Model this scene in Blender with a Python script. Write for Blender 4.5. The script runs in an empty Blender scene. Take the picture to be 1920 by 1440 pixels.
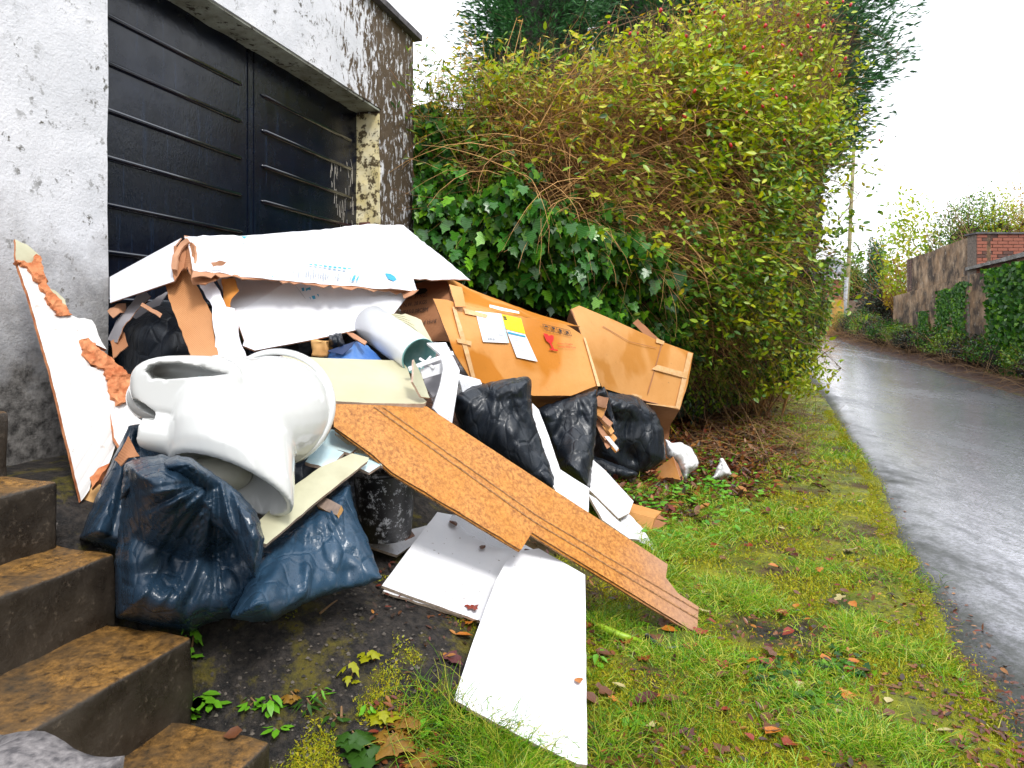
import bpy, bmesh, math, random
import numpy as np
from mathutils import Vector, Matrix
from mathutils.geometry import delaunay_2d_cdt
random.seed(7); RNG = np.random.default_rng(7)
scene = bpy.context.scene
COL = scene.collection

# ------------------------------------------------------------------ camera, sky, sun, exposure
F = 1250.0; HZ = 620.0; CX = 960.0; H = 1.15
cam_d = bpy.data.cameras.new('camera'); cam = bpy.data.objects.new('camera', cam_d); COL.objects.link(cam)
cam.location = (0, 0, H); cam.rotation_euler = (math.radians(90), 0, 0)
cam_d.sensor_width = 36.0; cam_d.lens = F / 1920 * 36.0; cam_d.shift_y = -(720 - HZ) / 1920
cam_d.clip_start = 0.05; cam_d.clip_end = 2000
scene.camera = cam
SUN_EL, SUN_AZ = math.radians(52), math.radians(150)
world = bpy.data.worlds.new('World'); scene.world = world; world.use_nodes = True
wn = world.node_tree.nodes; wl = world.node_tree.links
bg = wn['Background']
sky = wn.new('ShaderNodeTexSky'); sky.sky_type = 'NISHITA'; sky.sun_disc = False
sky.sun_elevation = SUN_EL; sky.sun_rotation = SUN_AZ; sky.air_density = 1.0; sky.dust_density = 3.0
hs = wn.new('ShaderNodeMix'); hs.data_type = 'RGBA'; hs.inputs['Factor'].default_value = 0.90
wl.new(sky.outputs[0], hs.inputs['A']); hs.inputs['B'].default_value = (9.6, 9.9, 10.4, 1)   # closed white cloud deck over the clear sky
wl.new(hs.outputs['Result'], bg.inputs['Color']); bg.inputs['Strength'].default_value = 0.115
sun_d = bpy.data.lights.new('sun', 'SUN'); sun_d.energy = 1.5; sun_d.angle = math.radians(12); sun_d.color = (1, .97, .92)
sun = bpy.data.objects.new('sun', sun_d); COL.objects.link(sun)
sun.rotation_euler = Vector((math.sin(SUN_AZ) * math.cos(SUN_EL), math.cos(SUN_AZ) * math.cos(SUN_EL), math.sin(SUN_EL))).to_track_quat('Z', 'Y').to_euler()
scene.view_settings.view_transform = 'Standard'; scene.view_settings.look = 'None'
scene.view_settings.gamma = 1; scene.view_settings.use_curve_mapping = False
scene.view_settings.exposure = 0.95
scene.render.engine = 'CYCLES'
scene.cycles.max_bounces = 6; scene.cycles.transparent_max_bounces = 8

# ------------------------------------------------------------------ geometry helpers
ND = np.array([.298, .9546]); NN = np.array([.9546, -.298]); O2 = -2.45 * NN   # frontage direction, its outward normal, foot point
def G(a, s, z): p = O2 + a * ND + s * NN; return (p[0], p[1], z)
def P(x, y, Y): return ((x - CX) / F * Y, Y, H + (HZ - y) / F * Y)
def sstep(t, a, b): t = np.clip((t - a) / (b - a), 0, 1); return t * t * (3 - 2 * t)
def _hash(ix, iy, iz, s):
    n = (ix * 374761393 + iy * 668265263 + iz * 2147483647 + s * 1274126177) & 0xffffffff
    n = ((n ^ (n >> 13)) * 1274126177) & 0xffffffff
    return ((n ^ (n >> 16)) & 0xffff) / 65535.0
def vnoise(p, seed=0):
    p = np.asarray(p, float); i = np.floor(p).astype(np.int64); f = p - i; f = f * f * (3 - 2 * f); r = 0
    for dx in (0, 1):
        for dy in (0, 1):
            for dz in (0, 1):
                w = (f[..., 0] if dx else 1 - f[..., 0]) * (f[..., 1] if dy else 1 - f[..., 1]) * (f[..., 2] if dz else 1 - f[..., 2])
                r = r + w * _hash(i[..., 0] + dx, i[..., 1] + dy, i[..., 2] + dz, seed)
    return r * 2 - 1
def fbm(p, seed=0, o=3):
    p = np.asarray(p, float); r = 0; a = 1
    for k in range(o): r = r + a * vnoise(p * 2 ** k + 17.3 * k, seed + k); a *= .5
    return r / 1.75
def road_l(Y): return np.interp(Y, [-40, 0, 1, 1.89, 2.57, 3.34, 5.1, 9.6, 15.8, 23.6, 27, 31, 60], [-8.0, .85, 1.1, 1.42, 1.68, 1.98, 2.79, 4.55, 6.8, 10.9, 11.6, 9.8, -20])
def road_r(Y): return np.interp(Y, [-40, 0, 2, 6, 10.86, 12.25, 14.17, 16.06, 19.1, 22.2, 24.9, 28, 33, 60], [-3.5, 4.6, 5.2, 6.6, 8.34, 8.69, 9.3, 9.84, 10.6, 11.4, 12.3, 13.2, 12.4, -16])
def terr(X, Y):
    X = np.asarray(X, float); Y = np.asarray(Y, float)
    s = NN[0] * X + NN[1] * Y + 2.45
    t = 2.05 - s; b = .4 * (t + np.sqrt(t * t + .02)) / 2
    b = np.minimum(b, .65) * sstep(Y, 1.5, 2.05)
    q = Y - 8; z = b * (1 - sstep(Y, 14, 20)) + .047 * (q + np.sqrt(q * q + 4)) / 2
    rr = road_r(Y); z = z + .35 * sstep(X, rr + .2, rr + 2.0)
    return z
def Pg(x, y, off=0.0):
    Ys = np.geomspace(.7, 90, 6000); X = (x - CX) / F * Ys; Z = H + (HZ - y) / F * Ys
    d = Z - terr(X, Ys) - off; k = np.argmax(d < 0); k = max(k, 1)
    return (X[k], Ys[k], Z[k])
def Yof(x, y, pl):   # depth of pixel ray on the plane through three points
    a, b, c = [np.array(q) for q in pl]; n = np.cross(b - a, c - a); r = np.array([(x - CX) / F, 1, (HZ - y) / F])
    o = np.array([0, 0, H]); return float(n @ (a - o) / (n @ r))

# ------------------------------------------------------------------ object helpers
def tag(o, label=None, cat=None, group=None, kind=None):
    if label: o['label'] = label
    if cat: o['category'] = cat
    if group: o['group'] = group
    if kind: o['kind'] = kind
    return o
def mkmesh(name, V, Fc, mats, smooth=False):
    me = bpy.data.meshes.new(name)
    if isinstance(Fc, np.ndarray):
        V = np.asarray(V, np.float32); n, k = Fc.shape
        me.vertices.add(len(V)); me.vertices.foreach_set('co', V.ravel())
        me.loops.add(n * k); me.loops.foreach_set('vertex_index', Fc.astype(np.int32).ravel())
        me.polygons.add(n); me.polygons.foreach_set('loop_start', np.arange(0, n * k, k, dtype=np.int32))
        me.polygons.foreach_set('loop_total', np.full(n, k, np.int32)); me.update(calc_edges=True)
    else:
        me.from_pydata([tuple(map(float, v)) for v in V], [], [tuple(map(int, f)) for f in Fc]); me.update()
    for m in (mats if isinstance(mats, (list, tuple)) else [mats]): me.materials.append(m)
    if smooth: me.polygons.foreach_set('use_smooth', np.ones(len(me.polygons), bool))
    return me
def obj(name, V, Fc, mats, parent=None, smooth=False, label=None, cat=None, group=None, kind=None, fmat=None):
    V = np.asarray(V, float)
    if not isinstance(Fc, np.ndarray):
        used = sorted({i for f in Fc for i in f})
        if len(used) < len(V): mp_ = {a: b for b, a in enumerate(used)}; V = V[used]; Fc = [tuple(mp_[i] for i in f) for f in Fc]
    if parent is None:
        org = np.array([(V[:, 0].min() + V[:, 0].max()) / 2, (V[:, 1].min() + V[:, 1].max()) / 2, V[:, 2].min()]) if kind != 'structure' else np.zeros(3)
    else: org = np.array(parent['_org'])
    me = mkmesh(name, V - org, Fc, mats, smooth)
    if fmat is not None: me.polygons.foreach_set('material_index', np.asarray(fmat, np.int32))
    o = bpy.data.objects.new(name, me); COL.objects.link(o)
    if parent is None: o.location = org; o['_org'] = list(org)
    else: o.parent = parent; o['_org'] = list(org)
    return tag(o, label, cat, group, kind)
def thing(name, at, label, cat, group=None):
    o = bpy.data.objects.new(name, None); COL.objects.link(o); o.location = at; o['_org'] = [float(v) for v in at]; o.empty_display_size = .1
    return tag(o, label, cat, group)
def box_vf(c, ax, ay, az):    # corner + three edge vectors
    c, ax, ay, az = [np.array(q, float) for q in (c, ax, ay, az)]
    V = [c, c + ax, c + ax + ay, c + ay, c + az, c + ax + az, c + ax + ay + az, c + ay + az]
    Fc = [(0, 3, 2, 1), (4, 5, 6, 7), (0, 1, 5, 4), (1, 2, 6, 5), (2, 3, 7, 6), (3, 0, 4, 7)]
    if np.dot(np.cross(ax, ay), az) < 0: Fc = [f[::-1] for f in Fc]
    return V, Fc
class MB:
    def __init__(s): s.V = []; s.F = []
    def add(s, V, Fc): n = len(s.V); s.V += [tuple(v) for v in V]; s.F += [tuple(i + n for i in f) for f in Fc]; return s
    def box(s, c, ax, ay, az): return s.add(*box_vf(c, ax, ay, az))
    def gbox(s, a0, a1, s0, s1, z0, z1): return s.box(G(a0, s0, z0), np.array(G(a1, s0, z0)) - G(a0, s0, z0), np.array(G(a0, s1, z0)) - G(a0, s0, z0), (0, 0, z1 - z0))
    def tube(s, pts, rad, n=6, cap=True):
        pts = [Vector(p) for p in pts]; rads = rad if isinstance(rad, (list, tuple)) else [rad] * len(pts)
        base = len(s.V); up = Vector((.13, .21, .97))
        for i, p in enumerate(pts):
            t = (pts[min(i + 1, len(pts) - 1)] - pts[max(i - 1, 0)]).normalized()
            u = t.cross(up)
            if u.length < .1: u = t.cross(Vector((1, 0, 0)))
            u.normalize(); v = t.cross(u)
            for k in range(n):
                a = 2 * math.pi * k / n; s.V.append(tuple(p + (u * math.cos(a) + v * math.sin(a)) * rads[i]))
        for i in range(len(pts) - 1):
            for k in range(n):
                a, b = base + i * n + k, base + i * n + (k + 1) % n; s.F.append((a, b, b + n, a + n))
        if cap: s.F.append(tuple(base + k for k in range(n))[::-1]); s.F.append(tuple(base + (len(pts) - 1) * n + k for k in range(n)))
        return s
    def build(s, name, mat, parent=None, **k): return obj(name, s.V, s.F, mat, parent, **k)
def add_bevel(o, w, seg=2):
    m = o.modifiers.new('bevel', 'BEVEL'); m.width = w; m.segments = seg; m.limit_method = 'ANGLE'; return o
def rough(o, res, amp, sc, seed=0, bev=0):
    """subdivide a boxy mesh and make its surface uneven"""
    me = o.data; bm = bmesh.new(); bm.from_mesh(me)
    for it in range(9):
        L = [e for e in bm.edges if e.calc_length() > res]
        if not L or len(bm.verts) > 30000: break
        bmesh.ops.subdivide_edges(bm, edges=L, cuts=1, use_grid_fill=True)
    bmesh.ops.triangulate(bm, faces=[f for f in bm.faces if len(f.verts) > 4])
    bm.normal_update(); co = np.array([v.co for v in bm.verts]) + np.array(o['_org']); n = np.array([v.normal for v in bm.verts])
    d = fbm(co * sc, seed) * amp
    sharp = np.array([1.0 - abs(max((abs(c) for c in v.normal))) for v in bm.verts])
    for v, dd, nn in zip(bm.verts, d, n): v.co += Vector(nn) * dd
    bm.to_mesh(me); bm.free(); me.update(); return o
def poly_mesh(ol, res, inner=(), jag=0, seed=0):
    """outline (pixel) -> triangulated points and faces, outline jittered by jag pixels"""
    r = random.Random(seed); pts = []
    n = len(ol)
    for i in range(n):
        a = np.array(ol[i][:2], float); b = np.array(ol[(i + 1) % n][:2], float); L = np.linalg.norm(b - a); k = max(1, int(L / res)); t = (b - a) / max(L, 1e-6); nn = np.array([-t[1], t[0]])
        j = jag[i] if isinstance(jag, (list, tuple)) else jag
        for q in range(k):
            p = a + (b - a) * q / k
            if q and j: p = p + nn * r.uniform(-j, j) + t * r.uniform(-.3, .3) * res
            pts.append(p)
    B = np.array(pts); nb = len(B); lo, hi = B.min(0), B.max(0); ip = []
    ys = np.arange(lo[1], hi[1], res * .87)
    for k, y in enumerate(ys):
        for x in np.arange(lo[0] + (k % 2) * res / 2, hi[0], res): ip.append((x + r.uniform(-.12, .12) * res, y + r.uniform(-.12, .12) * res))
    ip = np.array(ip); A = B; C = np.roll(B, -1, 0)
    ins = np.zeros(len(ip), bool); dist = np.full(len(ip), 1e9)
    for a, c in zip(A, C):
        cond = ((a[1] > ip[:, 1]) != (c[1] > ip[:, 1])); xx = (c[0] - a[0]) * (ip[:, 1] - a[1]) / (c[1] - a[1] + 1e-12) + a[0]
        ins ^= cond & (ip[:, 0] < xx)
        d = c - a; t = np.clip(((ip - a) @ d) / (d @ d + 1e-9), 0, 1); dist = np.minimum(dist, np.linalg.norm(ip - a - t[:, None] * d, axis=1))
    keep = ins & (dist > res * .45); allp = np.vstack([B, ip[keep]]); dd = np.concatenate([np.zeros(nb), dist[keep]])
    out = delaunay_2d_cdt([Vector(p) for p in allp], [(i, (i + 1) % nb) for i in range(nb)], [], 1, 1e-4)
    V = np.array([tuple(v) for v in out[0]]); orig = out[3]
    D = np.array([dd[o[0]] if o else 0 for o in orig]); bd = np.array([bool(o) and o[0] < nb for o in orig])
    return V, [tuple(f) for f in out[2]], D, bd
def tps(ctrl):
    C = np.array([c[:2] for c in ctrl], float) / 500; v = 1 / np.array([c[2] for c in ctrl], float); n = len(C)
    U = lambda r: np.where(r > 0, r * r * np.log(r + 1e-12), 0)
    K = U(np.linalg.norm(C[:, None] - C[None], axis=2)) + np.eye(n) * 1e-4; Pm = np.hstack([np.ones((n, 1)), C])
    A = np.block([[K, Pm], [Pm.T, np.zeros((3, 3))]]); w = np.linalg.lstsq(A, np.concatenate([v, np.zeros(3)]), rcond=None)[0]
    def f(q):
        q = np.asarray(q, float) / 500; k = U(np.linalg.norm(q[:, None] - C[None], axis=2))
        return 1 / (k @ w[:n] + w[n] + q @ w[n + 1:])
    return f
def P3(V2, Y): return np.stack([(V2[:, 0] - CX) / F * Y, Y, H + (HZ - V2[:, 1]) / F * Y], 1)
def orient(V, Fc):  # make faces look at the camera
    c = np.array([0, 0, H]); out = []
    for f in Fc:
        a, b, d = V[f[0]], V[f[1]], V[f[2]]
        out.append(f if np.dot(np.cross(b - a, d - a), a - c) < 0 else f[::-1])
    return out
def solid(o, t, rim=None, off=-1):
    m = o.modifiers.new('thickness', 'SOLIDIFY'); m.thickness = t; m.offset = off; m.use_even_offset = False
    if rim is not None: m.material_offset = rim; m.material_offset_rim = rim
    return o
def sheet(name, ol, mats, parent=None, thick=.004, res=14, jag=0, inner=(), amp=0, nsc=6, seed=0, corr=0, smooth=True, rim=None, crease=0, **k):
    """a panel cut to an outline of (px, py, depth) with depth spline-fitted through outline and inner points"""
    V2, Fc, D, bd = poly_mesh(ol, res, jag=jag, seed=seed); f = tps(list(ol) + list(inner)); Y = f(V2)
    V = P3(V2, Y)
    if amp: Y = Y + fbm(V * nsc, seed) * amp
    if crease: Y = Y + np.abs(vnoise(V * nsc * .8, seed + 9)) ** .7 * crease
    V = P3(V2, Y); o = obj(name, V, orient(V, Fc), mats, parent, smooth=smooth, **k)
    if thick: solid(o, thick, rim if rim is not None else (1 if isinstance(mats, (list, tuple)) and len(mats) > 1 else None))
    es = o.modifiers.new('edges', 'EDGE_SPLIT'); es.split_angle = math.radians(42)
    return o
def facets(name, vs, polys, mats, parent=None, thick=.004, cuts=5, amp=.003, nsc=8, seed=0, jagY=0, **k):
    """creased sheet: flat facets between (px, py, depth) points, then subdivided and slightly crumpled"""
    bm = bmesh.new(); bv = [bm.verts.new(P(*v)) for v in vs]
    for p in polys: bm.faces.new([bv[i] for i in p])
    bmesh.ops.triangulate(bm, faces=list(bm.faces)); bmesh.ops.subdivide_edges(bm, edges=list(bm.edges), cuts=cuts, use_grid_fill=True)
    bmesh.ops.triangulate(bm, faces=list(bm.faces))
    r = random.Random(seed)
    V = np.array([v.co for v in bm.verts]); Fc = [tuple(v.index for v in f.verts) for f in bm.faces] if not bm.verts.index_update() else 0
    B = np.array([v.is_boundary for v in bm.verts]); bm.free()
    n = fbm(V * nsc, seed) * amp; V[:, 1] += n; V[:, 2] += n * .6 + (np.array([r.uniform(-jagY, jagY) for _ in V]) * B if jagY else 0)
    o = obj(name, V, orient(V, Fc), mats, parent, smooth=False, **k)
    if thick: solid(o, thick, 1 if isinstance(mats, (list, tuple)) and len(mats) > 1 else None)
    return o
def bag(name, ol, mat, Y0, tx=0.0, ty=0.0, thick=.2, back=.6, res=9, slack=1.14, seed=0, R=None, iters=130, maxd=.05, aniso=0.0, parent=None, drop=0, bend=.12, knot=None, fold=.024, nf=9, cr=1.0, **k):
    """plastic sack: two films joined on the outline, bulged over the contents, with tension folds running from a knot and flat creased facets"""
    V2, Fc, D, bd = poly_mesh(ol, res * .85, seed=seed, jag=1.2); ar = np.array([p[:2] for p in ol], float); c = ar.mean(0)
    Rm = R or D.max(); t = np.minimum(D / Rm, 1); b = np.sqrt(np.clip(1 - (1 - t) ** 2, 0, 1)) * thick; e = np.minimum(D / (Rm * .45), 1) ** .7
    Yb = Y0 + tx * (V2[:, 0] - c[0]) / 100 + ty * (V2[:, 1] - c[1]) / 100
    m = Y0 / F; kn = np.array(knot if knot else (c[0], ar[:, 1].min()), float); d = V2 - kn; rad = np.hypot(d[:, 0], d[:, 1]) * m + .03; an = np.arctan2(d[:, 1], d[:, 0])
    q = V2 * m; w = fbm(np.stack([q[:, 0] * 6, q[:, 1] * 6, 0 * rad + seed], 1), seed, 2) * .55
    f1 = 1 - np.abs(vnoise(np.stack([an * nf * .5 + w * 2, rad * 3.0, 0 * rad + seed], 1), seed + 1)) * 2
    f2 = 1 - np.abs(vnoise(np.stack([an * nf * 1.1 + w * 3, rad * 6.0, 0 * rad + seed], 1), seed + 2)) * 2
    # angular facets: a few random tilted planes per cell, lower envelope -> flat film patches meeting in sharp creases
    r = np.random.default_rng(seed); nc = max(8, int(len(V2) / 60)); ctr = q[r.integers(0, len(q), nc)]; sl = r.normal(size=(nc, 2)) * .55; off = r.uniform(0, .02, nc)
    st = np.stack([np.linalg.norm((q - cc) * (1.0, .6 + .4 * (i % 2)), axis=1) for i, cc in enumerate(ctr)], 1); nn_ = np.argsort(st, 1)[:, :3]
    pl_ = np.stack([off[None, :] * 0 + ((q[:, None, :] - ctr[None]) * sl[None]).sum(2) + .55 * st], 0)[0]; fac = np.min(pl_, 1); fac = (fac - fac.mean()) * .55
    fr = P3(V2, Yb - b + (-fold * f1 * .7 - fold * .45 * f2 + fac * cr * np.clip(fold / .016, .4, 2)) * e); bk = P3(V2, Yb + b * back); n = len(V2)
    idx = np.arange(n); bi = np.where(bd, idx, idx + n); X = np.vstack([fr, bk]); Fb = [tuple(bi[list(f)][::-1]) for f in orient(fr, Fc)]; Fa = orient(fr, Fc) + Fb
    T = np.array(Fa); E = np.vstack([T[:, [0, 1]], T[:, [1, 2]], T[:, [2, 0]]]); E = np.unique(np.sort(E, 1), axis=0); N = len(X); deg = np.bincount(E.ravel(), minlength=N)[:, None].astype(float) + 1e-9
    for it in range(1):
        sm = np.stack([np.bincount(E[:, 0], X[E[:, 1], v], N) + np.bincount(E[:, 1], X[E[:, 0], v], N) for v in range(3)], 1) / deg; X = X + (sm - X) * .15
    o = obj(name, X, Fa, mat, parent, smooth=True, **k)
    sb = o.modifiers.new('finer', 'SUBSURF'); sb.levels = sb.render_levels = 1
    return o

# ------------------------------------------------------------------ materials
class NT:
    def __init__(s, name):
        s.m = bpy.data.materials.new(name); s.m.use_nodes = True; s.t = s.m.node_tree; s.b = s.t.nodes['Principled BSDF']; s.tc = s.t.nodes.new('ShaderNodeTexCoord')
        s.geo = None
    def n(s, ty, **kw):
        nd = s.t.nodes.new(ty)
        for a, v in kw.items(): setattr(nd, a, v)
        return nd
    def l(s, a, b): s.t.links.new(a, b)
    def mapping(s, scale=(1, 1, 1), rot=(0, 0, 0), loc=(0, 0, 0)):
        mp = s.n('ShaderNodeMapping'); mp.inputs['Scale'].default_value = scale; mp.inputs['Rotation'].default_value = rot; mp.inputs['Location'].default_value = loc
        s.l(s.tc.outputs['Object'], mp.inputs['Vector']); return mp.outputs[0]
    def noise(s, sc, det=5, rough=.6, vec=None, dist=0):
        nd = s.n('ShaderNodeTexNoise'); nd.inputs['Scale'].default_value = sc; nd.inputs['Detail'].default_value = det; nd.inputs['Roughness'].default_value = rough; nd.inputs['Distortion'].default_value = dist
        s.l(vec or s.tc.outputs['Object'], nd.inputs['Vector']); return nd.outputs['Fac']
    def vor(s, sc, feat='F1', vec=None, rnd=1):
        nd = s.n('ShaderNodeTexVoronoi'); nd.feature = feat; nd.inputs['Scale'].default_value = sc; nd.inputs['Randomness'].default_value = rnd
        s.l(vec or s.tc.outputs['Object'], nd.inputs['Vector']); return nd.outputs['Distance']
    def wave(s, sc, vec=None, dist=1, dirn='X', prof='SIN'):
        nd = s.n('ShaderNodeTexWave'); nd.bands_direction = dirn; nd.wave_profile = prof; nd.inputs['Scale'].default_value = sc; nd.inputs['Distortion'].default_value = dist; nd.inputs['Detail'].default_value = 2
        s.l(vec or s.tc.outputs['Object'], nd.inputs['Vector']); return nd.outputs['Fac']
    def ramp(s, x, stops, interp='LINEAR'):
        nd = s.n('ShaderNodeValToRGB'); nd.color_ramp.interpolation = interp; e = nd.color_ramp.elements
        while len(e) < len(stops): e.new(.5)
        for q, (p, c) in zip(e, stops): q.position = p; q.color = (c, c, c, 1) if isinstance(c, (int, float)) else (*c, 1)
        s.l(x, nd.inputs[0]); return nd.outputs[0]
    def mix(s, f, a, b, mode='MIX'):
        nd = s.n('ShaderNodeMix'); nd.data_type = 'RGBA'; nd.blend_type = mode
        for k, v in (('Factor', f), ('A', a), ('B', b)):
            i = [q for q in nd.inputs if q.name == k and (q.type == 'RGBA' if k != 'Factor' else q.type == 'VALUE')][0]
            if isinstance(v, (int, float)): i.default_value = v if k == 'Factor' else (v, v, v, 1)
            elif isinstance(v, tuple): i.default_value = (*v, 1)
            else: s.l(v, i)
        return [q for q in nd.outputs if q.type == 'RGBA'][0]
    def math(s, op, a, b=0.0, clamp=False):
        nd = s.n('ShaderNodeMath', operation=op, use_clamp=clamp)
        for i, v in ((0, a), (1, b)):
            if isinstance(v, (int, float)): nd.inputs[i].default_value = v
            else: s.l(v, nd.inputs[i])
        return nd.outputs[0]
    def xyz(s, which='Object'):
        nd = s.n('ShaderNodeSeparateXYZ')
        if which == 'Normal': g = s.n('ShaderNodeNewGeometry'); s.l(g.outputs['Normal'], nd.inputs[0])
        elif which == 'Position': g = s.n('ShaderNodeNewGeometry'); s.l(g.outputs['Position'], nd.inputs[0])
        else: s.l(s.tc.outputs[which], nd.inputs[0])
        return nd.outputs
    def bump(s, h, st=.3, d=.01, prev=None):
        nd = s.n('ShaderNodeBump'); nd.inputs['Strength'].default_value = st; nd.inputs['Distance'].default_value = d; s.l(h, nd.inputs['Height'])
        if prev: s.l(prev, nd.inputs['Normal'])
        return nd.outputs[0]
    def fin(s, col=None, rough=None, nrm=None, spec=None, coat=None, emis=None):
        def put(k, v):
            i = s.b.inputs[k]
            if isinstance(v, tuple): i.default_value = (*v, 1)
            elif isinstance(v, (int, float)): i.default_value = v
            else: s.l(v, i)
        if col is not None: put('Base Color', col)
        if rough is not None: put('Roughness', rough)
        if nrm is not None: s.l(nrm, s.b.inputs['Normal'])
        if spec is not None: put('Specular IOR Level', spec)
        if coat is not None: put('Coat Weight', coat); s.b.inputs['Coat Roughness'].default_value = .08
        return s.m
def pm(name, c1, c2, sc=8, rough=.6, bst=.15, bsc=60, spec=.5, lo=.35, hi=.65, coat=None, det=6):
    t = NT(name); c = t.mix(t.ramp(t.noise(sc, det), [(lo, 0.), (hi, 1.)]), c1, c2)
    return t.fin(c, rough, t.bump(t.noise(bsc, 4), bst, .004), spec, coat)
def leafmat(name, cols, rough=.35, trans=.25, spec=.5, tv=None):
    t = NT(name); g = t.n('ShaderNodeNewGeometry'); k = len(cols); st = [((i + .0) / k, c) for i, c in enumerate(cols)]
    rnd = g.outputs['Random Per Island']
    c = t.ramp(rnd, st, 'CONSTANT' if False else 'LINEAR')
    c = t.mix(.35, c, t.ramp(t.noise(90, 3), [(.3, .45), (.7, 1.)]), 'MULTIPLY')
    t.fin(c, rough, None, spec)
    tr = t.n('ShaderNodeBsdfTranslucent'); t.l(c, tr.inputs['Color']); mx = t.n('ShaderNodeMixShader'); mx.inputs[0].default_value = trans
    out = t.t.nodes['Material Output']; t.l(t.b.outputs[0], mx.inputs[1]); t.l(tr.outputs[0], mx.inputs[2]); t.l(mx.outputs[0], out.inputs['Surface'])
    return t.m
M = {}
# painted render: white, pitted, dark algae low down and at the street corner
t = NT('painted_render'); p = t.xyz('Position')
n1 = t.noise(3, 8, .65); n2 = t.noise(26, 6, .7); n3 = t.noise(90, 4)
base = t.mix(t.ramp(n1, [(.3, 0.), (.7, 1.)]), (.76, .76, .79), (.58, .59, .62))
sp = t.ramp(n2, [(.56, 0.), (.62, 1.)])
pits = t.math('MULTIPLY', sp, t.ramp(t.noise(5, 3), [(.42, 0.), (.62, 1.)]))
base = t.mix(pits, base, (.12, .115, .10))
low = t.ramp(t.math('ADD', t.math('MULTIPLY', p[2], -1.0), t.math('MULTIPLY', t.math('SUBTRACT', n1, .5), 1.5)), [(.0, 0.), (1.0, 1.)])
lowf = t.n('ShaderNodeMapRange'); t.l(t.math('ADD', p[2], t.math('MULTIPLY', t.math('SUBTRACT', n1, .5), 1.6)), lowf.inputs[0]); lowf.inputs[1].default_value = 1.62; lowf.inputs[2].default_value = .95
lf = t.math('MULTIPLY', lowf.outputs[0], t.ramp(t.math('ADD', p[0], t.math('MULTIPLY', n2, .3)), [(.0, 1.), (1., 1.)]))
base = t.mix(lf, base, t.mix(t.ramp(n2, [(.35, 0.), (.65, 1.)]), (.035, .033, .032), (.22, .21, .20)))
# corner weathering: film of black growth broken into slanting flakes
vm = t.mapping((24, 24, 11), (.55, 0, 0)); fl = t.noise(1.0, 6, .7, vm, .6)
cf = t.n('ShaderNodeMapRange'); t.l(t.math('ADD', p[1], t.math('MULTIPLY', t.math('SUBTRACT', t.noise(2.2, 4), .5), 2.2)), cf.inputs[0]); cf.inputs[1].default_value = 4.0; cf.inputs[2].default_value = 5.0
thr = t.math('SUBTRACT', fl, t.math('MULTIPLY', t.math('SUBTRACT', 1.0, cf.outputs[0]), .30))
base = t.mix(t.ramp(thr, [(.40, 0.), (.46, 1.)]), base, t.mix(n2, (.045, .032, .022), (.15, .11, .07)))
M['render'] = t.fin(base, .85, t.bump(n3, .5, .006, t.bump(n2, .35, .01)), .2)
t = NT('yellowed_plaster'); n2 = t.noise(18, 6, .7); c = t.mix(t.ramp(t.noise(5), [(.35, 0.), (.65, 1.)]), (.70, .58, .26), (.78, .72, .52))
c = t.mix(t.ramp(n2, [(.51, 0.), (.57, 1.)]), c, (.10, .075, .04)); pz = t.xyz('Position')[2]
M['jamb'] = t.fin(c, .8, t.bump(n2, .4, .008), .2)
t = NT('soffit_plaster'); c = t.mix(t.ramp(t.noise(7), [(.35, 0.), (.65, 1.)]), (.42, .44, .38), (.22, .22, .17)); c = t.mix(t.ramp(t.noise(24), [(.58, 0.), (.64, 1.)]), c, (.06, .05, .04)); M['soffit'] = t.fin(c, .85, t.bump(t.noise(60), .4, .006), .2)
t = NT('door_paint'); st = t.noise(1.0, 5, .7, t.mapping((28, 28, 2.0))); c = t.mix(t.ramp(st, [(.55, 0.), (.85, 1.)]), (.003, .0045, .011), (.014, .030, .065))
c = t.mix(t.ramp(t.noise(3), [(.4, 0.), (.7, .35)]), c, (.005, .012, .032))
M['door'] = t.fin(c, t.ramp(t.noise(9, 5), [(.3, .16), (.7, .32)]), t.bump(t.noise(120, 3, .5, t.mapping((1, 1, .35))), .22, .004, t.bump(t.noise(7), .12, .01)), .38)
t = NT('gloss_rib_paint'); t.fin((.006, .010, .022), .12, None, 1.0, .6); M['ribp'] = t.m
M['scuff'] = pm('scuffed_primer', (.45, .42, .36), (.25, .23, .2), 40, .7)
M['coping'] = pm('slate_coping', (.05, .045, .05), (.12, .11, .12), 12, .8, .4)
M['dark'] = pm('unlit_interior', (.01, .01, .012), (.015, .015, .015), 5, .9)
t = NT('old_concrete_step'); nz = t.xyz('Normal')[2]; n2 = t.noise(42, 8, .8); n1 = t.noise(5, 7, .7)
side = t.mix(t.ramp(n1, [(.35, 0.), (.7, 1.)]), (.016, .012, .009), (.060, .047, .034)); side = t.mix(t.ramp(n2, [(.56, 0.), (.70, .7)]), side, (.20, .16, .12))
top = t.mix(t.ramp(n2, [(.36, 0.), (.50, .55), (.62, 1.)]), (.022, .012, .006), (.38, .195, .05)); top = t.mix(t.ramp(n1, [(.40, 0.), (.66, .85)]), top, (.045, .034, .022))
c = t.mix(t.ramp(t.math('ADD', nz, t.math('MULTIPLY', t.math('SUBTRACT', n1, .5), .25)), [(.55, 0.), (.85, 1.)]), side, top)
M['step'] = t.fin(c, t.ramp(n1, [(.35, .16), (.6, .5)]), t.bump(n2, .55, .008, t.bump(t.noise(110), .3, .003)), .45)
M['stone'] = pm('granite_block', (.07, .065, .07), (.26, .24, .24), 45, .8, .6, 70)
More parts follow.
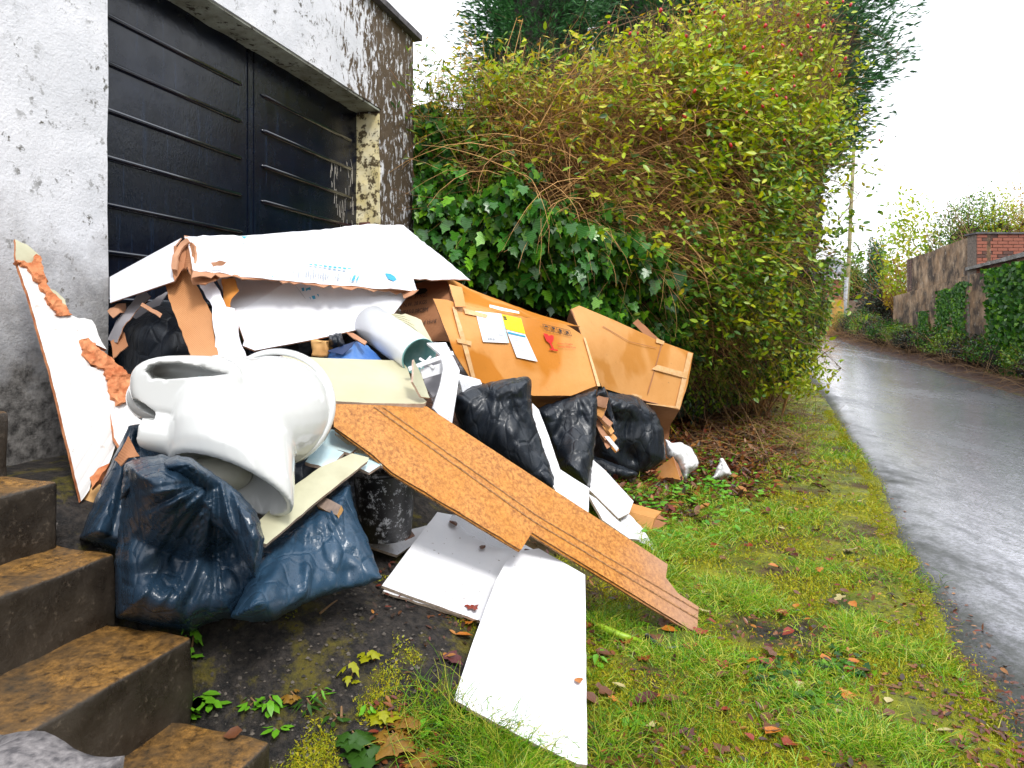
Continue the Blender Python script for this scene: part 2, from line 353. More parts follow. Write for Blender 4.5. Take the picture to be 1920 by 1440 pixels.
def plastic(name, c1, c2, r=.22, drops=True, cs=1.25):
    t = NT(name); c = t.mix(t.ramp(t.noise(6), [(.35, 0.), (.65, 1.)]), c1, c2)
    rg_ = t.n('ShaderNodeTexNoise', noise_type='RIDGED_MULTIFRACTAL'); rg_.inputs['Scale'].default_value = 5.2; rg_.inputs['Detail'].default_value = 2.5; rg_.inputs['Roughness'].default_value = .45; rg_.inputs['Distortion'].default_value = .5; t.l(t.mapping((1.9, 1.9, .7), (.2, .6, 0)), rg_.inputs['Vector'])
    ve = t.vor(9, 'DISTANCE_TO_EDGE', t.mapping((1.6, 1.6, .8), (.3, .6, .2)))
    b = t.bump(rg_.outputs['Fac'], cs, .022, t.bump(t.ramp(ve, [(0, 0.), (.10, 1.)]), cs * .25, .008))
    b = t.bump(t.noise(45, 4, .6), .25, .003, b)
    if drops: b = t.bump(t.ramp(t.vor(150), [(.0, 1.), (.30, .0)]), .5, .0022, b)
    return t.fin(c, t.ramp(t.noise(20, 4), [(.35, r), (.65, r + .14)]), b, .42)
M['bag'] = plastic('blue_black_polythene', (.010, .024, .044), (.019, .042, .072))
M['bag2'] = plastic('wet_blue_polythene', (.017, .045, .082), (.029, .068, .118), .26)
M['bag3'] = plastic('black_polythene', (.008, .011, .016), (.018, .024, .034), .30)
t = NT('black_bucket_plastic'); c = t.mix(t.ramp(t.noise(34, 6, .8), [(.54, 0.), (.60, 1.)]), (.006, .006, .008), (.32, .33, .36)); c = t.mix(t.ramp(t.noise(8), [(.6, 0.), (.72, .35)]), c, (.3, .32, .36)); M['bucket'] = t.fin(c, .4, t.bump(t.noise(40), .2, .003), .5)
def card(name, c1, c2, r=.55, flute=1.0, wet=None):
    t = NT(name); c = t.mix(t.ramp(t.noise(5, 5), [(.3, 0.), (.7, 1.)]), c1, c2)
    if wet: c = t.mix(t.ramp(t.noise(1.5, 4, .45, None, .4), [(.47, 0.), (.50, 1.)]), c, wet)
    c = t.mix(t.ramp(t.noise(38, 5, .7), [(.6, 0.), (.8, .35)]), c, tuple(v * .5 for v in c1)); c = t.mix(t.ramp(t.noise(16, 7, .8), [(.64, 0.), (.70, .5)]), c, (.10, .07, .05))
    w = t.wave(58, None, .6, 'DIAGONAL'); rg_ = t.n('ShaderNodeTexNoise', noise_type='RIDGED_MULTIFRACTAL'); rg_.inputs['Scale'].default_value = 3.5; rg_.inputs['Detail'].default_value = 3; t.l(t.tc.outputs['Object'], rg_.inputs['Vector'])
    return t.fin(c, r, t.bump(w, .10 * flute, .003, t.bump(rg_.outputs['Fac'], .35, .012, t.bump(t.noise(10, 5), .3, .012))), .35)
M['card'] = card('wet_brown_cardboard', (.62, .27, .075), (.70, .33, .10), .36, .3, (.56, .205, .028))
M['cardm'] = card('brown_corrugated_card', (.42, .18, .065), (.50, .24, .10), .6, 4.0)
M['cardl'] = card('pale_brown_cardboard', (.66, .33, .115), (.60, .28, .085), .42, .3, (.54, .23, .05))
M['cardd'] = card('darker_brown_cardboard', (.30, .125, .055), (.42, .19, .09), .75, 2.2)  # darker brown card for side, bottom, end and torn inner faces
M['torn'] = card('torn_brown_paper', (.36, .16, .085), (.50, .27, .16), .85, 2.0)
M['cardw'] = card('white_faced_cardboard', (.76, .76, .80), (.66, .67, .72), .5, .45)
M['cardwf'] = card('white_fluted_cardboard', (.80, .80, .85), (.62, .62, .70), .6, 3.0)
t = NT('glazed_ceramic'); t.fin((.66, .67, .66), .06, None, .55, .6); M['ceramic'] = t.m
M['ceramin'] = pm('unglazed_ceramic', (.74, .73, .66), (.62, .60, .50), 6, .45, .1)
t = NT('wet_white_board'); c = t.mix(t.ramp(t.noise(4, 5), [(.4, 0.), (.7, 1.)]), (.76, .76, .79), (.66, .67, .72)); c = t.mix(t.ramp(t.noise(60, 5), [(.66, 0.), (.70, .7)]), c, (.16, .11, .07)); c = t.mix(t.ramp(t.noise(7, 7, .8), [(.58, 0.), (.72, .45)]), c, (.30, .27, .24)); M['board'] = t.fin(c, .3, t.bump(t.noise(9), .12, .008), .45)
M['boardedge'] = pm('chipboard_edge', (.52, .43, .34), (.36, .27, .19), 60, .8, .4)
t = NT('brown_hardboard'); n2 = t.noise(70, 5, .75); n1 = t.noise(3.2, 4)
c = t.mix(t.ramp(n2, [(.36, 0.), (.62, 1.)]), (.24, .08, .012), (.60, .26, .055)); c = t.mix(t.ramp(n1, [(.45, 0.), (.68, .6)]), c, t.mix(n2, (.36, .12, .008), (.62, .25, .015)))
px_ = t.xyz('Position')[0]; fade = t.ramp(t.math('MULTIPLY', t.math('ADD', px_, t.math('MULTIPLY', t.math('SUBTRACT', n1, .5), .4)), 1.0), [(.36, 0.), (.6, .8)])
c = t.mix(fade, c, t.mix(n2, (.32, .17, .11), (.46, .29, .20))); M['hard'] = t.fin(c, .42, t.bump(n2, .2, .003), .4)
M['hardedge'] = pm('hardboard_edge', (.10, .045, .018), (.40, .20, .08), 90, .85, .6)
t = NT('cream_board'); c = t.mix(t.ramp(t.noise(4), [(.35, 0.), (.7, 1.)]), (.50, .47, .33), (.44, .41, .26)); c = t.mix(t.ramp(t.noise(30, 6), [(.66, 0.), (.76, .6)]), c, (.36, .27, .14)); M['cream'] = t.fin(c, .4, t.bump(t.noise(14), .12, .005), .45)
t = NT('weathered_cream_plank'); c = t.mix(t.ramp(t.noise(6), [(.35, 0.), (.7, 1.)]), (.52, .51, .36), (.38, .36, .24)); M['creamd'] = t.fin(c, .45, t.bump(t.noise(20), .15, .004), .4)
M['tile'] = pm('pale_blue_board', (.42, .60, .66), (.56, .68, .70), 9, .35)
M['plaster'] = pm('board_core', (.62, .48, .40), (.46, .32, .24), 50, .85, .5)
M['terra'] = pm('broken_terracotta', (.40, .11, .035), (.64, .27, .12), 22, .9, 1.6, 40)
t = NT('ribbed_white_panel'); w = t.wave(17, t.mapping((1, 1, 1), (0, 0, 0)), .3, 'X'); c = t.mix(t.ramp(t.noise(30, 6), [(.62, 0.), (.70, .6)]), (.70, .69, .68), (.40, .34, .28)); c = t.mix(t.ramp(w, [(.0, .35), (.25, 0.)]), c, (.40, .38, .37)); M['rib'] = t.fin(c, .6, t.bump(w, .25, .008, t.bump(t.noise(40), .15, .004)), .35)  # grooves painted darker, so shade between the ribs sits in the colour
M['wood'] = pm('split_softwood', (.62, .36, .13), (.48, .24, .075), 14, .7, .4)
M['woodgrey'] = pm('grey_timber', (.30, .22, .17), (.16, .12, .10), 24, .8, .4)
M['metalwhite'] = pm('white_enamel', (.78, .80, .83), (.70, .72, .76), 6, .22, .05)
M['teal'] = pm('teal_glaze', (.12, .36, .37), (.32, .52, .50), 12, .3)
M['blue'] = pm('blue_plastic', (.035, .13, .42), (.13, .26, .52), 7, .35)
M['navy'] = pm('navy_tape', (.01, .03, .10), (.02, .04, .12), 7, .4)
M['wbag'] = plastic('white_polythene', (.78, .78, .80), (.86, .86, .88), .4, False)
t = NT('clear_film'); t.fin((.72, .75, .80), .12, t.bump(t.noise(18, 4), .6, .01), .5); t.b.inputs['Alpha'].default_value = .28; M['film'] = t.m
M['greycard'] = pm('grey_board', (.30, .29, .31), (.22, .21, .23), 7, .6)
M['inkblack'] = pm('black_print', (.025, .02, .02), (.04, .03, .03), 50, .6)
M['inkred'] = pm('red_print', (.72, .02, .015), (.62, .03, .02), 50, .5)
M['inkblue'] = pm('blue_print', (.02, .28, .50), (.04, .36, .56), 50, .5)
M['inkgrey'] = pm('grey_print', (.30, .32, .36), (.4, .42, .46), 50, .6)
M['inkyellow'] = pm('yellow_label', (.90, .72, .005), (.84, .66, .01), 20, .35)
M['paper'] = pm('label_paper', (.84, .85, .87), (.8, .81, .84), 20, .4)
M['tape'] = pm('scuffed_parcel_tape', (.74, .47, .25), (.66, .38, .16), 30, .22, .3)
M['bark'] = pm('brown_bark', (.13, .075, .038), (.24, .15, .075), 22, .85, .5)
M['twig'] = leafmat('tangled_twigs', [(.09, .035, .012), (.26, .11, .028), (.44, .21, .055), (.18, .06, .025), (.55, .31, .10)], .6, 0.0)
M['twigdark'] = leafmat('darkened_inner_twigs', [(.035, .022, .012), (.07, .04, .02), (.10, .06, .025)], .7, 0.0)  # twig colours darkened to carry the shade inside the hedge
M['ivy'] = leafmat('glossy_ivy_leaf', [(.012, .055, .007), (.028, .13, .006), (.06, .21, .008), (.014, .065, .008), (.16, .36, .010), (.022, .085, .008)], .34, .2, .25)
M['leafg'] = leafmat('small_green_leaf', [(.035, .12, .008), (.08, .22, .010), (.18, .34, .012), (.022, .08, .010), (.28, .42, .014)], .38, .28)
M['leafy'] = leafmat('yellow_green_leaf', [(.30, .46, .006), (.60, .62, .008), (.15, .34, .008), (.66, .54, .010), (.08, .22, .008), (.46, .58, .008)], .42, .35)
M['leafau'] = leafmat('autumn_leaf', [(.56, .40, .015), (.50, .26, .012), (.44, .38, .02), (.30, .14, .02), (.62, .48, .03)], .45, .35)
M['leafd'] = leafmat('dark_and_shade_leaf', [(.010, .028, .008), (.018, .045, .010), (.028, .022, .010)], .5, .1)  # near-black colours stand in for deep hedge shade; also plain dark foliage
M['conif'] = leafmat('conifer_spray', [(.018, .10, .022), (.034, .16, .032), (.07, .25, .045), (.014, .065, .018)], .55, .15)
M['grass'] = leafmat('grass_blade', [(.09, .29, .006), (.18, .43, .008), (.32, .54, .010), (.05, .18, .008), (.56, .56, .06)], .42, .3)
M['moss'] = leafmat('moss_tip', [(.26, .32, .004), (.42, .44, .005), (.14, .20, .005), (.50, .42, .006)], .7, .2)
M['weed'] = leafmat('weed_leaf', [(.06, .25, .012), (.11, .36, .016), (.16, .42, .02)], .35, .25)
M['straw'] = leafmat('dead_stems', [(.42, .26, .12), (.30, .17, .075), (.20, .11, .05)], .7, 0.)
M['fallen'] = leafmat('fallen_leaf_litter', [(.10, .035, .016), (.22, .07, .018), (.06, .022, .012), (.42, .17, .03), (.035, .018, .012), (.20, .035, .018), (.05, .03, .02)], .4, .1)
for k_, c_ in (('lred', (.28, .035, .014)), ('lorange', (.52, .17, .02)), ('lbrown', (.15, .055, .022)), ('lpurple', (.10, .022, .022)), ('lyellow', (.60, .50, .09)), ('lpale', (.52, .44, .20))):
    M[k_] = pm('leaf_' + k_[1:], c_, tuple(v * .6 for v in c_), 40, .35, .3, 50)
M['rosehip'] = pm('rosehip_skin', (.55, .012, .012), (.40, .01, .01), 20, .3)
# ------------------------------------------------------------------ ground and road
def grid_axis(segs):
    out = []
    for a, b, st in segs: out += list(np.arange(a, b, st))
    return np.array(out + [segs[-1][1]])
gx = grid_axis([(-300, -40, 20), (-40, -6, 2), (-6, -2.2, .2), (-2.2, 3.6, .035), (3.6, 14, .14), (14, 40, 2), (40, 300, 20)])
gy = grid_axis([(-40, 0, 4), (0, 1.2, .1), (1.2, 4.2, .03), (4.2, 9, .07), (9, 40, .4), (40, 100, 4), (100, 600, 50)])
XX, YY = np.meshgrid(gx, gy); Z = terr(XX, YY)
pts = np.stack([XX, YY, 0 * XX], -1)
rl, rr = road_l(YY), road_r(YY)
edge = XX - rl - .10 * fbm(pts * 1.6, 3) ; onroad = (XX > rl - .1) & (XX < rr + .1)
S_ = NN[0] * XX + NN[1] * YY + 2.45
nearm = (np.abs(XX) < 15) & (YY < 40)
ed2 = .09 * fbm(pts * 5, 41) + .05 * fbm(pts * 17, 42); inr = sstep(XX - rl + ed2, -.05, .12) * (1 - sstep(XX - rr, -.45, -.15)); Z = Z + ((1 - inr) * (.012 * fbm(pts * 7, 5) + .02 * fbm(pts * 2, 8)) * (1 - .6 * np.exp(-((XX - rl) / .25) ** 2)) - .05 * inr)
dirt = (1 - sstep(XX + .12 * fbm(pts * 5, 11), -.14, .06)) * (1 - sstep(YY, 5, 6)) + np.exp(-(((XX - 1.02) / .24) ** 2 + ((YY - 2.52) / .16) ** 2)) * 1.1
litter = np.clip(sstep(YY - .4 * XX + .7 * fbm(pts * 2, 12), 3.5, 4.5) * (1 - sstep(XX - rl + .3 * fbm(pts * 2, 14), -1.5, -.55)) + sstep(XX - rr, -.4, -.1), 0, 1)
W, Hh = len(gx), len(gy); idx = np.arange(W * Hh).reshape(Hh, W)
quads = np.stack([idx[:-1, :-1], idx[:-1, 1:], idx[1:, 1:], idx[1:, :-1]], -1).reshape(-1, 4)
t = NT('verge_soil_and_moss'); at = t.n('ShaderNodeAttribute', attribute_name='zone'); sp = t.n('ShaderNodeSeparateColor'); t.l(at.outputs['Color'], sp.inputs[0])
n1 = t.noise(3, 6, .65); n2 = t.noise(40, 6, .7)
moss = t.mix(t.ramp(n1, [(.35, 0.), (.65, 1.)]), (.06, .09, .006), (.27, .27, .006)); moss = t.mix(t.ramp(n2, [(.5, 0.), (.68, 1.)]), moss, (.045, .05, .014)); moss = t.mix(t.ramp(t.noise(2, 5), [(.50, 0.), (.60, .9)]), moss, t.mix(n2, (.03, .018, .010), (.12, .065, .028)))
soil = t.mix(t.ramp(n2, [(.4, 0.), (.7, 1.)]), (.010, .009, .009), (.055, .045, .038)); soil = t.mix(t.ramp(t.noise(6, 8, .75), [(.50, 0.), (.60, 1.)]), soil, t.mix(n2, (.07, .075, .010), (.13, .09, .012))); soil = t.mix(t.ramp(t.noise(11, 7, .8), [(.64, 0.), (.69, .8)]), soil, (.22, .19, .17))
lit = t.mix(t.ramp(n2, [(.4, 0.), (.65, 1.)]), (.022, .014, .010), (.12, .045, .022))
c = t.mix(sp.outputs[0], moss, soil); c = t.mix(sp.outputs[1], c, lit)
M['ground'] = t.fin(c, t.ramp(t.noise(8), [(.4, .45), (.6, .85)]), t.bump(n2, 1.0, .016, t.bump(t.noise(11, 6), .7, .03)), .35)
t = NT('wet_tarmac'); p = t.xyz('Position'); n1 = t.noise(1.0, 6, .65, t.mapping((1.4, .35, 1), (0, 0, -.33))); n2 = t.noise(130, 3, .6); n3 = t.noise(15, 5, .7, t.mapping((1, .35, 1), (0, 0, -.33)))
col = t.mix(t.ramp(t.noise(48, 5, .85), [(.40, 0.), (.58, 1.)]), (.06, .06, .07), (.36, .36, .42))  # pale lilac grains put part of the wet sky reflection into the colour
col = t.mix(t.ramp(t.math('ADD', n1, t.math('MULTIPLY', t.math('SUBTRACT', n3, .5), .9)), [(.38, .75), (.56, 0.)]), col, (.035, .036, .044))
wet = t.ramp(t.math('ADD', n1, t.math('MULTIPLY', t.math('SUBTRACT', n3, .5), .55)), [(.33, 0.), (.55, 1.)])
mo = t.mix(t.ramp(n3, [(.5, 0.), (.6, 1.)]), (.02, .024, .014), (.012, .013, .014))
at = t.n('ShaderNodeAttribute', attribute_name='mossy'); sp = t.n('ShaderNodeSeparateColor'); t.l(at.outputs['Color'], sp.inputs[0])
col = t.mix(sp.outputs[0], col, mo); rgh = t.mix(wet, .34, .15); rgh = t.mix(sp.outputs[0], rgh, .8)
nb = t.bump(t.noise(75, 3, .7), .45, .002, t.bump(n3, .15, .003)); M['road'] = t.fin(col, rgh, nb, .8, t.math('MULTIPLY', wet, .55)); t.b.inputs['Coat Roughness'].default_value = .13; t.l(nb, t.b.inputs['Coat Normal'])
ground = obj('ground', np.stack([XX, YY, Z], -1).reshape(-1, 3), quads, M['ground'], smooth=True, kind='structure')
ca = ground.data.color_attributes.new('zone', 'FLOAT_COLOR', 'POINT')
ca.data.foreach_set('color', np.stack([np.clip(dirt, 0, 1), litter, 0 * dirt, 0 * dirt + 1], -1).astype(np.float32).ravel())
ry = grid_axis([(-20, 1, 1), (1, 5, .05), (5, 12, .12), (12, 34, .4), (34, 60, 2)]); K = 40
R = np.zeros((len(ry), K + 1, 3)); MS = np.zeros((len(ry), K + 1))
for j in range(K + 1):
    u = j / K; l_ = road_l(ry); l_ = l_ + .05 * fbm(np.stack([ry * 1.5, 0 * ry, 0 * ry], 1), 3) + .02 * fbm(np.stack([ry * 9, 0 * ry, 0 * ry], 1), 4)
    l_ = l_ - .2; R[:, j, 0] = l_ + (road_r(ry) - l_) * u; R[:, j, 1] = ry
    R[:, j, 2] = terr(R[:, j, 0], ry) - .075 + .093 * float(sstep(u, 0, .10) * (1 - sstep(u, .9, 1))) + .015 * (1 - (2 * u - 1) ** 2)
    dl = (R[:, j, 0] - l_ - .2); MS[:, j] = np.clip(1 - (dl + .12 * fbm(R[:, j] * 4, 6)) / (.30 + .35 * np.clip(1 - ry / 8, 0, 1)), 0, 1) * .9
ri = np.arange(R.shape[0] * R.shape[1]).reshape(R.shape[:2])
road = obj('road', R.reshape(-1, 3), np.stack([ri[:-1, :-1], ri[:-1, 1:], ri[1:, 1:], ri[1:, :-1]], -1).reshape(-1, 4), M['road'], smooth=True, kind='structure')
ca = road.data.color_attributes.new('mossy', 'FLOAT_COLOR', 'POINT'); ca.data.foreach_set('color', np.repeat(MS.reshape(-1, 1), 4, 1).astype(np.float32).ravel())

# ------------------------------------------------------------------ garage
gar = thing('garage', G(3.3, 0, 0), 'white rendered garage with black panelled door and dark weathered right corner', 'garage')
A0, A1, AE, ZL, ZT = 2.165, 4.526, 5.085, 2.827, 3.59
w = MB(); w.gbox(-1.0, A0, -.30, 0, -.3, ZL); w.build('wall', M['render'], gar); rough(gar.children[-1], .16, .010, 4, 1)
w = MB(); w.gbox(A1, AE, -.30, 0, -.3, ZL - .001); o = w.build('wall', M['render'], gar); rough(o, .07, .016, 7, 2)
w = MB(); w.gbox(-1.0, AE, -.295, -.002, ZL, ZT); o = w.build('lintel', M['render'], gar); rough(o, .14, .009, 5, 3)
w = MB(); w.gbox(AE - .32, AE - .002, -4.6, -.302, -.3, ZT - .01); w.gbox(-1.0, -.8, -4.6, -.302, -.3, ZT - .01); w.gbox(-.79, AE - .33, -4.6, -4.3, -.3, ZT - .01); w.build('wall', M['render'], gar)
w = MB(); w.gbox(-1.05, AE + .05, -4.65, .055, ZT, ZT + .045); o = w.build('coping', M['coping'], gar); rough(o, .25, .006, 6, 4)
w = MB(); w.gbox(A1 - .014, A1 + .0, -.27, -.012, .5, ZL - .03); o = w.build('jamb', M['jamb'], gar); rough(o, .04, .014, 9, 5)
w = MB(); w.gbox(A0 + .0, A1 - .012, -.28, -.012, ZL - .014, ZL - .001); o = w.build('soffit', M['soffit'], gar); rough(o, .06, .012, 8, 6)
for k in range(6):       # bricks bared where the plaster fell off beside the door
    w = MB(); w.gbox(A1 - .030 - .004 * (k % 2), A1 - .016, -.20 + .012 * (k % 3), -.10 + .02 * (k % 2), 1.55 + k * .072, 1.615 + k * .072)
    o = w.build('brick', pm('bare_brick', (.20, .055, .035), (.09, .05, .04), 30, .9, .8) if k == 0 else bpy.data.materials['bare_brick'], gar); add_bevel(o, .008)
w = MB(); w.gbox(A0 - .1, A1 + .1, -.26, -.205, .5, ZL + .05); door = w.build('garage_door', M['door'], gar)
def bar(parent, a0, a1, z, name='rib'):
    s0 = -.203; V = []; n = 8
    prof = [(0, -.015), (.012, -.009), (.018, 0), (.013, .007), (0, .010)]
    for a in (a0, a0 + .03, a1 - .03, a1):
        e = .35 if a in (a0, a1) else 1
        for ds, dz in prof: V.append(G(a, s0 + ds * e, z + dz * e))
    Fc = []
    for i in range(3):
        for j in range(4): q = i * 5 + j; Fc.append((q, q + 1, q + 6, q + 5))
    Fc += [(0, 1, 2, 3, 4), (15, 16, 17, 18, 19)[::-1]]
    obj(name, V, orient(np.array(V), Fc), M['ribp'], parent, smooth=True)
for k in range(10):
    z = 2.58 - .2145 * k
    if z < .75: break
    bar(door, 2.18, 3.233, z); bar(door, 3.398, 4.44, z)
w = MB(); w.gbox(3.28, 3.302, -.204, -.199, .7, ZL); w.gbox(3.335, 3.345, -.204, -.200, .7, ZL); w.build('stile', M['door'], door)
r = random.Random(3); w = MB()
for k in range(48):      # scratches in the paint near the right edge
    a = r.uniform(4.15, 4.46); z = r.uniform(1.85, 2.45); l_ = r.uniform(.03, .12); sl = r.uniform(-.3, .5)
    w.box(G(a, -.2035, z), np.array(G(a + r.uniform(.002, .007), -.2035, z)) - G(a, -.2035, z), np.array(G(a, -.202, z)) - G(a, -.2035, z), np.array(G(a + sl * l_ * .7, -.2035, z - l_)) - G(a, -.2035, z))
w.build('scratches', M['scuff'], door)['kind'] = 'stuff'
w = MB(); w.gbox(A0 - .2, A1 + .2, -4.2, -.27, .62, .64); w.build('floor', M['dark'], gar)

# ------------------------------------------------------------------ staircase beside the garage wall
st = thing('staircase', (-1.0, 1.7, 0), 'worn brown concrete steps climbing to the left edge beside black bags', 'steps')
dv = np.array([ND[0], ND[1], 0]); nv = np.array([NN[0], NN[1], 0])
steps = [((-.565, 1.57), .186), ((-.817, 1.71), .366), ((-1.075, 1.81), .547), ((-1.262, 1.85), .73), ((-1.49, 1.97), .91)]
for k, ((x, y), z) in enumerate(steps):
    c = np.array([x, y, z - .42]); run = -nv * (.75 if k < 4 else 1.0)
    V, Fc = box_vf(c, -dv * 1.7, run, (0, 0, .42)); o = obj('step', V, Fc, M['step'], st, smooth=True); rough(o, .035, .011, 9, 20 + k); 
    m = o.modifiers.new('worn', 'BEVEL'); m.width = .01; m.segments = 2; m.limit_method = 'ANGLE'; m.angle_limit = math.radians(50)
c = np.array(P(235, 1405, 1.18)); V, Fc = box_vf(c - [0, 0, .3], -dv * .8, -nv * .9, (0, 0, .29)); o = obj('stone_block', V, Fc, M['stone'], label='grey speckled stone block at the bottom left corner below the steps', cat='stone'); rough(o, .05, .03, 8, 31); o.data.polygons.foreach_set('use_smooth', np.ones(len(o.data.polygons), bool))

# ------------------------------------------------------------------ loft / ceramics
def loft(secs, n=32):     # secs: list of (centre, ax, ay) vectors
    V = []; Fc = []
    for c, ax, ay in secs:
        c, ax, ay = np.array(c, float), np.array(ax, float), np.array(ay, float)
        for k in range(n): a = 2 * math.pi * k / n; V.append(c + ax * math.cos(a) + ay * math.sin(a))
    for i in range(len(secs) - 1):
        for k in range(n): a, b = i * n + k, i * n + (k + 1) % n; Fc.append((a, b, b + n, a + n))
    Fc.append(tuple(range(n))[::-1]); Fc.append(tuple((len(secs) - 1) * n + k for k in range(n)))
    return V, Fc
def ellipsoid(c, ax, ay, az, n=28, m=18, p=1.0):
    V = []; Fc = []; c, ax, ay, az = [np.array(q, float) for q in (c, ax, ay, az)]
    for i in range(1, m):
        ph = math.pi * i / m
        for k in range(n):
            a = 2 * math.pi * k / n; f = lambda q: math.copysign(abs(q) ** p, q)
            V.append(c + ax * f(math.cos(a)) * f(math.sin(ph)) + ay * f(math.sin(a)) * f(math.sin(ph)) + az * f(math.cos(ph)))
    V += [c + az, c - az]; N = len(V)
    for i in range(m - 2):
        for k in range(n): a, b = i * n + k, i * n + (k + 1) % n; Fc.append((a, b, b + n, a + n))
    for k in range(n): Fc.append((N - 2, (k + 1) % n, k)); q = (m - 2) * n; Fc.append((N - 1, q + k, q + (k + 1) % n))
    return V, Fc
def fixn(me):
    bm = bmesh.new(); bm.from_mesh(me); bmesh.ops.recalc_face_normals(bm, faces=list(bm.faces)); bm.to_mesh(me); bm.free()
def fuse(parts, cuts, vox, sm, name):
    mb = MB()
    for V, Fc in parts:
        me = mkmesh('tmp', V, Fc, []); fixn(me); mb.add([tuple(v.co) for v in me.vertices], [tuple(p.vertices) for p in me.polygons]); bpy.data.meshes.remove(me)
    me = mkmesh('tmp', mb.V, mb.F, []); o = bpy.data.objects.new('tmp', me); COL.objects.link(o)
    m = o.modifiers.new('r', 'REMESH'); m.mode = 'VOXEL'; m.voxel_size = vox; m = o.modifiers.new('s', 'SMOOTH'); m.factor = .5; m.iterations = sm
    tmp = [o]
    for V, Fc in cuts:
        mc = mkmesh('tmpc', V, Fc, []); fixn(mc); oc = bpy.data.objects.new('tmpc', mc); COL.objects.link(oc); tmp.append(oc); b = o.modifiers.new('b', 'BOOLEAN'); b.object = oc; b.operation = 'DIFFERENCE'; b.solver = 'EXACT'
    if cuts: m = o.modifiers.new('s2', 'SMOOTH'); m.factor = .5; m.iterations = 6
    bpy.context.view_layer.update(); dg = bpy.context.evaluated_depsgraph_get(); me2 = bpy.data.meshes.new_from_object(o.evaluated_get(dg))
    V = np.array([v.co for v in me2.vertices]); Fc = [tuple(p.vertices) for p in me2.polygons]
    for q in tmp: bpy.data.objects.remove(q)
    return V, Fc

YT = 2.02; k_ = YT / F       # toilet: metres per pixel at its depth
def PP(x, y, dY=0): return np.array(P(x, y, YT + dY))
toi = thing('toilet', PP(440, 930, .1), 'glossy white ceramic toilet pan tipped over on the black bags, hollow foot facing out', 'toilet')
ex = np.array([1., 0, 0]); ez = np.array([0, 0, -1.]); ey = np.array([0, 1., 0])
def pxv(x, y, d=0): return ex * x * k_ + ez * y * k_ + ey * d
SC = lambda x, y, d, ax, ay: (PP(x, y, d), ax, ay)
foot = [SC(432, 908, -.17, pxv(112, 40, -.015), pxv(-16, 52, .07)), SC(434, 880, -.15, pxv(112, 34, -.01), pxv(-12, 58, .09)), SC(438, 825, -.08, pxv(106, 12, .02), pxv(-6, 58, .13)),
        SC(450, 775, -.01, pxv(102, 6, .03), pxv(0, 60, .15)), SC(470, 735, .03, pxv(100, 10, .03), pxv(0, 50, .15)), SC(480, 705, .05, pxv(80, 10, .03), pxv(0, 30, .13))]
bowl = ellipsoid(PP(512, 772, .07), pxv(114, 16, 0), pxv(-14, 108, 0), pxv(0, 0, .19))
pipe = loft([SC(272, 808, -.12, pxv(8, -36), pxv(4, 1, .055)), SC(300, 810, -.115, pxv(8, -37), pxv(4, 1, .058)), SC(350, 815, -.10, pxv(5, -42), pxv(3, 1, .07)), SC(400, 820, -.06, pxv(2, -46), pxv(0, 0, .08))])
pipe = loft([SC(281, 806, -.12, pxv(5, -35), pxv(7, 1, .055)), SC(306, 810, -.115, pxv(5, -36), pxv(6, 1, .058)), SC(350, 816, -.10, pxv(5, -42), pxv(3, 1, .07)), SC(400, 820, -.06, pxv(2, -46), pxv(0, 0, .08))])

def slabsec(cx, cy, d, a, b, n=32):
    V = []
    for k in range(n):
        q = 2 * math.pi * k / n; f = lambda w: math.copysign(abs(w) ** .72, w); V.append(PP(cx + a * f(math.cos(q)), cy + b * f(math.sin(q)), d))
    return V
def stack(secs):
    n = len(secs[0]); V = [v for s_ in secs for v in s_]; Fc = []
    for i in range(len(secs) - 1):
        for k in range(n): a, b = i * n + k, i * n + (k + 1) % n; Fc.append((a, b, b + n, a + n))
    return V, Fc + [tuple(range(n))[::-1], tuple((len(secs) - 1) * n + k for k in range(n))]
shelf = stack([slabsec(350, 722, -.145, 100, 50), slabsec(350, 722, -.13, 107, 56), slabsec(352, 722, .10, 106, 56), slabsec(352, 722, .12, 98, 50)])
shelf2 = ellipsoid(PP(430, 730, .06), pxv(100, 6, .02), pxv(0, 66, 0), pxv(0, 0, .13), p=.8)
cutf = loft([SC(429, 945, -.215, pxv(101, 38, -.015), pxv(-15, 46, .06)), SC(431, 908, -.17, pxv(101, 36, -.013), pxv(-14, 45, .058)), SC(434, 880, -.15, pxv(100, 30, -.01), pxv(-10, 49, .072)), SC(438, 830, -.08, pxv(88, 11, .015), pxv(-5, 46, .10)), SC(450, 790, -.02, pxv(60, 4, .02), pxv(0, 34, .09))])
wp = [(274, 696), (280, 685), (300, 679), (335, 680), (380, 688), (426, 701), (398, 705), (352, 708), (312, 712), (284, 711)]
cuts = stack([[PP(x + (x - 340) * .06, y, -.22) for x, y in wp], [PP(x, y, -.10) for x, y in wp], [PP(340 + (x - 340) * .85, 698 + (y - 698) * .9, .03) for x, y in wp]])
cut3 = ellipsoid(PP(276, 766, -.12), pxv(24, 17, 0), pxv(-6, 8, 0), pxv(0, 0, .13))
lobe = ellipsoid(PP(304, 744, -.02), pxv(58, 8), pxv(-8, 50), pxv(0, 0, .10))
TV, TF = fuse([loft(foot), bowl, pipe, shelf, shelf2, lobe], [cutf, cuts, cut3], .0058, 5, 'pan')
obj('pan', TV, TF, M['ceramic'], toi, smooth=True)
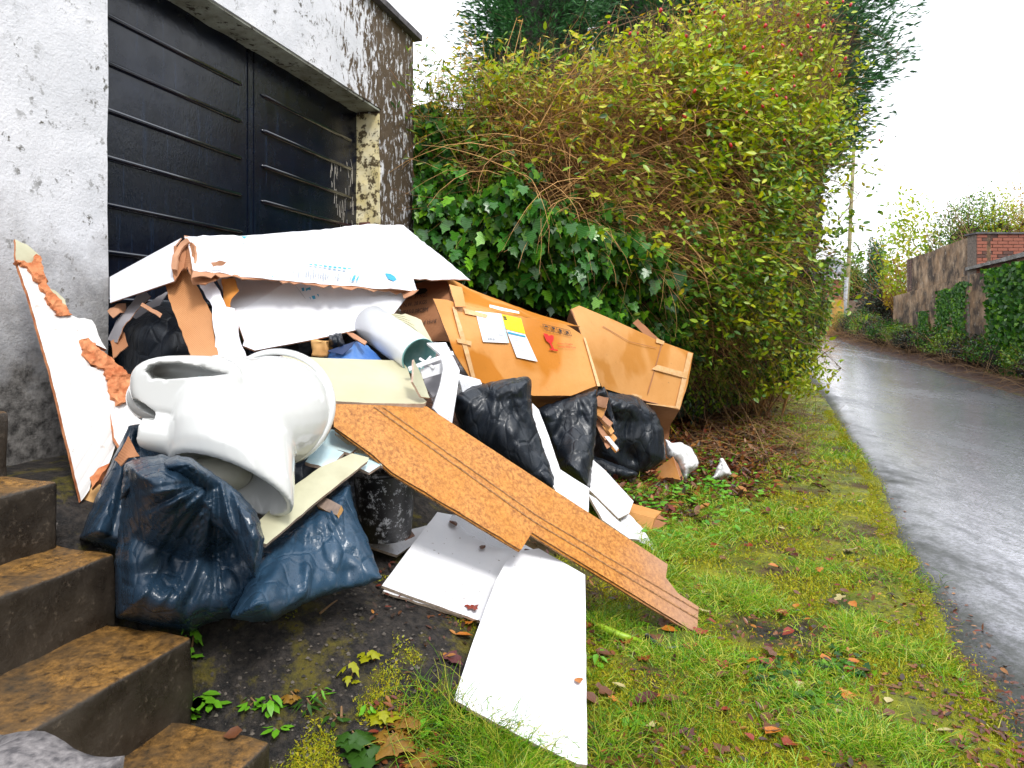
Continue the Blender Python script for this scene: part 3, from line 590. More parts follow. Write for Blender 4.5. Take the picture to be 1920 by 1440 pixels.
# rim around the mouth of the pan, seen edge on at the upper right
V = []; nR = 64; mR = 8; Fc = []
for i in range(nR):
    a = 2 * math.pi * i / nR; cA = PP(512, 762, .115) + pxv(122, 24, -.055) * math.cos(a) + pxv(22, -104, .06) * math.sin(a)
    rad = pxv(122, 24, -.055) * math.cos(a) + pxv(22, -104, .06) * math.sin(a); rad /= np.linalg.norm(rad)
    for j in range(mR): b = 2 * math.pi * j / mR; V.append(cA + rad * .012 * math.cos(b) + ey * .020 * math.sin(b))
for i in range(nR):
    for j in range(mR): Fc.append((i * mR + j, ((i + 1) % nR) * mR + j, ((i + 1) % nR) * mR + (j + 1) % mR, i * mR + (j + 1) % mR))
o = obj('rim', V, Fc, M['ceramic'], toi, smooth=True); fixn(o.data)
V, Fc = ellipsoid(PP(378, 712, -.105), pxv(9, 2), pxv(0, 7), pxv(0, 0, .012), 14, 8); obj('bolt', V, Fc, M['tile'], toi, smooth=True)
w = MB().tube([PP(377, 716, -.105), PP(374, 734, -.11)], .004); w.build('bolt_shaft', M['metalwhite'], toi)
V, Fc = ellipsoid(PP(298, 677, -.10), pxv(8, 1), pxv(0, 4), pxv(0, 0, .012), 14, 8); obj('bolt', V, Fc, M['metalwhite'], toi, smooth=True)
V, Fc = loft([SC(428, 903, -.15, pxv(60, 14, 0), pxv(-8, 24, .03)), SC(440, 880, -.08, pxv(56, 8, 0), pxv(-8, 22, .03)), SC(450, 850, -.02, pxv(40, 4, 0), pxv(-8, 20, .03))]); V2_, F2_ = V, Fc
V, Fc = ellipsoid(PP(410, 888, -.055), pxv(58, 10, 0), pxv(-8, 32, 0), pxv(0, 0, .075)); obj('trapway', V, Fc, M['ceramin'], toi, smooth=True)
# ------------------------------------------------------------------ flat prints on panels
def decal(name, polys, f, mat, parent, near=.997, **k):
    mb = MB()
    if len(polys) > 1: k['kind'] = 'stuff'
    for pl in polys:
        q = np.array(pl, float); Y = f(q) * near; V = P3(q, Y); mb.V; n = len(mb.V); mb.V += [tuple(v) for v in V]
        tri = delaunay_2d_cdt([Vector(p) for p in q], [(i, (i + 1) % len(q)) for i in range(len(q))], [], 1, 1e-5)[2] if len(q) > 4 else [tuple(range(len(q)))]
        mb.F += [tuple(i + n for i in t_) for t_ in orient(V, [tuple(t_) for t_ in tri])]
    return mb.build(name, mat, parent, **k)
def ink(name, text, o0, xv, yv, f, mat, parent, near=.997):
    """lettering: text of unit height mapped onto the picture vectors xv (full width) and yv (cap height)"""
    cu = bpy.data.curves.new('t', 'FONT'); cu.body = text; cu.size = 1; cu.resolution_u = 2; to = bpy.data.objects.new('t', cu); COL.objects.link(to); bpy.context.view_layer.update()
    me = bpy.data.meshes.new_from_object(to.evaluated_get(bpy.context.evaluated_depsgraph_get())); V = np.array([v.co for v in me.vertices]); Fc = [tuple(p.vertices) for p in me.polygons]
    bpy.data.objects.remove(to); w = V[:, 0].max(); q = np.array(o0) + np.outer(V[:, 0] / w, xv) + np.outer(V[:, 1] / .72, yv)
    W3 = P3(q, f(q) * near); obj(name, W3, orient(W3, Fc), mat, parent)
def quad(o0, xv, yv, a, b, c, d):   # rectangle a..b along xv, c..d along yv
    o0, xv, yv = map(np.array, (o0, xv, yv)); return [o0 + xv * a + yv * c, o0 + xv * b + yv * c, o0 + xv * b + yv * d, o0 + xv * a + yv * d]
def on(pl, *pts): return [(x, y, Yof(x, y, pl)) for x, y in pts]
def pl3(a, b, c): return [P(*a), P(*b), P(*c)]
def strip(name, pts, wd, Yd, mat, parent=None, th=.003, seed=0, **k):   # torn paper ribbon
    ol = []; p = np.array([q[:2] for q in pts], float); r = random.Random(seed)
    t = np.gradient(p, axis=0); n = np.stack([-t[:, 1], t[:, 0]], 1); n /= np.linalg.norm(n, axis=1)[:, None]
    L = [(*(p[i] + n[i] * wd * r.uniform(.6, 1.2)), pts[i][2]) for i in range(len(p))]; Rr = [(*(p[i] - n[i] * wd * r.uniform(.6, 1.2)), pts[i][2] + Yd) for i in range(len(p))]
    return sheet(name, L + Rr[::-1], mat, parent, thick=th, res=7, jag=1.2, seed=seed, **k)

# ---- leaning ribbed panel
pl = pl3((30, 450, 2.33), (150, 940, 2.06), (260, 780, 2.36))
lp = thing('broken_ribbed_slab', P(150, 940, 2.06), 'tall white ribbed panel with broken terracotta edges leaning against the rendered pillar', 'panel')
sheet('panel_face', on(pl, (32, 492), (58, 497), (80, 530), (103, 577), (136, 592), (172, 600), (190, 640), (200, 655), (168, 640), (158, 655), (170, 688), (196, 694), (205, 730), (222, 756), (232, 800), (205, 868), (172, 895), (168, 918), (152, 940), (95, 700), (55, 560)), [M['rib'], M['terra']], lp, .014, 12, [.3] * 2 + [2.5] * 7 + [1.5] * 9 + [.6] * 4, amp=.003, seed=2)
sheet('bare_backing', on(pl, (28, 448), (50, 458), (74, 478), (72, 497), (30, 488)), [M['creamd'], M['terra']], lp, .012, 10, 1.5)
sheet('terracotta_edge', [(x, y, Y - .012) for x, y, Y in on(pl, (30, 488), (60, 492), (68, 476), (76, 480), (90, 535), (112, 560), (136, 590), (112, 592), (98, 575), (80, 542), (62, 515), (52, 500))], M['terra'], lp, .02, 5, 2.2, amp=.013, nsc=46, seed=4, smooth=False)
sheet('cream_chip', on(pl, (92, 540), (104, 545), (122, 562), (124, 572), (112, 566), (96, 552)), M['creamd'], lp, .006, 8)
sheet('terracotta_break', [(x, y, Y - .015) for x, y, Y in on(pl, (155, 636), (166, 633), (186, 652), (205, 668), (232, 692), (248, 705), (248, 750), (222, 757), (205, 735), (196, 690), (170, 682), (158, 668))], M['terra'], lp, .025, 5, 2, amp=.016, nsc=42, seed=5, smooth=False)
sheet('terracotta_chip', on(pl3((150, 900, 2.05), (205, 870, 2.1), (170, 920, 2.04)), (168, 895), (190, 875), (206, 868), (180, 905), (172, 916)), M['terra'], lp, .02, 7, 2, amp=.008, nsc=30, seed=6)
pl = pl3((205, 760, 2.3), (290, 745, 2.45), (220, 830, 2.22))
sheet('ribbed_offcut', on(pl, (205, 758), (250, 752), (300, 748), (310, 790), (255, 800), (232, 850), (214, 820)), [M['rib'], M['terra']], None, .014, 12, 1, label='cream ribbed offcut wedged between the leaning panel and the toilet shelf', cat='panel')
# ---- cavity contents under the white cardboard
bag('cavity_bag', [(212, 600), (290, 560), (420, 580), (470, 640), (470, 720), (330, 760), (215, 740)], M['bag3'], 2.95, thick=.28, ty=-.1, seed=41, res=13, label='black bin bag deep in the dark gap behind the toilet shelf', cat='bin bag')
bag('cavity_bag', [(470, 640), (600, 620), (760, 600), (800, 660), (760, 720), (560, 740), (480, 700)], M['bag3'], 3.25, thick=.18, seed=42, res=13, label='black bin bag in shadow under the right end of the white cardboard', cat='bin bag')
c0 = thing('shredded_carton', P(240, 690, 2.65), 'torn grey and brown carton strips hanging in the dark gap by the garage pillar', 'carton')
strip('torn_strip', [(212, 640, 2.6), (224, 605, 2.62), (250, 575, 2.68), (275, 548, 2.74)], 11, .05, [M['greycard'], M['torn']], c0, seed=3)
strip('torn_strip', [(265, 570, 2.6), (285, 582, 2.6), (302, 592, 2.58)], 5, .02, M['torn'], c0, seed=4)
strip('torn_strip', [(207, 590, 2.63), (222, 578, 2.65), (236, 578, 2.7)], 8, .04, M['torn'], c0, seed=5)
sheet('torn_flap', [(207, 640, 2.62), (232, 622, 2.64), (240, 648, 2.6), (212, 672, 2.55)], [M['cardd'], M['torn']], c0, .004, 8, 1.5, amp=.01)
sheet('torn_flap', [(262, 615, 2.72), (276, 618, 2.72), (272, 632, 2.7), (258, 628, 2.7)], M['cardd'], c0, .004, 7, 1)
sheet('torn_flap', [(240, 590, 2.80), (310, 548, 2.9), (318, 545, 2.9), (300, 572, 2.86), (258, 600, 2.8)], M['greycard'], c0, .004, 9, 1)
# ---- big white cardboard on top
wc = thing('white_carton', P(540, 480, 3.1), 'large crumpled white cardboard sheet with torn brown edge spread over the top of the heap', 'cardboard')
vs = [(345, 443, 2.75), (460, 441, 3.0), (600, 431, 3.5), (690, 419, 3.95), (757, 422, 4.3), (800, 458, 4.15), (882, 524, 3.75), (775, 523, 3.45), (782, 545, 3.3), (600, 533, 2.9), (480, 521, 2.66), (362, 506, 2.5), (352, 452, 2.66), (490, 466, 2.88), (690, 478, 3.4)]
facets('top_sheet', vs, [(0, 1, 13, 12), (12, 13, 10, 11), (13, 14, 9, 10), (14, 7, 8, 9), (1, 2, 14, 13), (2, 3, 4, 14), (4, 5, 14), (5, 6, 7, 14)], [M['cardw'], M['torn']], wc, .006, 9, .012, 5, 3, .0035)
facets('side_flap', [(206, 519, 2.80), (340, 446, 2.74), (326, 464, 2.66), (206, 527, 2.74), (327, 527, 2.55), (206, 568, 2.66)], [(0, 1, 2, 3), (3, 2, 4, 5)], [M['cardw'], M['torn']], wc, .005, 7, .004, 6, 4)
fT = tps([(362, 506, 2.5), (480, 521, 2.66), (600, 533, 2.9), (782, 545, 3.3), (490, 466, 2.88), (690, 478, 3.4), (775, 523, 3.45)])
rr_ = random.Random(9); ol = []
for i in range(40): x = 362 + i * 10.6; ol.append((x, 506 + (x - 362) * .098 + rr_.uniform(-1, 1), 0))
lo_ = [(x + rr_.uniform(-3, 3), y + rr_.uniform(3, 9) + (6 if x < 400 else 0), 0) for x, y, _ in ol[::-1]]
ol = [(x, y, float(fT(np.array([(x, min(y, 540))]))[0]) + .006) for x, y, _ in ol + lo_]
sheet('torn_edge', ol, M['torn'], wc, .004, 8, 1.5, seed=3)
facets('torn_liner', [(352, 452, 2.66), (328, 462, 2.62), (322, 495, 2.58), (330, 525, 2.55), (345, 500, 2.6), (362, 505, 2.52), (366, 462, 2.6)], [(0, 1, 2, 4), (2, 3, 4), (0, 4, 5, 6)], [M['cardd'], M['torn']], wc, .008, 4, .02, 20, 8, .006)
strip('torn_edge', [(326, 505, 2.54), (328, 480, 2.57), (340, 458, 2.62), (352, 450, 2.62)], 5, .01, M['torn'], wc, .008, seed=11, amp=.01, nsc=40)
sheet('under_flap', [(352, 500, 2.55), (420, 515, 2.62), (405, 525, 2.56), (385, 533, 2.52), (362, 532, 2.5)], [M['cardd'], M['torn']], wc, .006, 8, 2, amp=.006)
decal('blue_print', [[(722, 512), (732, 513), (740, 518), (744, 524), (738, 527), (728, 523)], [(663, 516), (668, 516), (664, 526), (659, 526)], [(671, 518), (674, 518), (670, 526), (667, 526)], [(452, 443), (464, 443), (458, 448)], [(508, 517), (513, 517), (510, 520)]], fT, M['inkblue'], wc, .990)
rr_ = random.Random(4); decal('grey_print', [quad((550 + i * 4.6, 500 + i * .6), (3.0, .3), (0, 1), 0, rr_.uniform(.3, 1), rr_.uniform(0, 6), rr_.uniform(9, 18)) for i in range(24)], fT, M['inkgrey'], wc, .990)
decal('blue_print', [quad((580 + i * 9, 494 + i), (6, .6), (0, 1), 0, 1, 0, rr_.uniform(2, 4)) for i in range(9)], fT, M['inkblue'], wc, .990)
sheet('torn_patch', [(395, 492, 2.54), (412, 488, 2.56), (425, 492, 2.58), (418, 498, 2.57), (400, 500, 2.54)], M['torn'], wc, .002, 6, 2)
# ---- second white carton beneath
w2 = thing('white_box_lid', P(600, 600, 2.9), 'white cardboard box side with blue print hanging under the large top sheet', 'cardboard')
V2c = [(405, 520, 2.78), (540, 527, 2.92), (660, 534, 3.12), (772, 545, 3.34), (745, 580, 3.24), (700, 600, 3.12), (560, 622, 2.84), (458, 638, 2.60), (440, 590, 2.66), (600, 575, 2.98)]
facets('box_side', V2c, [(0, 1, 9, 8), (1, 2, 9), (2, 3, 4, 9), (4, 5, 9), (5, 6, 9), (6, 7, 8, 9)], [M['cardw'], M['torn']], w2, .005, 7, .005, 5, 6)
facets('fluted_flap', [(458, 638, 2.60), (560, 622, 2.84), (700, 600, 3.12), (745, 580, 3.24), (732, 596, 3.16), (700, 612, 3.08), (570, 640, 2.78), (478, 657, 2.58), (455, 648, 2.57)], [(0, 1, 6, 7), (1, 2, 5, 6), (2, 3, 4, 5), (0, 7, 8)], [M['cardwf'], M['torn']], w2, .006, 6, .003, 8, 7)
fB = tps(V2c); decal('blue_print', [[(565, 540), (570, 539), (571, 545), (567, 546)], [(573, 541), (582, 538), (583, 544), (578, 543), (574, 546)], [(584, 555), (590, 554), (592, 560), (587, 561)], [(594, 552), (597, 551), (598, 557)], [(580, 557), (582, 557), (583, 562)]], fB, M['inkblue'], w2, .992)
decal('fold_line', [quad((548, 528), (1, 0), (24, 32), 0, 1, 0, 1), quad((625, 585), (1, 0), (11, 28), 0, 1, 0, 1), quad((692, 585), (.8, 0), (3, 14), 0, 1, 0, 1)], fB, M['inkgrey'], w2, .992)
sheet('torn_corner', [(415, 522, 2.66), (440, 521, 2.68), (448, 545, 2.64), (434, 560, 2.62), (432, 578, 2.6), (420, 577, 2.6)], [M['card'], M['torn']], w2, .004, 8, 1.8, amp=.02, nsc=14)
sheet('torn_corner', [(750, 545, 3.28), (785, 543, 3.28), (775, 552, 3.25), (757, 560, 3.24)], M['torn'], w2, .004, 7, 1.5, amp=.01)
o = sheet('white_torn_strip', [(372, 530, 2.64), (396, 523, 2.64), (412, 545, 2.60), (424, 575, 2.57), (440, 578, 2.57), (446, 600, 2.55), (448, 630, 2.53), (462, 668, 2.50), (465, 690, 2.49), (408, 690, 2.46), (404, 640, 2.5), (398, 590, 2.54), (398, 575, 2.56)], [M['cardwf'], M['torn']], None, .006, 9, 1.6, amp=.004, label='torn white fluted cardboard strip standing upright behind the toilet', cat='cardboard')
o = sheet('brown_flap', [(310, 534, 2.62), (328, 522, 2.63), (345, 500, 2.64), (360, 520, 2.64), (372, 540, 2.62), (398, 590, 2.56), (402, 630, 2.52), (415, 690, 2.44), (365, 690, 2.40), (352, 650, 2.44), (332, 600, 2.50), (316, 560, 2.57)], [M['cardm'], M['torn']], None, .006, 10, 1.4, amp=.006, label='brown corrugated cardboard flap hanging from the white sheet above the toilet shelf', cat='cardboard')
# ---- small rubbish between the cartons
V, Fc = box_vf(P(585, 668, 2.78), np.array(P(612, 668, 2.78)) - P(585, 668, 2.78), (0, .08, 0), (0, 0, .065)); o = obj('rubble_chunk', V, Fc, M['wood'], smooth=True, label='broken yellow brown rubble chunk beside the blue plastic', cat='rubble'); rough(o, .012, .014, 30, 9)
sheet('blue_sack', [(606, 655, 2.86), (630, 660, 2.82), (668, 640, 2.86), (690, 648, 2.9), (722, 680, 2.86), (700, 690, 2.8), (610, 690, 2.76)], [M['blue']], None, .003, 9, 1, amp=.02, nsc=9, label='blue plastic sheet showing between the cream board and the white cardboard', cat='plastic sheet')
sheet('navy_strap', [(612, 658, 2.79), (630, 652, 2.79), (665, 640, 2.80), (660, 650, 2.79), (642, 665, 2.77)], M['navy'], None, .002, 8, .5, label='dark navy strip with small white mark lying across the blue plastic', cat='strap')
bag('plastic_tuft', [(614, 628), (640, 622), (650, 650), (640, 656), (618, 652)], M['bag3'], 2.84, thick=.05, seed=13, res=5, slack=1.3, label='small twisted tuft of black polythene above the blue plastic', cat='bin bag')
sheet('bark_strip', [(648, 622, 2.9), (662, 624, 2.88), (688, 640, 2.82), (684, 646, 2.8), (662, 634, 2.84)], M['torn'], None, .006, 7, 1, label='narrow torn cardboard edge next to the white pipe', cat='cardboard')
# white pipe with teal inside
a_, b_ = np.array(P(696, 606, 3.05)), np.array(P(786, 668, 2.76)); ax = (b_ - a_) / np.linalg.norm(b_ - a_)
u = np.cross(ax, (0, 0, 1)); u /= np.linalg.norm(u); v = np.cross(u, ax); R_ = .083
cp = thing('white_pipe', P(740, 650, 2.9), 'wide white plastic pipe with teal stained inside lying under the white cardboard', 'pipe')
V, Fc = loft([(a_, u * R_, v * R_), ((a_ + b_) / 2, u * R_ * .98, v * R_), (b_, u * R_, v * R_ * .96)], 40); obj('pipe_wall', V, Fc[:-1], M['metalwhite'], cp, smooth=True)
V, Fc = loft([(b_ + ax * .0, u * R_, v * R_ * .96), (b_ + ax * .004, u * R_ * .94, v * R_ * .92), (b_ - ax * .12, u * R_ * .9, v * R_ * .9)], 40); o = obj('pipe_lining', V, Fc[:-2] + Fc[-1:], M['teal'], cp, smooth=True)
# ribbed pulp tray
ptr = thing('pulp_tray', P(775, 640, 3.1), 'curved ribbed cream packing tray sticking up between pipe and brown box', 'packing tray')
for i in range(9):
    q = i / 8; pts = [P(735 + i * 1.2 + 2, 612 - 22 * (1 - q) , 3.14 - .01 * i)]
    for s_ in np.linspace(0, 1, 9): an = s_ * 1.45; pts.append(P(730 + (40 + 22 * (1 - q) * 1.6) * math.sin(an) + 2, 652 - (36 + 26 * (1 - q)) * math.cos(an), 3.12 - .012 * i))
    pts = pts[1:]; w = MB().tube(pts, .0065, 6); w.build('rib', M['creamd'] if i % 2 else M['cream'], ptr)
sheet('tray_wall', [(738, 595, 3.12), (760, 588, 3.13), (790, 600, 3.12), (812, 645, 3.08), (795, 652, 3.04), (770, 640, 3.04), (745, 620, 3.05)], M['cream'], ptr, .006, 9, 1, seed=4)
# white frame pieces
fr = thing('broken_frame', P(820, 760, 2.6), 'broken white frame of thin bars standing between cream board and brown box', 'frame')
def barpx(name, a, b, wpx, mat, parent, th=.012):
    a3, b3 = np.array(P(*a)), np.array(P(*b)); d = b3 - a3; n = np.array([-(b[1] - a[1]), b[0] - a[0]], float); n /= np.linalg.norm(n); wv = np.array(P(a[0] + n[0] * wpx, a[1] + n[1] * wpx, a[2])) - a3
    V, Fc = box_vf(a3 - wv / 2, d, wv, (0, th, 0)); o = obj(name, V, Fc, mat, parent); fixn(o.data); add_bevel(o, .0015); return o
barpx('bar', (766, 692, 2.60), (850, 662, 2.68), 8, M['board'], fr); barpx('bar', (786, 672, 2.66), (814, 690, 2.64), 5, M['board'], fr, .008); barpx('bar', (788, 690, 2.66), (808, 668, 2.68), 4, M['metalwhite'], fr, .006)
barpx('rail', (790, 702, 2.64), (836, 688, 2.66), 19, M['board'], fr)
sheet('upright', [(800, 643, 2.72), (836, 642, 2.74), (862, 694, 2.66), (856, 740, 2.6), (846, 805, 2.55), (812, 765, 2.52), (826, 720, 2.58), (832, 690, 2.62), (826, 664, 2.66)], [M['board'], M['board']], fr, .010, 12)
sheet('grey_panel', [(795, 680, 2.78), (835, 672, 2.8), (838, 720, 2.74), (812, 745, 2.7), (795, 720, 2.72)], M['greycard'], fr, .006, 12)
bag('clear_wrap', [(800, 735), (826, 715), (850, 700), (905, 712), (860, 740), (845, 770), (815, 765)], M['film'], 2.80, thick=.04, seed=17, res=7, slack=1.2, label='clear crinkled wrapping behind the white frame upright', cat='plastic wrap')
sheet('white_scrap', [(858, 700, 3.0), (900, 712, 3.05), (912, 735, 3.0), (870, 745, 2.95)], M['board'], None, .006, 9, 1, label='white board scrap under the lower left corner of the big brown box', cat='board')
# ---- cream board, hardboard plank, tiles
pl = pl3((628, 752, 2.30), (795, 757, 2.48), (640, 672, 2.64))
sheet('cream_board', on(pl, (526, 664), (600, 671), (752, 676), (764, 690), (772, 716), (800, 753), (795, 757), (700, 756), (627, 752), (580, 715)), [M['cream'], M['plaster']], None, .018, 14, [.3, .3, 1, 1.5, 2, .3, .3, .3, .3, .5], amp=.002, label='cream painted board lying flat on the top end of the brown hardboard plank', cat='board')
sheet('cream_shard', [(776, 674, 2.50), (790, 702, 2.52), (806, 746, 2.50), (790, 744, 2.46), (774, 716, 2.44)], [M['creamd'], M['plaster']], None, .008, 9, .8, label='pointed cream shard standing at the broken corner of the cream board', cat='board')
HP = pl3((626, 790, 2.24), (1300, 1188, 2.50), (800, 762, 2.50))
hb = thing('hardboard_plank', P(1300, 1188, 2.5), 'long brown speckled hardboard plank sloping from the toilet down to the grass', 'plank')
OUT = [(626, 757), (800, 762), (1252, 1058), (1247, 1094), (1310, 1138), (1307, 1188), (998, 998), (977, 1031), (735, 885), (700, 853), (626, 800)]
sheet('top_board', on(HP, *OUT), [M['hard'], M['hardedge']], hb, .006, 22, [.2, .2, .2, 1.5, .2, .5, .3, 1.0, .4, .4, .4], seed=3)
HP2 = [tuple(np.array(q) + (0, .004, -.010)) for q in HP]
o = sheet('under_board', on(HP2, (630, 766), (780, 770), (1245, 1078), (1300, 1150), (1302, 1190), (990, 1000), (974, 1034), (733, 889), (698, 858), (629, 806)), [M['hard'], M['hardedge']], hb, .008, 22, .4, seed=4)
fH = lambda q: np.array([Yof(x, y, HP) for x, y in np.asarray(q)])
decal('groove', [quad((700, 763), (1, -.6), (300, 215), 0, 2.0, 0, 1), quad((1000, 978), (1, -.6), (310, 184), 0, 2.0, 0, 1), quad((716, 763), (1, -.6), (292, 205), 0, 1.6, 0, 1), quad((1008, 968), (1, -.6), (302, 178), 0, 1.6, 0, 1)], fH, M['hardedge'], hb, .9985)
for i, (a, lab) in enumerate((([(602, 800), (650, 812), (672, 838), (656, 850), (604, 836)], 'pale blue tile, upper one of the two beside the toilet bowl'), ([(572, 866), (600, 832), (645, 848), (617, 878)], 'pale blue tile, lower one jutting out under the toilet bowl'), ([(664, 848), (700, 852), (720, 868), (692, 886), (670, 876)], 'small pale tile tucked beneath the brown hardboard edge'), ([(628, 812), (690, 842), (718, 874), (700, 866), (660, 842)], 'thin broken board piece right under the hardboard corner'))):
    pl = pl3((600, 870, 2.12 + .04 * (i == 0) + .08 * (i > 1)), (680, 850, 2.22 + .04 * (i == 0) + .05 * (i > 1)), (630, 800, 2.36 + .03 * (i == 0)))
    sheet('blue_tile' if i < 3 else 'board_scrap', on(pl, *a), [M['tile'] if i < 3 else M['cream'], M['plaster']], None, .012, 11, .8, label=lab, cat='tile' if i < 3 else 'board', seed=i)
pl = pl3((495, 1018, 1.80), (692, 860, 2.20), (560, 900, 2.02))
sheet('cream_plank', on(pl, (487, 975), (545, 915), (600, 876), (660, 850), (692, 858), (690, 864), (600, 935), (500, 1020), (491, 1018)), [M['creamd'], M['plaster']], None, .014, 14, .6, label='dull cream plank slanting up from the blue bag to the tiles', cat='plank')
pl = pl3((600, 948, 2.03), (640, 945, 2.02), (612, 975, 1.98))
sheet('timber_offcut', on(pl, (596, 935), (606, 930), (640, 948), (632, 966), (612, 958), (594, 948)), [M['woodgrey'], M['wood']], None, .02, 9, .5, label='short grey timber offcut resting on the flat blue bag', cat='timber')
# ---- bucket
bk = thing('bucket', P(722, 1012, 2.42), 'black paint splashed plastic bucket under the hardboard plank', 'bucket'); K_ = 2.42 / F
ctr = np.array(P(722, 1006, 2.42)); V, Fc = loft([(ctr, ex * .088, ey * .088), (ctr + (0, 0, .004), ex * .094, ey * .094), (ctr + (0, 0, .22), ex * .112, ey * .112), (ctr + (0, 0, .235), ex * .118, ey * .118), (ctr + (0, 0, .25), ex * .118, ey * .118), (ctr + (0, 0, .25), ex * .108, ey * .108), (ctr + (0, 0, .05), ex * .09, ey * .09)], 40)
obj('bucket_wall', V, Fc, M['bucket'], bk, smooth=True)
w = MB().tube([ctr + np.array((.118 * math.cos(a), .118 * math.sin(a), .235)) for a in np.linspace(3.3, 6.1, 14)], .004); w.build('rim', M['bucket'], bk)
# ---- front bags
bl = thing('bin_bag', P(350, 1185, 1.75), 'glossy blue black bin bag bulging over the concrete steps in front of the toilet', 'bin bag')
bag('bag_film', [(232, 868), (262, 856), (300, 850), (350, 862), (400, 900), (450, 925), (482, 965), (496, 1020), (482, 1075), (470, 1120), (440, 1160), (385, 1172), (362, 1190), (300, 1180), (216, 1158), (213, 1050), (225, 960)], M['bag'], 1.80, thick=.17, ty=.02, seed=51, res=6.5, slack=1.16, parent=bl, knot=(400, 900), nf=10, fold=.034, cr=1.3)
bag('bag_neck', [(300, 862), (330, 852), (362, 858), (392, 880), (450, 922), (484, 962), (497, 1010), (490, 1060), (478, 1088), (455, 1050), (432, 1010), (395, 985), (360, 960), (322, 935), (296, 900)], M['bag'], 1.70, thick=.075, seed=52, res=5.5, slack=1.28, parent=bl, iters=130, maxd=.05, R=26, bend=.08)
bag('bag_fold', [(232, 880), (262, 862), (300, 856), (330, 880), (350, 930), (300, 918), (250, 925), (222, 940)], M['bag'], 1.70, thick=.05, seed=55, res=5.5, slack=1.22, parent=bl, iters=120, maxd=.04, bend=.08)
bag('bin_bag', [(240, 797), (268, 790), (300, 800), (335, 850), (330, 920), (250, 1035), (215, 1040), (146, 1010), (166, 960), (185, 915), (205, 870)], M['bag'], 2.0, thick=.10, ty=-.03, seed=53, res=7, slack=1.12, label='dark blue bin bag behind the front bag against the leaning panel', cat='bin bag', aniso=.6)
bag('bin_bag', [(478, 1030), (520, 1000), (600, 945), (640, 912), (657, 905), (664, 940), (676, 980), (692, 1010), (704, 1050), (718, 1086), (690, 1098), (640, 1108), (600, 1122), (560, 1140), (515, 1166), (470, 1168), (430, 1160), (450, 1100)], M['bag2'], 1.98, thick=.12, ty=-.13, tx=.05, seed=54, res=7, slack=1.10, maxd=.045, label='flatter blue wet bin bag between the front bag and the bucket', cat='bin bag', bend=.16, aniso=-.3)
bag('bin_bag', [(500, 880), (600, 850), (690, 880), (760, 960), (740, 1010), (600, 1000), (520, 960)], M['bag3'], 2.72, thick=.12, seed=56, res=12, label='black bin bag in shade behind the cream plank', cat='bin bag')
sheet('cardboard_scrap', [(214, 862, 1.86), (228, 842, 1.86), (240, 818, 1.87), (245, 828, 1.86), (262, 855, 1.85), (240, 858, 1.83), (226, 874, 1.83)], [M['cardd'], M['torn']], None, .004, 8, 1.2, label='brown torn cardboard scrap on top of the dark blue bag', cat='cardboard')
barpx('wood_stake', (120, 1010, 2.02), (182, 915, 2.12), 22, M['wood'], None, .03); tag(bpy.data.objects['wood_stake'], 'split yellow wooden stake between the steps and the bags', 'stake')
bag('clear_wrap', [(850, 955), (900, 960), (985, 1018), (978, 1034), (930, 1035), (880, 1010), (840, 975)], M['film'], 2.62, thick=.07, seed=19, res=8, slack=1.2, label='clear dirty plastic wrap under the hardboard plank', cat='plastic wrap')
sheet('brown_packet', [(752, 1006, 2.40), (772, 996, 2.44), (778, 1004, 2.42), (760, 1012, 2.37)], M['lbrown'], None, .004, 6, 1, amp=.01, label='dark red crumpled packet at the foot of the bucket', cat='packet')
# ---- white boards on the ground
def gpl(a, b, c, off): return [Pg(*a, off), Pg(*b, off), Pg(*c, off)]
GB = [np.array(Pg(1095, 1430, .03)), np.array(Pg(852, 1310, .045)), np.array(Pg(1000, 1050, .20))]
sheet('white_board', on(GB, (930, 1088), (958, 1036), (1010, 1028), (1097, 1078), (1099, 1250), (1101, 1434), (1082, 1432), (960, 1372), (851, 1312), (888, 1200)), [M['board'], M['boardedge']], None, .012, 16, [.3, .3, .3, .6, .6, .2, 1.2, 1.2, .3, .3], seed=8, label='large clean white board lying in the grass nearest the camera', cat='board')
GC = [np.array(Pg(716, 1098, .03)), np.array(Pg(905, 1166, .03)), np.array(Pg(985, 1020, .16))]
sheet('white_board', on(GC, (820, 960), (900, 975), (1000, 1030), (962, 1100), (905, 1166), (716, 1098), (770, 1025)), [M['board'], M['boardedge']], None, .010, 16, .4, seed=9, label='white board with dead leaves on it between the bags and the front board', cat='board')
GD = [q - np.array((0, 0, .016)) for q in GC]
sheet('white_board', on(GD, (760, 1060), (860, 1100), (868, 1156), (718, 1108)), [M['board'], M['boardedge']], None, .010, 16, 1, seed=10, label='white board edge peeping out beneath the leaf strewn board', cat='board')
GE = [np.array(Pg(690, 1022, .03)), np.array(Pg(745, 1040, .03)), np.array(Pg(790, 1000, .06))]
sheet('white_board', on(GE, (672, 1012), (700, 1012), (800, 985), (790, 1010), (745, 1041), (686, 1022)), [M['board'], M['boardedge']], None, .010, 12, .4, seed=11, label='white board piece under the foot of the black bucket', cat='board')
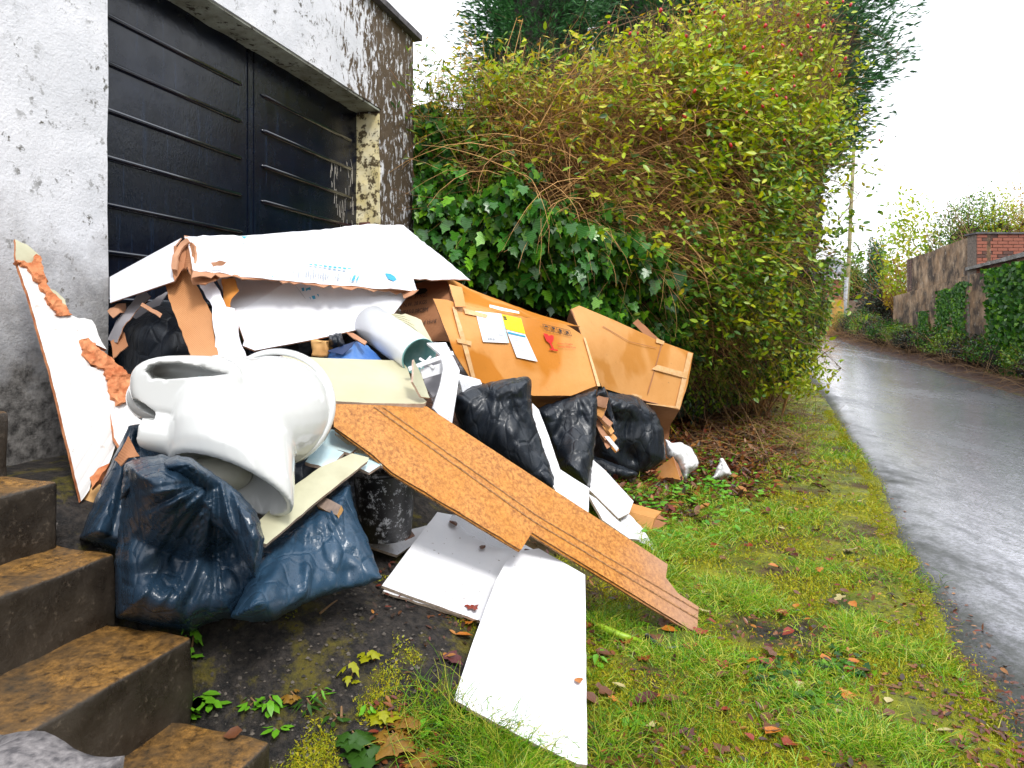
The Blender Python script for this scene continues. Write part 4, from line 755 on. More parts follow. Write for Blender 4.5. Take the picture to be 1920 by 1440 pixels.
# ---- big brown boxes
b1 = thing('cardboard_box', P(980, 750, 3.7), 'large wet brown cardboard box with white and yellow labels, open at its left end', 'box')
ol1 = [(812, 560, 3.36), (838, 562, 3.42), (868, 572, 3.50), (960, 590, 3.70), (1060, 608, 3.92), (1092, 628, 3.98), (1106, 668, 3.95), (1122, 722, 3.90), (1070, 742, 3.80), (1000, 742, 3.66), (945, 728, 3.52), (905, 718, 3.44), (885, 714, 3.40), (852, 662, 3.34), (840, 630, 3.34)]
in1 = [(875, 640, 3.40), (900, 600, 3.52), (980, 660, 3.66), (1050, 670, 3.84)]
sheet('front_panel', ol1, [M['card'], M['torn']], b1, .006, 12, .5, in1, amp=.012, nsc=5, seed=21)
f1_ = tps(ol1 + in1); f1 = lambda q: (lambda Y: Y + fbm(P3(np.asarray(q, float), Y) * 5, 21) * .012)(f1_(q))
sheet('top_panel', [(835, 517, 3.86), (880, 541, 3.98), (1000, 586, 4.26), (1088, 612, 4.42), (1062, 609, 3.98), (960, 590, 3.74), (868, 572, 3.55), (848, 552, 3.62)], [M['card'], M['torn']], b1, .006, 12, .6, amp=.008, seed=22)
olS = [(738, 545, 3.70), (785, 530, 3.82), (834, 518, 3.88), (850, 553, 3.66), (858, 600, 3.56), (842, 640, 3.48), (800, 640, 3.56), (760, 605, 3.64)]
sheet('side_panel', olS, [M['cardd'], M['torn']], b1, .006, 12, .8, amp=.003, seed=23); fS = tps(olS)
sheet('corner_flap', [(842, 533, 3.50), (866, 538, 3.52), (874, 575, 3.46), (854, 575, 3.42)], [M['cardl'], M['torn']], b1, .005, 9, .8, amp=.003)
sheet('bottom_panel', [(985, 738, 3.66), (1050, 745, 3.80), (1122, 722, 3.92), (1118, 752, 4.15), (1000, 765, 3.95)], [M['cardd'], M['torn']], b1, .006, 12, .5, amp=.003)
for q, (t_, x, y, w_, h_) in enumerate((('G.W. 31 KGS', 757, 563, 44, -7.5), ('N.W. 28 KGS', 756, 576, 44, -7.5), ('MEAS:0.08CBM', 750, 590, 52, -7.5))): ink('printed_line', t_, (x, y), (w_, -7), (1, h_), fS, M['inkblack'], b1, .9975)
ink('printed_line', 'Wall Hung', (782, 612), (36, -9), (1, -8), fS, M['inkblack'], b1, .9975)
decal('hand_hole', [[(770, 546), (785, 541), (798, 540), (802, 544), (798, 549), (784, 552), (773, 552)]], fS, M['dark'], b1, .9975)  # no hole is cut; flat near-black patch stands for its shaded inside
A1_, X1, Y1 = (891, 583), np.array((47, 4.)), np.array((15., 59))
decal('white_label', [[(891, 583), (938, 588), (953, 643), (906, 641)]], f1, M['paper'], b1, .9965)
decal('label_edge', [[(936, 588), (940, 588), (955, 643), (951, 643)]], f1, M['tile'], b1, .9960)
decal('yellow_label', [[(940, 589), (977, 597), (985, 626), (949, 617)]], f1, M['inkyellow'], b1, .9965)
decal('logo_mark', [[(943, 592.5), (949, 593.5), (950, 596), (944, 595)], [(944.5, 596.5), (950, 597.3), (951, 600), (945.5, 599)]], f1, M['inkblack'], b1, .9955)
decal('address_label', [[(949, 618), (985, 627), (1008, 678), (969, 670)]], f1, M['paper'], b1, .9965)
decal('label_band', [[(952, 621.5), (985, 629.5), (986, 632.5), (953, 625)]], f1, M['inkblue'], b1, .9955)
decal('label_lines', [quad((956 + i * 1.2, 632 + i * 4.5), (16 + (i * 7) % 9, 3), (0, .7), 0, 1, 0, 1) for i in range(6)], f1, M['inkgrey'], b1, .9955)
decal('barcode', [quad((914 + i * 1.7, 633 + i * .15), (.8 + .5 * (i % 3 == 0), 0), (.8, 4.5), 0, 1, 0, 1) for i in range(9)] + [quad((936 + i * 2.4, 626), (1, 0), (1, 4), 0, 1, 0, 1) for i in range(3)] + [quad((930 + 4 * i, 607 + i), (2.5, .2), (0, 1), 0, 1, 0, 1) for i in range(3)], f1, M['inkgrey'], b1, .9955)
decal('top_label', [[(918, 571), (973, 584), (974, 588), (940, 582), (918, 576)]], tps([(868, 572, 3.5), (960, 590, 3.7), (1060, 608, 3.92), (960, 570, 3.78)]), M['paper'], b1, .991)
# pictograms: umbrella, glass, arrows, no hooks
o0 = np.array((1017., 607)); xv = np.array((51., 12.)); yv = np.array((4.5, 11.5))
def bx4(a, b, c, d): return [o0 + xv * a + yv * c, o0 + xv * b + yv * c, o0 + xv * b + yv * d, o0 + xv * a + yv * d]
fr_ = [bx4(0, 1, 0, .07), bx4(0, 1, .93, 1), bx4(0, .015, 0, 1), bx4(.25, .262, 0, 1), bx4(.49, .502, 0, 1), bx4(.74, .752, 0, 1), bx4(.985, 1, 0, 1)]
Lp = lambda *pp: [o0 + xv * a + yv * b for a, b in pp]
um = Lp((.04, .45), (.07, .25), (.125, .15), (.18, .25), (.21, .45), (.125, .38)); ub = bx4(.119, .131, .4, .8); uh = bx4(.10, .13, .76, .83)
gl = Lp((.31, .15), (.44, .15), (.42, .45), (.385, .52), (.385, .78), (.42, .84), (.33, .84), (.365, .78), (.365, .52), (.33, .45))
ar = Lp((.62, .14), (.70, .45), (.655, .45), (.655, .82), (.585, .82), (.585, .45), (.54, .45))
hk = [Lp((.79, .2), (.81, .15), (.95, .8), (.93, .85)), Lp((.93, .15), (.95, .2), (.81, .85), (.79, .8)), bx4(.86, .885, .2, .8), bx4(.80, .94, .45, .55)]
decal('handling_symbols', fr_ + [um, ub, uh, gl, ar] + hk, f1, M['inkblack'], b1, .9960)
decal('fragile_glass', [[(1019, 624.5), (1027, 626.5), (1028.2, 629.5), (1030, 628.2), (1031, 630.5), (1032.4, 627.8), (1038, 629.2), (1038.5, 634), (1037, 640), (1034.5, 643), (1029.5, 643), (1024.5, 639), (1021, 631)], [(1029.5, 642), (1033, 642), (1039.5, 655), (1036, 655)], [(1030.5, 653.2), (1046, 655.6), (1046, 658.2), (1030.5, 656)]], f1, M['inkred'], b1, .9960)
ink('fragile_words', 'Please Fragile', (1046, 645), (28, 1.5), (-.8, -3), f1, M['inkred'], b1, .9960); ink('fragile_words', 'Handle With Care', (1047, 651), (33, 2), (-.8, -3), f1, M['inkred'], b1, .9960)
decal('parcel_tape', [[(848, 575), (854, 575), (868, 620), (880, 662), (893, 714), (886, 714), (872, 664), (860, 622)]], f1, M['tape'], b1, .9965)
decal('parcel_tape', [[(856, 634), (884, 640), (884, 648), (858, 642)], [(1094, 632), (1098, 634), (1126, 724), (1120, 724)], [(870, 578), (915, 590), (912, 596), (872, 588)]], f1, M['tape'], b1, .9965)
b2 = thing('cardboard_box', P(1200, 750, 4.7), 'long plain brown cardboard box tilted against the hedge at the right end of the heap', 'box')
ol2 = [(1070, 580, 4.42), (1086, 573, 4.52), (1160, 604, 4.72), (1236, 639, 4.95), (1300, 662, 5.12), (1290, 718, 5.04), (1274, 769, 4.96), (1232, 758, 4.84), (1190, 746, 4.72), (1130, 728, 4.50), (1112, 690, 4.42), (1096, 640, 4.38)]
sheet('front_panel', ol2, [M['cardl'], M['torn']], b2, .006, 13, .4, [(1150, 665, 4.6)], amp=.008, nsc=4, seed=31); f2_ = tps(ol2 + [(1150, 665, 4.6)]); f2 = lambda q: (lambda Y: Y + fbm(P3(np.asarray(q, float), Y) * 4, 31) * .008)(f2_(q))
sheet('bottom_panel', [(1130, 728, 4.50), (1190, 746, 4.72), (1274, 769, 4.96), (1258, 795, 5.25), (1246, 872, 5.40), (1226, 850, 5.3), (1200, 790, 5.1), (1150, 750, 4.9)], [M['cardd'], M['torn']], b2, .006, 12, .5, amp=.004)
sheet('end_panel', [(1070, 580, 4.42), (1063, 600, 4.60), (1078, 640, 4.6), (1096, 640, 4.39)], [M['cardd'], M['torn']], b2, .006, 10, .4)
sheet('back_flap', [(1186, 606, 5.0), (1196, 598, 5.0), (1236, 636, 5.1), (1222, 640, 5.0)], [M['cardd'], M['torn']], b2, .006, 9, 1)
decal('parcel_tape', [[(1231, 634), (1246, 640), (1244, 646), (1230, 642)], [(1233, 684), (1290, 700), (1288, 710), (1222, 692)], [(1290, 660), (1299, 663), (1274, 767), (1266, 765)], [(1186, 738), (1204, 742), (1202, 749), (1180, 744)], [(1212, 756), (1270, 762), (1271, 766), (1212, 757)]], f2, M['tape'], b2, .997)
decal('split_seam', [[(1241, 641), (1243, 642), (1216, 738), (1214, 738)], [(1130, 612), (1131, 611), (1180, 640), (1232, 652), (1232, 653), (1180, 641)]], f2, M['cardd'], b2, .997)
# ---- bags at the right half
bag('bin_bag', [(845, 737), (880, 722), (950, 709), (990, 704), (998, 712), (998, 765), (1012, 815), (1032, 870), (1050, 928), (1000, 905), (920, 850), (862, 812), (850, 770)], M['bag3'], 3.0, thick=.13, ty=-.06, seed=61, res=6.5, slack=1.14, label='black bin bag with a square shoulder below the labelled box', cat='bin bag', aniso=-.2, maxd=.06)
bag('bin_bag', [(1002, 765), (1040, 752), (1085, 738), (1120, 728), (1122, 760), (1118, 830), (1112, 870), (1108, 918), (1080, 908), (1050, 885), (1030, 830), (1012, 800)], M['bag3'], 3.75, thick=.12, ty=-.10, seed=62, res=6, slack=1.15, label='draped black bin bag left of the bag stuffed with brown paper', cat='bin bag', aniso=.4, maxd=.07)
rb = thing('bin_bag', P(1185, 890, 4.6), 'open black bin bag stuffed with brown packing paper under the plain brown box', 'bin bag')
bag('bag_film', [(1118, 728), (1140, 722), (1200, 742), (1232, 775), (1246, 805), (1250, 865), (1225, 880), (1190, 892), (1150, 893), (1118, 880), (1100, 800)], M['bag3'], 4.75, thick=.22, ty=-.05, seed=63, res=6, slack=1.14, parent=rb, aniso=.4, maxd=.08)
bag('bag_mouth', [(1108, 742), (1132, 722), (1142, 740), (1150, 772), (1158, 800), (1165, 850), (1152, 840), (1144, 800), (1134, 770), (1124, 748), (1116, 760), (1108, 800), (1100, 780)], M['bag3'], 4.30, thick=.05, seed=64, res=5, slack=1.2, parent=rb)
for i, (x, y, a, l_) in enumerate(((1122, 752, .2, 34), (1120, 768, .5, 30), (1130, 782, .7, 44), (1136, 795, .9, 42), (1128, 806, 1.0, 40), (1142, 812, .8, 36), (1134, 822, 1.1, 38), (1150, 835, .95, 26))):
    c_, s_ = math.cos(a), math.sin(a); ww = 10 if i < 2 else 5
    sheet('paper_wad', [(x - c_ * l_ / 2 + s_ * ww, y - s_ * l_ / 2 - c_ * ww, 4.28), (x + c_ * l_ / 2 + s_ * ww * .7, y + s_ * l_ / 2 - c_ * ww, 4.18 - .01 * i), (x + c_ * l_ / 2 - s_ * ww, y + s_ * l_ / 2 + c_ * ww, 4.16 - .01 * i), (x - c_ * l_ / 2 - s_ * ww, y - s_ * l_ / 2 + c_ * ww, 4.25)], [M['cardl'] if i % 2 else M['torn'], M['torn']], rb, .006, 6, 1, amp=.02, nsc=12, seed=i)
sheet('white_strip', [(1133, 818, 4.14), (1142, 818, 4.14), (1160, 840, 4.08), (1156, 846, 4.08)], M['board'], rb, .006, 6)
bag('bin_bag', [(1105, 850), (1140, 862), (1200, 885), (1190, 900), (1120, 905), (1100, 890)], M['bag3'], 4.5, thick=.1, seed=65, res=8, label='flat black plastic on the ground behind the white plank', cat='bin bag')
# white boards between the bags
sheet('white_board', [(998, 756, 3.2), (1010, 768, 3.2), (1030, 820, 3.1), (1050, 880, 3.0), (1105, 915, 3.0), (1103, 975, 2.85), (1048, 935, 2.82), (1020, 870, 2.95), (1000, 800, 3.1)], [M['board'], M['boardedge']], None, .008, 12, .4, label='tall white panel standing between the two black bags', cat='board')
pl = pl3((1110, 862, 4.0), (1188, 940, 3.75), (1100, 905, 3.7))
sheet('white_plank', on(pl, (1108, 858), (1135, 882), (1188, 940), (1180, 962), (1160, 972), (1102, 915)), [M['board'], M['boardedge']], None, .012, 10, .3, label='white plank lying behind the top of the hardboard plank end', cat='plank')
pl = pl3((1102, 930, 3.5), (1180, 1005, 3.3), (1110, 950, 3.4))
sheet('white_plank', on(pl, (1102, 925), (1118, 935), (1150, 968), (1200, 1012), (1180, 1010), (1130, 975)), [M['board'], M['boardedge']], None, .012, 10, .3, label='narrow white strip beside the grass above the hardboard plank', cat='plank')
pl = pl3((1150, 990, 3.5), (1170, 965, 3.65), (1235, 1020, 3.45))
sheet('white_sheet', on(pl, (1140, 978), (1175, 958), (1200, 985), (1240, 1040), (1200, 1015)), M['board'], None, .006, 9, 1, label='white sheet scrap under the small folded brown box', cat='board')
w = MB().tube([P(1150 + 7 * math.cos(a), 955 + 9 * math.sin(a), 3.62) for a in np.linspace(1.2, 5.2, 12)], .004); w.build('hose_ring', M['bucket'], label='small black hose loop on the white plank', cat='hose')
sb = thing('small_cardboard_box', P(1195, 1008, 3.7), 'small folded tan cardboard box on the grass beside the white planks', 'box')
V, Fc = box_vf(P(1155, 992, 3.72), np.array(P(1216, 1010, 3.64)) - P(1155, 992, 3.72), np.array(P(1172, 978, 3.92)) - P(1155, 992, 3.72), np.array(P(1166, 955, 3.74)) - P(1155, 992, 3.72)); o = obj('carton', V, Fc, M['cardl'], sb); fixn(o.data); rough(o, .03, .004, 12, 5)
for i, ol in enumerate(([(1216, 1008, 3.62), (1228, 973, 3.7), (1250, 980, 3.72), (1226, 1000, 3.66)], [(1220, 1006, 3.63), (1248, 990, 3.7), (1238, 1004, 3.66)], [(1226, 972, 3.72), (1236, 965, 3.8), (1252, 975, 3.78)])): sheet('flap', ol, [M['cardd'], M['torn']], sb, .004, 7, .8)
sheet('cardboard_scrap', [(1168, 952, 3.95), (1204, 948, 4.0), (1210, 958, 3.92), (1180, 962, 3.88)], [M['cardl'], M['torn']], None, .004, 8, .6, label='flat pale cardboard scrap behind the small folded box', cat='cardboard')
cw = thing('carton_corner', P(1255, 915, 4.9), 'brown cardboard corner propped up in front of the white polythene', 'cardboard')
sheet('left_face', [(1222, 905, 4.95), (1230, 880, 5.0), (1262, 856, 4.9), (1276, 900, 4.75), (1250, 895, 4.85)], [M['card'], M['torn']], cw, .006, 9, .6, amp=.004)
sheet('right_face', [(1262, 856, 4.9), (1272, 870, 4.95), (1288, 915, 4.85), (1278, 918, 4.76)], [M['cardd'], M['torn']], cw, .006, 8, .6)
sheet('lower_face', [(1222, 905, 4.95), (1250, 893, 4.86), (1276, 900, 4.76), (1278, 918, 4.78), (1240, 915, 4.9)], [M['cardd'], M['torn']], cw, .006, 8, .6)
sheet('cardboard_scrap', [(1205, 880, 5.0), (1228, 882, 5.0), (1226, 902, 4.9), (1210, 900, 4.9)], M['torn'], None, .006, 8, 1, label='dark wet cardboard scrap under the right edge of the stuffed bag', cat='cardboard')
bag('white_plastic_bag', [(1246, 822), (1262, 830), (1278, 828), (1300, 842), (1312, 868), (1306, 880), (1292, 890), (1284, 912), (1268, 870), (1248, 856)], M['wbag'], 5.05, thick=.12, seed=71, res=4.5, slack=1.2, label='crumpled white polythene bag at the right end of the heap', cat='plastic bag')
bag('white_plastic_bag', [(1350, 858), (1358, 860), (1368, 878), (1374, 890), (1352, 898), (1330, 902), (1342, 880)], M['wbag'], 5.0, thick=.07, seed=72, res=3.5, slack=1.2, label='small peaked white polythene scrap alone in the leaf litter', cat='plastic bag')
sheet('foil_scrap', [(1230, 906, 4.7), (1240, 908, 4.7), (1258, 922, 4.55), (1244, 930, 4.45), (1234, 922, 4.55)], M['metalwhite'], None, .002, 5, 1, amp=.02, nsc=20, label='crumpled silver wrapper on the grass under the cardboard corner', cat='wrapper')
# strap leaf and black stub by the plank end
g_ = lambda x, y, o=.02: Pg(x, y, o)
w = MB().tube([g_(1110, 1168, .02), g_(1135, 1180, .03), g_(1165, 1192, .03), g_(1205, 1203, .02)], [.006, .014, .013, .005], 8); w.build('seed_pod', leafmat('lime_pod', [(.42, .55, .02), (.30, .48, .02)], .4, .1), smooth=True, label='long lime green pod lying in the grass beside the front white board', cat='pod')
w = MB().tube([g_(1212, 1192, .03), g_(1225, 1204, .02), g_(1250, 1216, .015), g_(1280, 1212, .02)], [.012, .010, .006, .003], 8); o = w.build('burnt_stick', M['bucket'], smooth=True, label='charred black stick end next to the lime green pod', cat='stick')
sheet('black_scrap', [(1285, 1192, 2.5), (1298, 1178, 2.52), (1316, 1176, 2.55), (1308, 1190, 2.5)], M['bag3'], None, .002, 5, 1.5, amp=.02, nsc=20, label='torn black plastic scrap under the lower tip of the hardboard plank', cat='plastic scrap')
# ------------------------------------------------------------------ foliage tools
def unit(a): return a / (np.linalg.norm(a, axis=-1, keepdims=True) + 1e-9)
T_OVAL = (np.array([(0, 0, 0), (.3, .22, .03), (.68, .19, .02), (1, 0, -.06), (.68, -.19, .02), (.3, -.22, .03), (.5, 0, -.03)]), np.array([(0, 6, 1), (1, 6, 2), (2, 6, 3), (3, 6, 4), (4, 6, 5), (5, 6, 0)]))
T_LONG = (np.array([(0, 0, 0), (.35, .13, .02), (1, 0, -.08), (.35, -.13, .02), (.4, 0, -.03)]), np.array([(0, 4, 1), (1, 4, 2), (2, 4, 3), (3, 4, 0)]))
iv = [(0, .04), (-.12, .30), (.10, .50), (.28, .30), (.55, .38), (.66, .18), (1, 0), (.66, -.18), (.55, -.38), (.28, -.30), (.10, -.50), (-.12, -.30)]
T_IVY = (np.array([(x, y, -.06 * (abs(y) * 2) ** 2 - .05 * x * x) for x, y in iv] + [(.25, 0, -.04)]), np.array([(i, 12, (i + 1) % 12) for i in range(12)])[:, ::-1])
T_BLADE = (np.array([(0, .5, 0), (0, -.5, 0), (.5, .38, 0), (.5, -.38, 0), (1, 0, 0)]), np.array([(0, 1, 2), (1, 3, 2), (2, 3, 4)]))
T_TIP = (np.array([(0, .5, 0), (0, -.5, 0), (1, 0, 0)]), np.array([(0, 1, 2)]))
sv = []; sf = []
for q in range(7):
    a = (q - 3) * .22; x0 = .10 * q if q < 4 else .10 * (6 - q); b = len(sv); L = 1 - abs(q - 3) * .16
    sv += [(x0 * .3, .0, 0), (L * math.cos(a) * .5, L * math.sin(a) * .5 + .032, .02), (L * math.cos(a), L * math.sin(a), -.10 * L)]; sf.append((b, b + 1, b + 2))
T_SPRAY = (np.array(sv), np.array(sf))
def scatter(C, A, Nr, S, T, wd=1.0):
    """place template leaves: centres, axis directions, normals, sizes"""
    A = unit(A); Nr = unit(Nr - (Nr * A).sum(1, keepdims=True) * A); B = np.cross(Nr, A); tv, tf = T; S = np.asarray(S)[:, None, None]; w = np.broadcast_to(np.asarray(wd), (len(C),))[:, None, None]
    V = C[:, None] + S * (tv[None, :, 0:1] * A[:, None] + tv[None, :, 1:2] * B[:, None] * w + tv[None, :, 2:3] * Nr[:, None])
    Fc = tf[None] + (np.arange(len(C)) * len(tv))[:, None, None]
    return V.reshape(-1, 3), Fc.reshape(-1, tf.shape[1])
def leaves(name, C, A, Nr, S, T, mat, parent=None, **k):
    V, Fc = scatter(C, A, Nr, S, T); return obj(name, V, Fc, mat, parent, **k)
def rnd(n, rg): return unit(rg.normal(size=(n, 3)))
def ribbons(P0, D, L, R0, seg=4, bend=.4, grav=-.2, rg=RNG):
    """many thin tapering twigs, three sided"""
    n = len(P0); D = unit(D); pts = [P0]; d = D.copy(); bd = rg.normal(size=(n, 3)) * bend
    for i in range(seg): d = unit(d + bd / seg + np.array([0, 0, grav / seg]) + rg.normal(size=(n, 3)) * .10); pts.append(pts[-1] + d * (L / seg)[:, None])
    Vs = []
    for i, p in enumerate(pts):
        t = unit(pts[min(i + 1, seg)] - pts[max(i - 1, 0)]); u = unit(np.cross(t, [.2, .3, .93])); v = np.cross(t, u); r_ = (R0 * (1 - .75 * i / seg))[:, None]
        for k in range(3): a = 2.094 * k; Vs.append(p + (u * math.cos(a) + v * math.sin(a)) * r_)
    V = np.stack(Vs, 1); base = (np.arange(n) * 3 * (seg + 1))[:, None, None]; f = []
    for i in range(seg):
        for k in range(3): f.append((i * 3 + k, i * 3 + (k + 1) % 3, i * 3 + 3 + (k + 1) % 3)); f.append((i * 3 + k, i * 3 + 3 + (k + 1) % 3, i * 3 + 3 + k))
    return V.reshape(-1, 3), (np.array(f)[None] + base).reshape(-1, 3), pts
def inpoly(q, pl):
    pl = np.array(pl, float); ins = np.zeros(len(q), bool)
    for a, c in zip(pl, np.roll(pl, -1, 0)):
        cond = (a[1] > q[:, 1]) != (c[1] > q[:, 1]); ins ^= cond & (q[:, 0] < (c[0] - a[0]) * (q[:, 1] - a[1]) / (c[1] - a[1] + 1e-9) + a[0])
    return ins
def samp(pl, n, rg, clump=0, sc=60, seed=0):
    pl = np.array(pl, float); lo, hi = pl.min(0), pl.max(0); out = []; tot = 0
    while tot < n:
        q = lo + rg.random((n * 2, 2)) * (hi - lo); q = q[inpoly(q, pl)]
        if clump: d = fbm(np.stack([q[:, 0] / sc, q[:, 1] / sc, 0 * q[:, 0]], 1), seed); q = q[rg.random(len(q)) < np.clip(.5 + d * clump, .02, 1)]
        out.append(q); tot += len(q)
    return np.vstack(out)[:n]
# ------------------------------------------------------------------ the big overgrown hedge beside the garage
def HD(q):
    x, y = q[:, 0], q[:, 1]
    f = np.interp(x, [740, 850, 1000, 1200, 1400, 1500, 1620], [5.95, 5.55, 5.4, 5.65, 6.2, 6.8, 7.9])
    f = f + .9 * ((y - 330) / 400) ** 2 + .9 * sstep(y, 520, 760) * sstep(x, 1200, 1400)
    return f + .32 * fbm(np.stack([x / 110, y / 110, 0 * x], 1), 50)
OUTL = [(776, 210), (790, 150), (812, 60), (815, -60), (1560, -60), (1590, 60), (1602, 150), (1585, 230), (1602, 300), (1612, 420), (1592, 520), (1566, 610), (1520, 680), (1450, 715), (1380, 760), (1290, 790), (1180, 780), (1000, 760), (780, 600)]
def hp(q, off): Y = HD(q) + off; return P3(q, Y)
rg = np.random.default_rng(101)
hedge = thing('hedge', P(1250, 760, 7.2), 'huge overgrown hedge with yellow green leaves and brown twigs beside the garage', 'hedge')
core = [(776, 290), (860, 255), (910, 210), (1000, 160), (1150, 120), (1280, 60), (1480, 0), (1530, 120), (1545, 300), (1530, 470), (1500, 590), (1430, 690), (1290, 780), (1000, 760), (780, 600)]
V2, Fc, D_, bd_ = poly_mesh(core, 26, jag=14, seed=5); Vc = P3(V2, HD(V2) + .95 - .25 * fbm(np.stack([V2[:, 0] / 40, V2[:, 1] / 40, 0 * V2[:, 0]], 1), 3)); Vb = P3(V2, HD(V2) + 1.9)
M['core'] = pm('shade_coloured_core', (.006, .007, .004), (.018, .014, .008), 14, .9, .8, 30)  # near-black fill, the hedge's inner shade put into its colour
nV = len(V2); o = obj('shade_core', np.vstack([Vc, Vb]), orient(Vc, Fc) + [tuple(i + nV for i in f[::-1]) for f in orient(Vc, Fc)], M['core'], hedge, smooth=False)  # added opaque backing that closes sky gaps and stands for deep shade
n = 20000; q = samp(core, n, rg, .6, 40); C = hp(q, rg.uniform(.35, 1.0, n)); leaves('shade_coloured_leaves', C, rnd(n, rg), rnd(n, rg) + [0, -.6, .5], rg.uniform(.04, .08, n), T_OVAL, M['leafd'], hedge, kind='stuff')  # inner shade painted in as dark leaf colour
# twigs
def twigs(name, pl, n, dr, L, R0, off, mat, seed, bend=.5, grav=-.2, clump=.4):
    r_ = np.random.default_rng(seed); q = samp(pl, n, r_, clump, 90, seed); C = hp(q, r_.uniform(*off, n)); D = np.array(dr)[None] + r_.normal(size=(n, 3)) * .45
    D[:, 0] *= np.where(r_.random(n) < np.where(q[:, 0] > 1400, .75, .25), -1, 1)
    V, Fc, pts = ribbons(C, D, r_.uniform(*L, n), r_.uniform(*R0, n), 4, bend, grav, r_); o = obj(name, V, Fc, mat, hedge, kind='stuff'); return pts
twigs('darkened_inner_twigs', core, 5000, (.6, -.2, .2), (.3, .8), (.002, .004), (.3, .9), M['twigdark'], 1)
MID = [(900, 200), (1100, 150), (1510, 200), (1525, 400), (1490, 560), (1430, 660), (1300, 650), (1150, 560), (1000, 420), (850, 330)]
tp1 = twigs('arching_twigs', MID, 4600, (1.0, -.35, .15), (.35, 1.0), (.0014, .0030), (-.05, .5), M['twig'], 2, .6, -.75)
TOP = [(820, 250), (900, 200), (1080, 180), (1220, 110), (1380, 30), (1540, 20), (1580, 130), (1560, 300), (1100, 330), (860, 360)]
tp2 = twigs('upright_twigs', TOP, 4200, (.25, -.15, 1.0), (.25, .7), (.0014, .003), (-.1, .5), M['twig'], 3, .5, -.05)
tp3 = twigs('upright_twigs', [(780, 260), (850, 230), (960, 220), (960, 380), (780, 420)], 500, (.1, -.1, 1.0), (.4, .9), (.002, .004), (-.1, .4), M['twig'], 4, .3, .05)
tp4 = twigs('outer_twigs', [(1450, 20), (1530, -20), (1560, 120), (1550, 420), (1510, 600), (1450, 600)], 1100, (.9, -.2, .1), (.3, .8), (.0012, .0026), (-.1, .4), M['twig'], 5, .7, -.3)
twigs('low_twigs', [(1150, 520), (1560, 450), (1540, 660), (1400, 740), (1200, 720)], 1600, (.9, -.3, -.1), (.3, .8), (.0012, .0026), (.0, .5), M['twig'], 6, .6, -.7)
def onleaves(name, tps_, n, S, T, mat, seed, spread=.02, up=(0, -.4, .8), par=None, flt=None):
    r_ = np.random.default_rng(seed); st = np.concatenate([np.stack(t_[1:], 1).reshape(-1, 3) for t_ in tps_])
    if flt is not None: st = st[flt(st, r_)]
    C = st[r_.integers(0, len(st), n)] + r_.normal(size=(n, 3)) * spread
    return leaves(name, C, rnd(n, r_) * [1, .8, .6] + [.1, -.2, -.1], rnd(n, r_) * .8 + up, r_.uniform(*S, n), T, mat, par or hedge, kind='stuff')
def px_of(p): return CX + F * p[:, 0] / p[:, 1], HZ - F * (p[:, 2] - H) / p[:, 1]
def dens(gx_, gy_, sx, sy, amp, base=.1, sc=.02, sd=0):
    def f(p, r_):
        x, y = px_of(p); d = base + amp * np.exp(-(((x - gx_) / sx) ** 2 + ((y - gy_) / sy) ** 2)); cl = .42 + 1.5 * fbm(p * 2.4, 70 + sd); return r_.random(len(p)) < d * np.clip(cl, .03, 1.5)
    return f
onleaves('yellow_green_leaves', [tp1, tp2, tp4], 19000, (.050, .088), T_OVAL, M['leafy'], 11, .03, flt=dens(1430, 270, 190, 270, 1.0, .09))
onleaves('green_leaves', [tp1, tp4], 9500, (.046, .082), T_OVAL, M['leafg'], 12, .03, flt=dens(1480, 480, 150, 230, 1.0, .07, sd=3))
onleaves('autumn_leaves', [tp2, tp3], 7500, (.045, .08), T_LONG, M['leafau'], 13, .03, flt=dens(900, 150, 380, 190, 1.0, .15, sd=5))
onleaves('yellow_green_leaves', [tp2], 6500, (.042, .075), T_OVAL, M['leafy'], 14, .03, flt=dens(1150, 130, 330, 170, 1.0, .15, sd=7))
onleaves('green_leaves', [tp3], 3600, (.05, .10), T_LONG, M['leafg'], 15, .03)
def patch(name, pl, n, S, T, mat, seed, off=(-.2, .35), clump=.9, sc=45, par=None, axis=(0, -.2, -.9), nb=(0, -1., .45)):
    r_ = np.random.default_rng(seed); q = samp(pl, n, r_, clump, sc, seed); C = hp(q, r_.uniform(*off, n)); return leaves(name, C, rnd(n, r_) * .8 + axis, rnd(n, r_) * .75 + nb, r_.uniform(*S, n), T, mat, par or hedge, kind='stuff')
patch('green_leaves', [(776, 230), (830, 215), (960, 270), (1000, 420), (900, 480), (776, 460)], 4200, (.05, .09), T_LONG, M['leafg'], 16, axis=(.2, -.3, -.3))
patch('low_green_leaves', [(1180, 600), (1350, 560), (1560, 520), (1560, 600), (1510, 690), (1400, 750), (1290, 780), (1280, 680)], 9500, (.035, .065), T_OVAL, M['leafg'], 17, (-.25, .35), .7)
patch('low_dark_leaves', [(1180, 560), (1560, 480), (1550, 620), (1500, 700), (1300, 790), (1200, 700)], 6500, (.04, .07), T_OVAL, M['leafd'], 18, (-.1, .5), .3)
# thick arching canes in front of the leaves
r_ = np.random.default_rng(88); q = samp([(900, 230), (1300, 200), (1480, 330), (1430, 560), (1250, 560), (1000, 430)], 260, r_, .5, 80, 3); C = hp(q, r_.uniform(-.22, .05, 260)); D = np.array([.9, -.25, .45])[None] + r_.normal(size=(260, 3)) * .4; D[:, 0] *= np.where((q[:, 0] > 1350) | (r_.random(260) < .3), -1, 1)
V, Fc, _ = ribbons(C, D, r_.uniform(.5, 1.2, 260), r_.uniform(.003, .0052, 260), 6, .5, -1.3, r_); obj('arching_canes', V, Fc, M['wood'], hedge, kind='stuff')
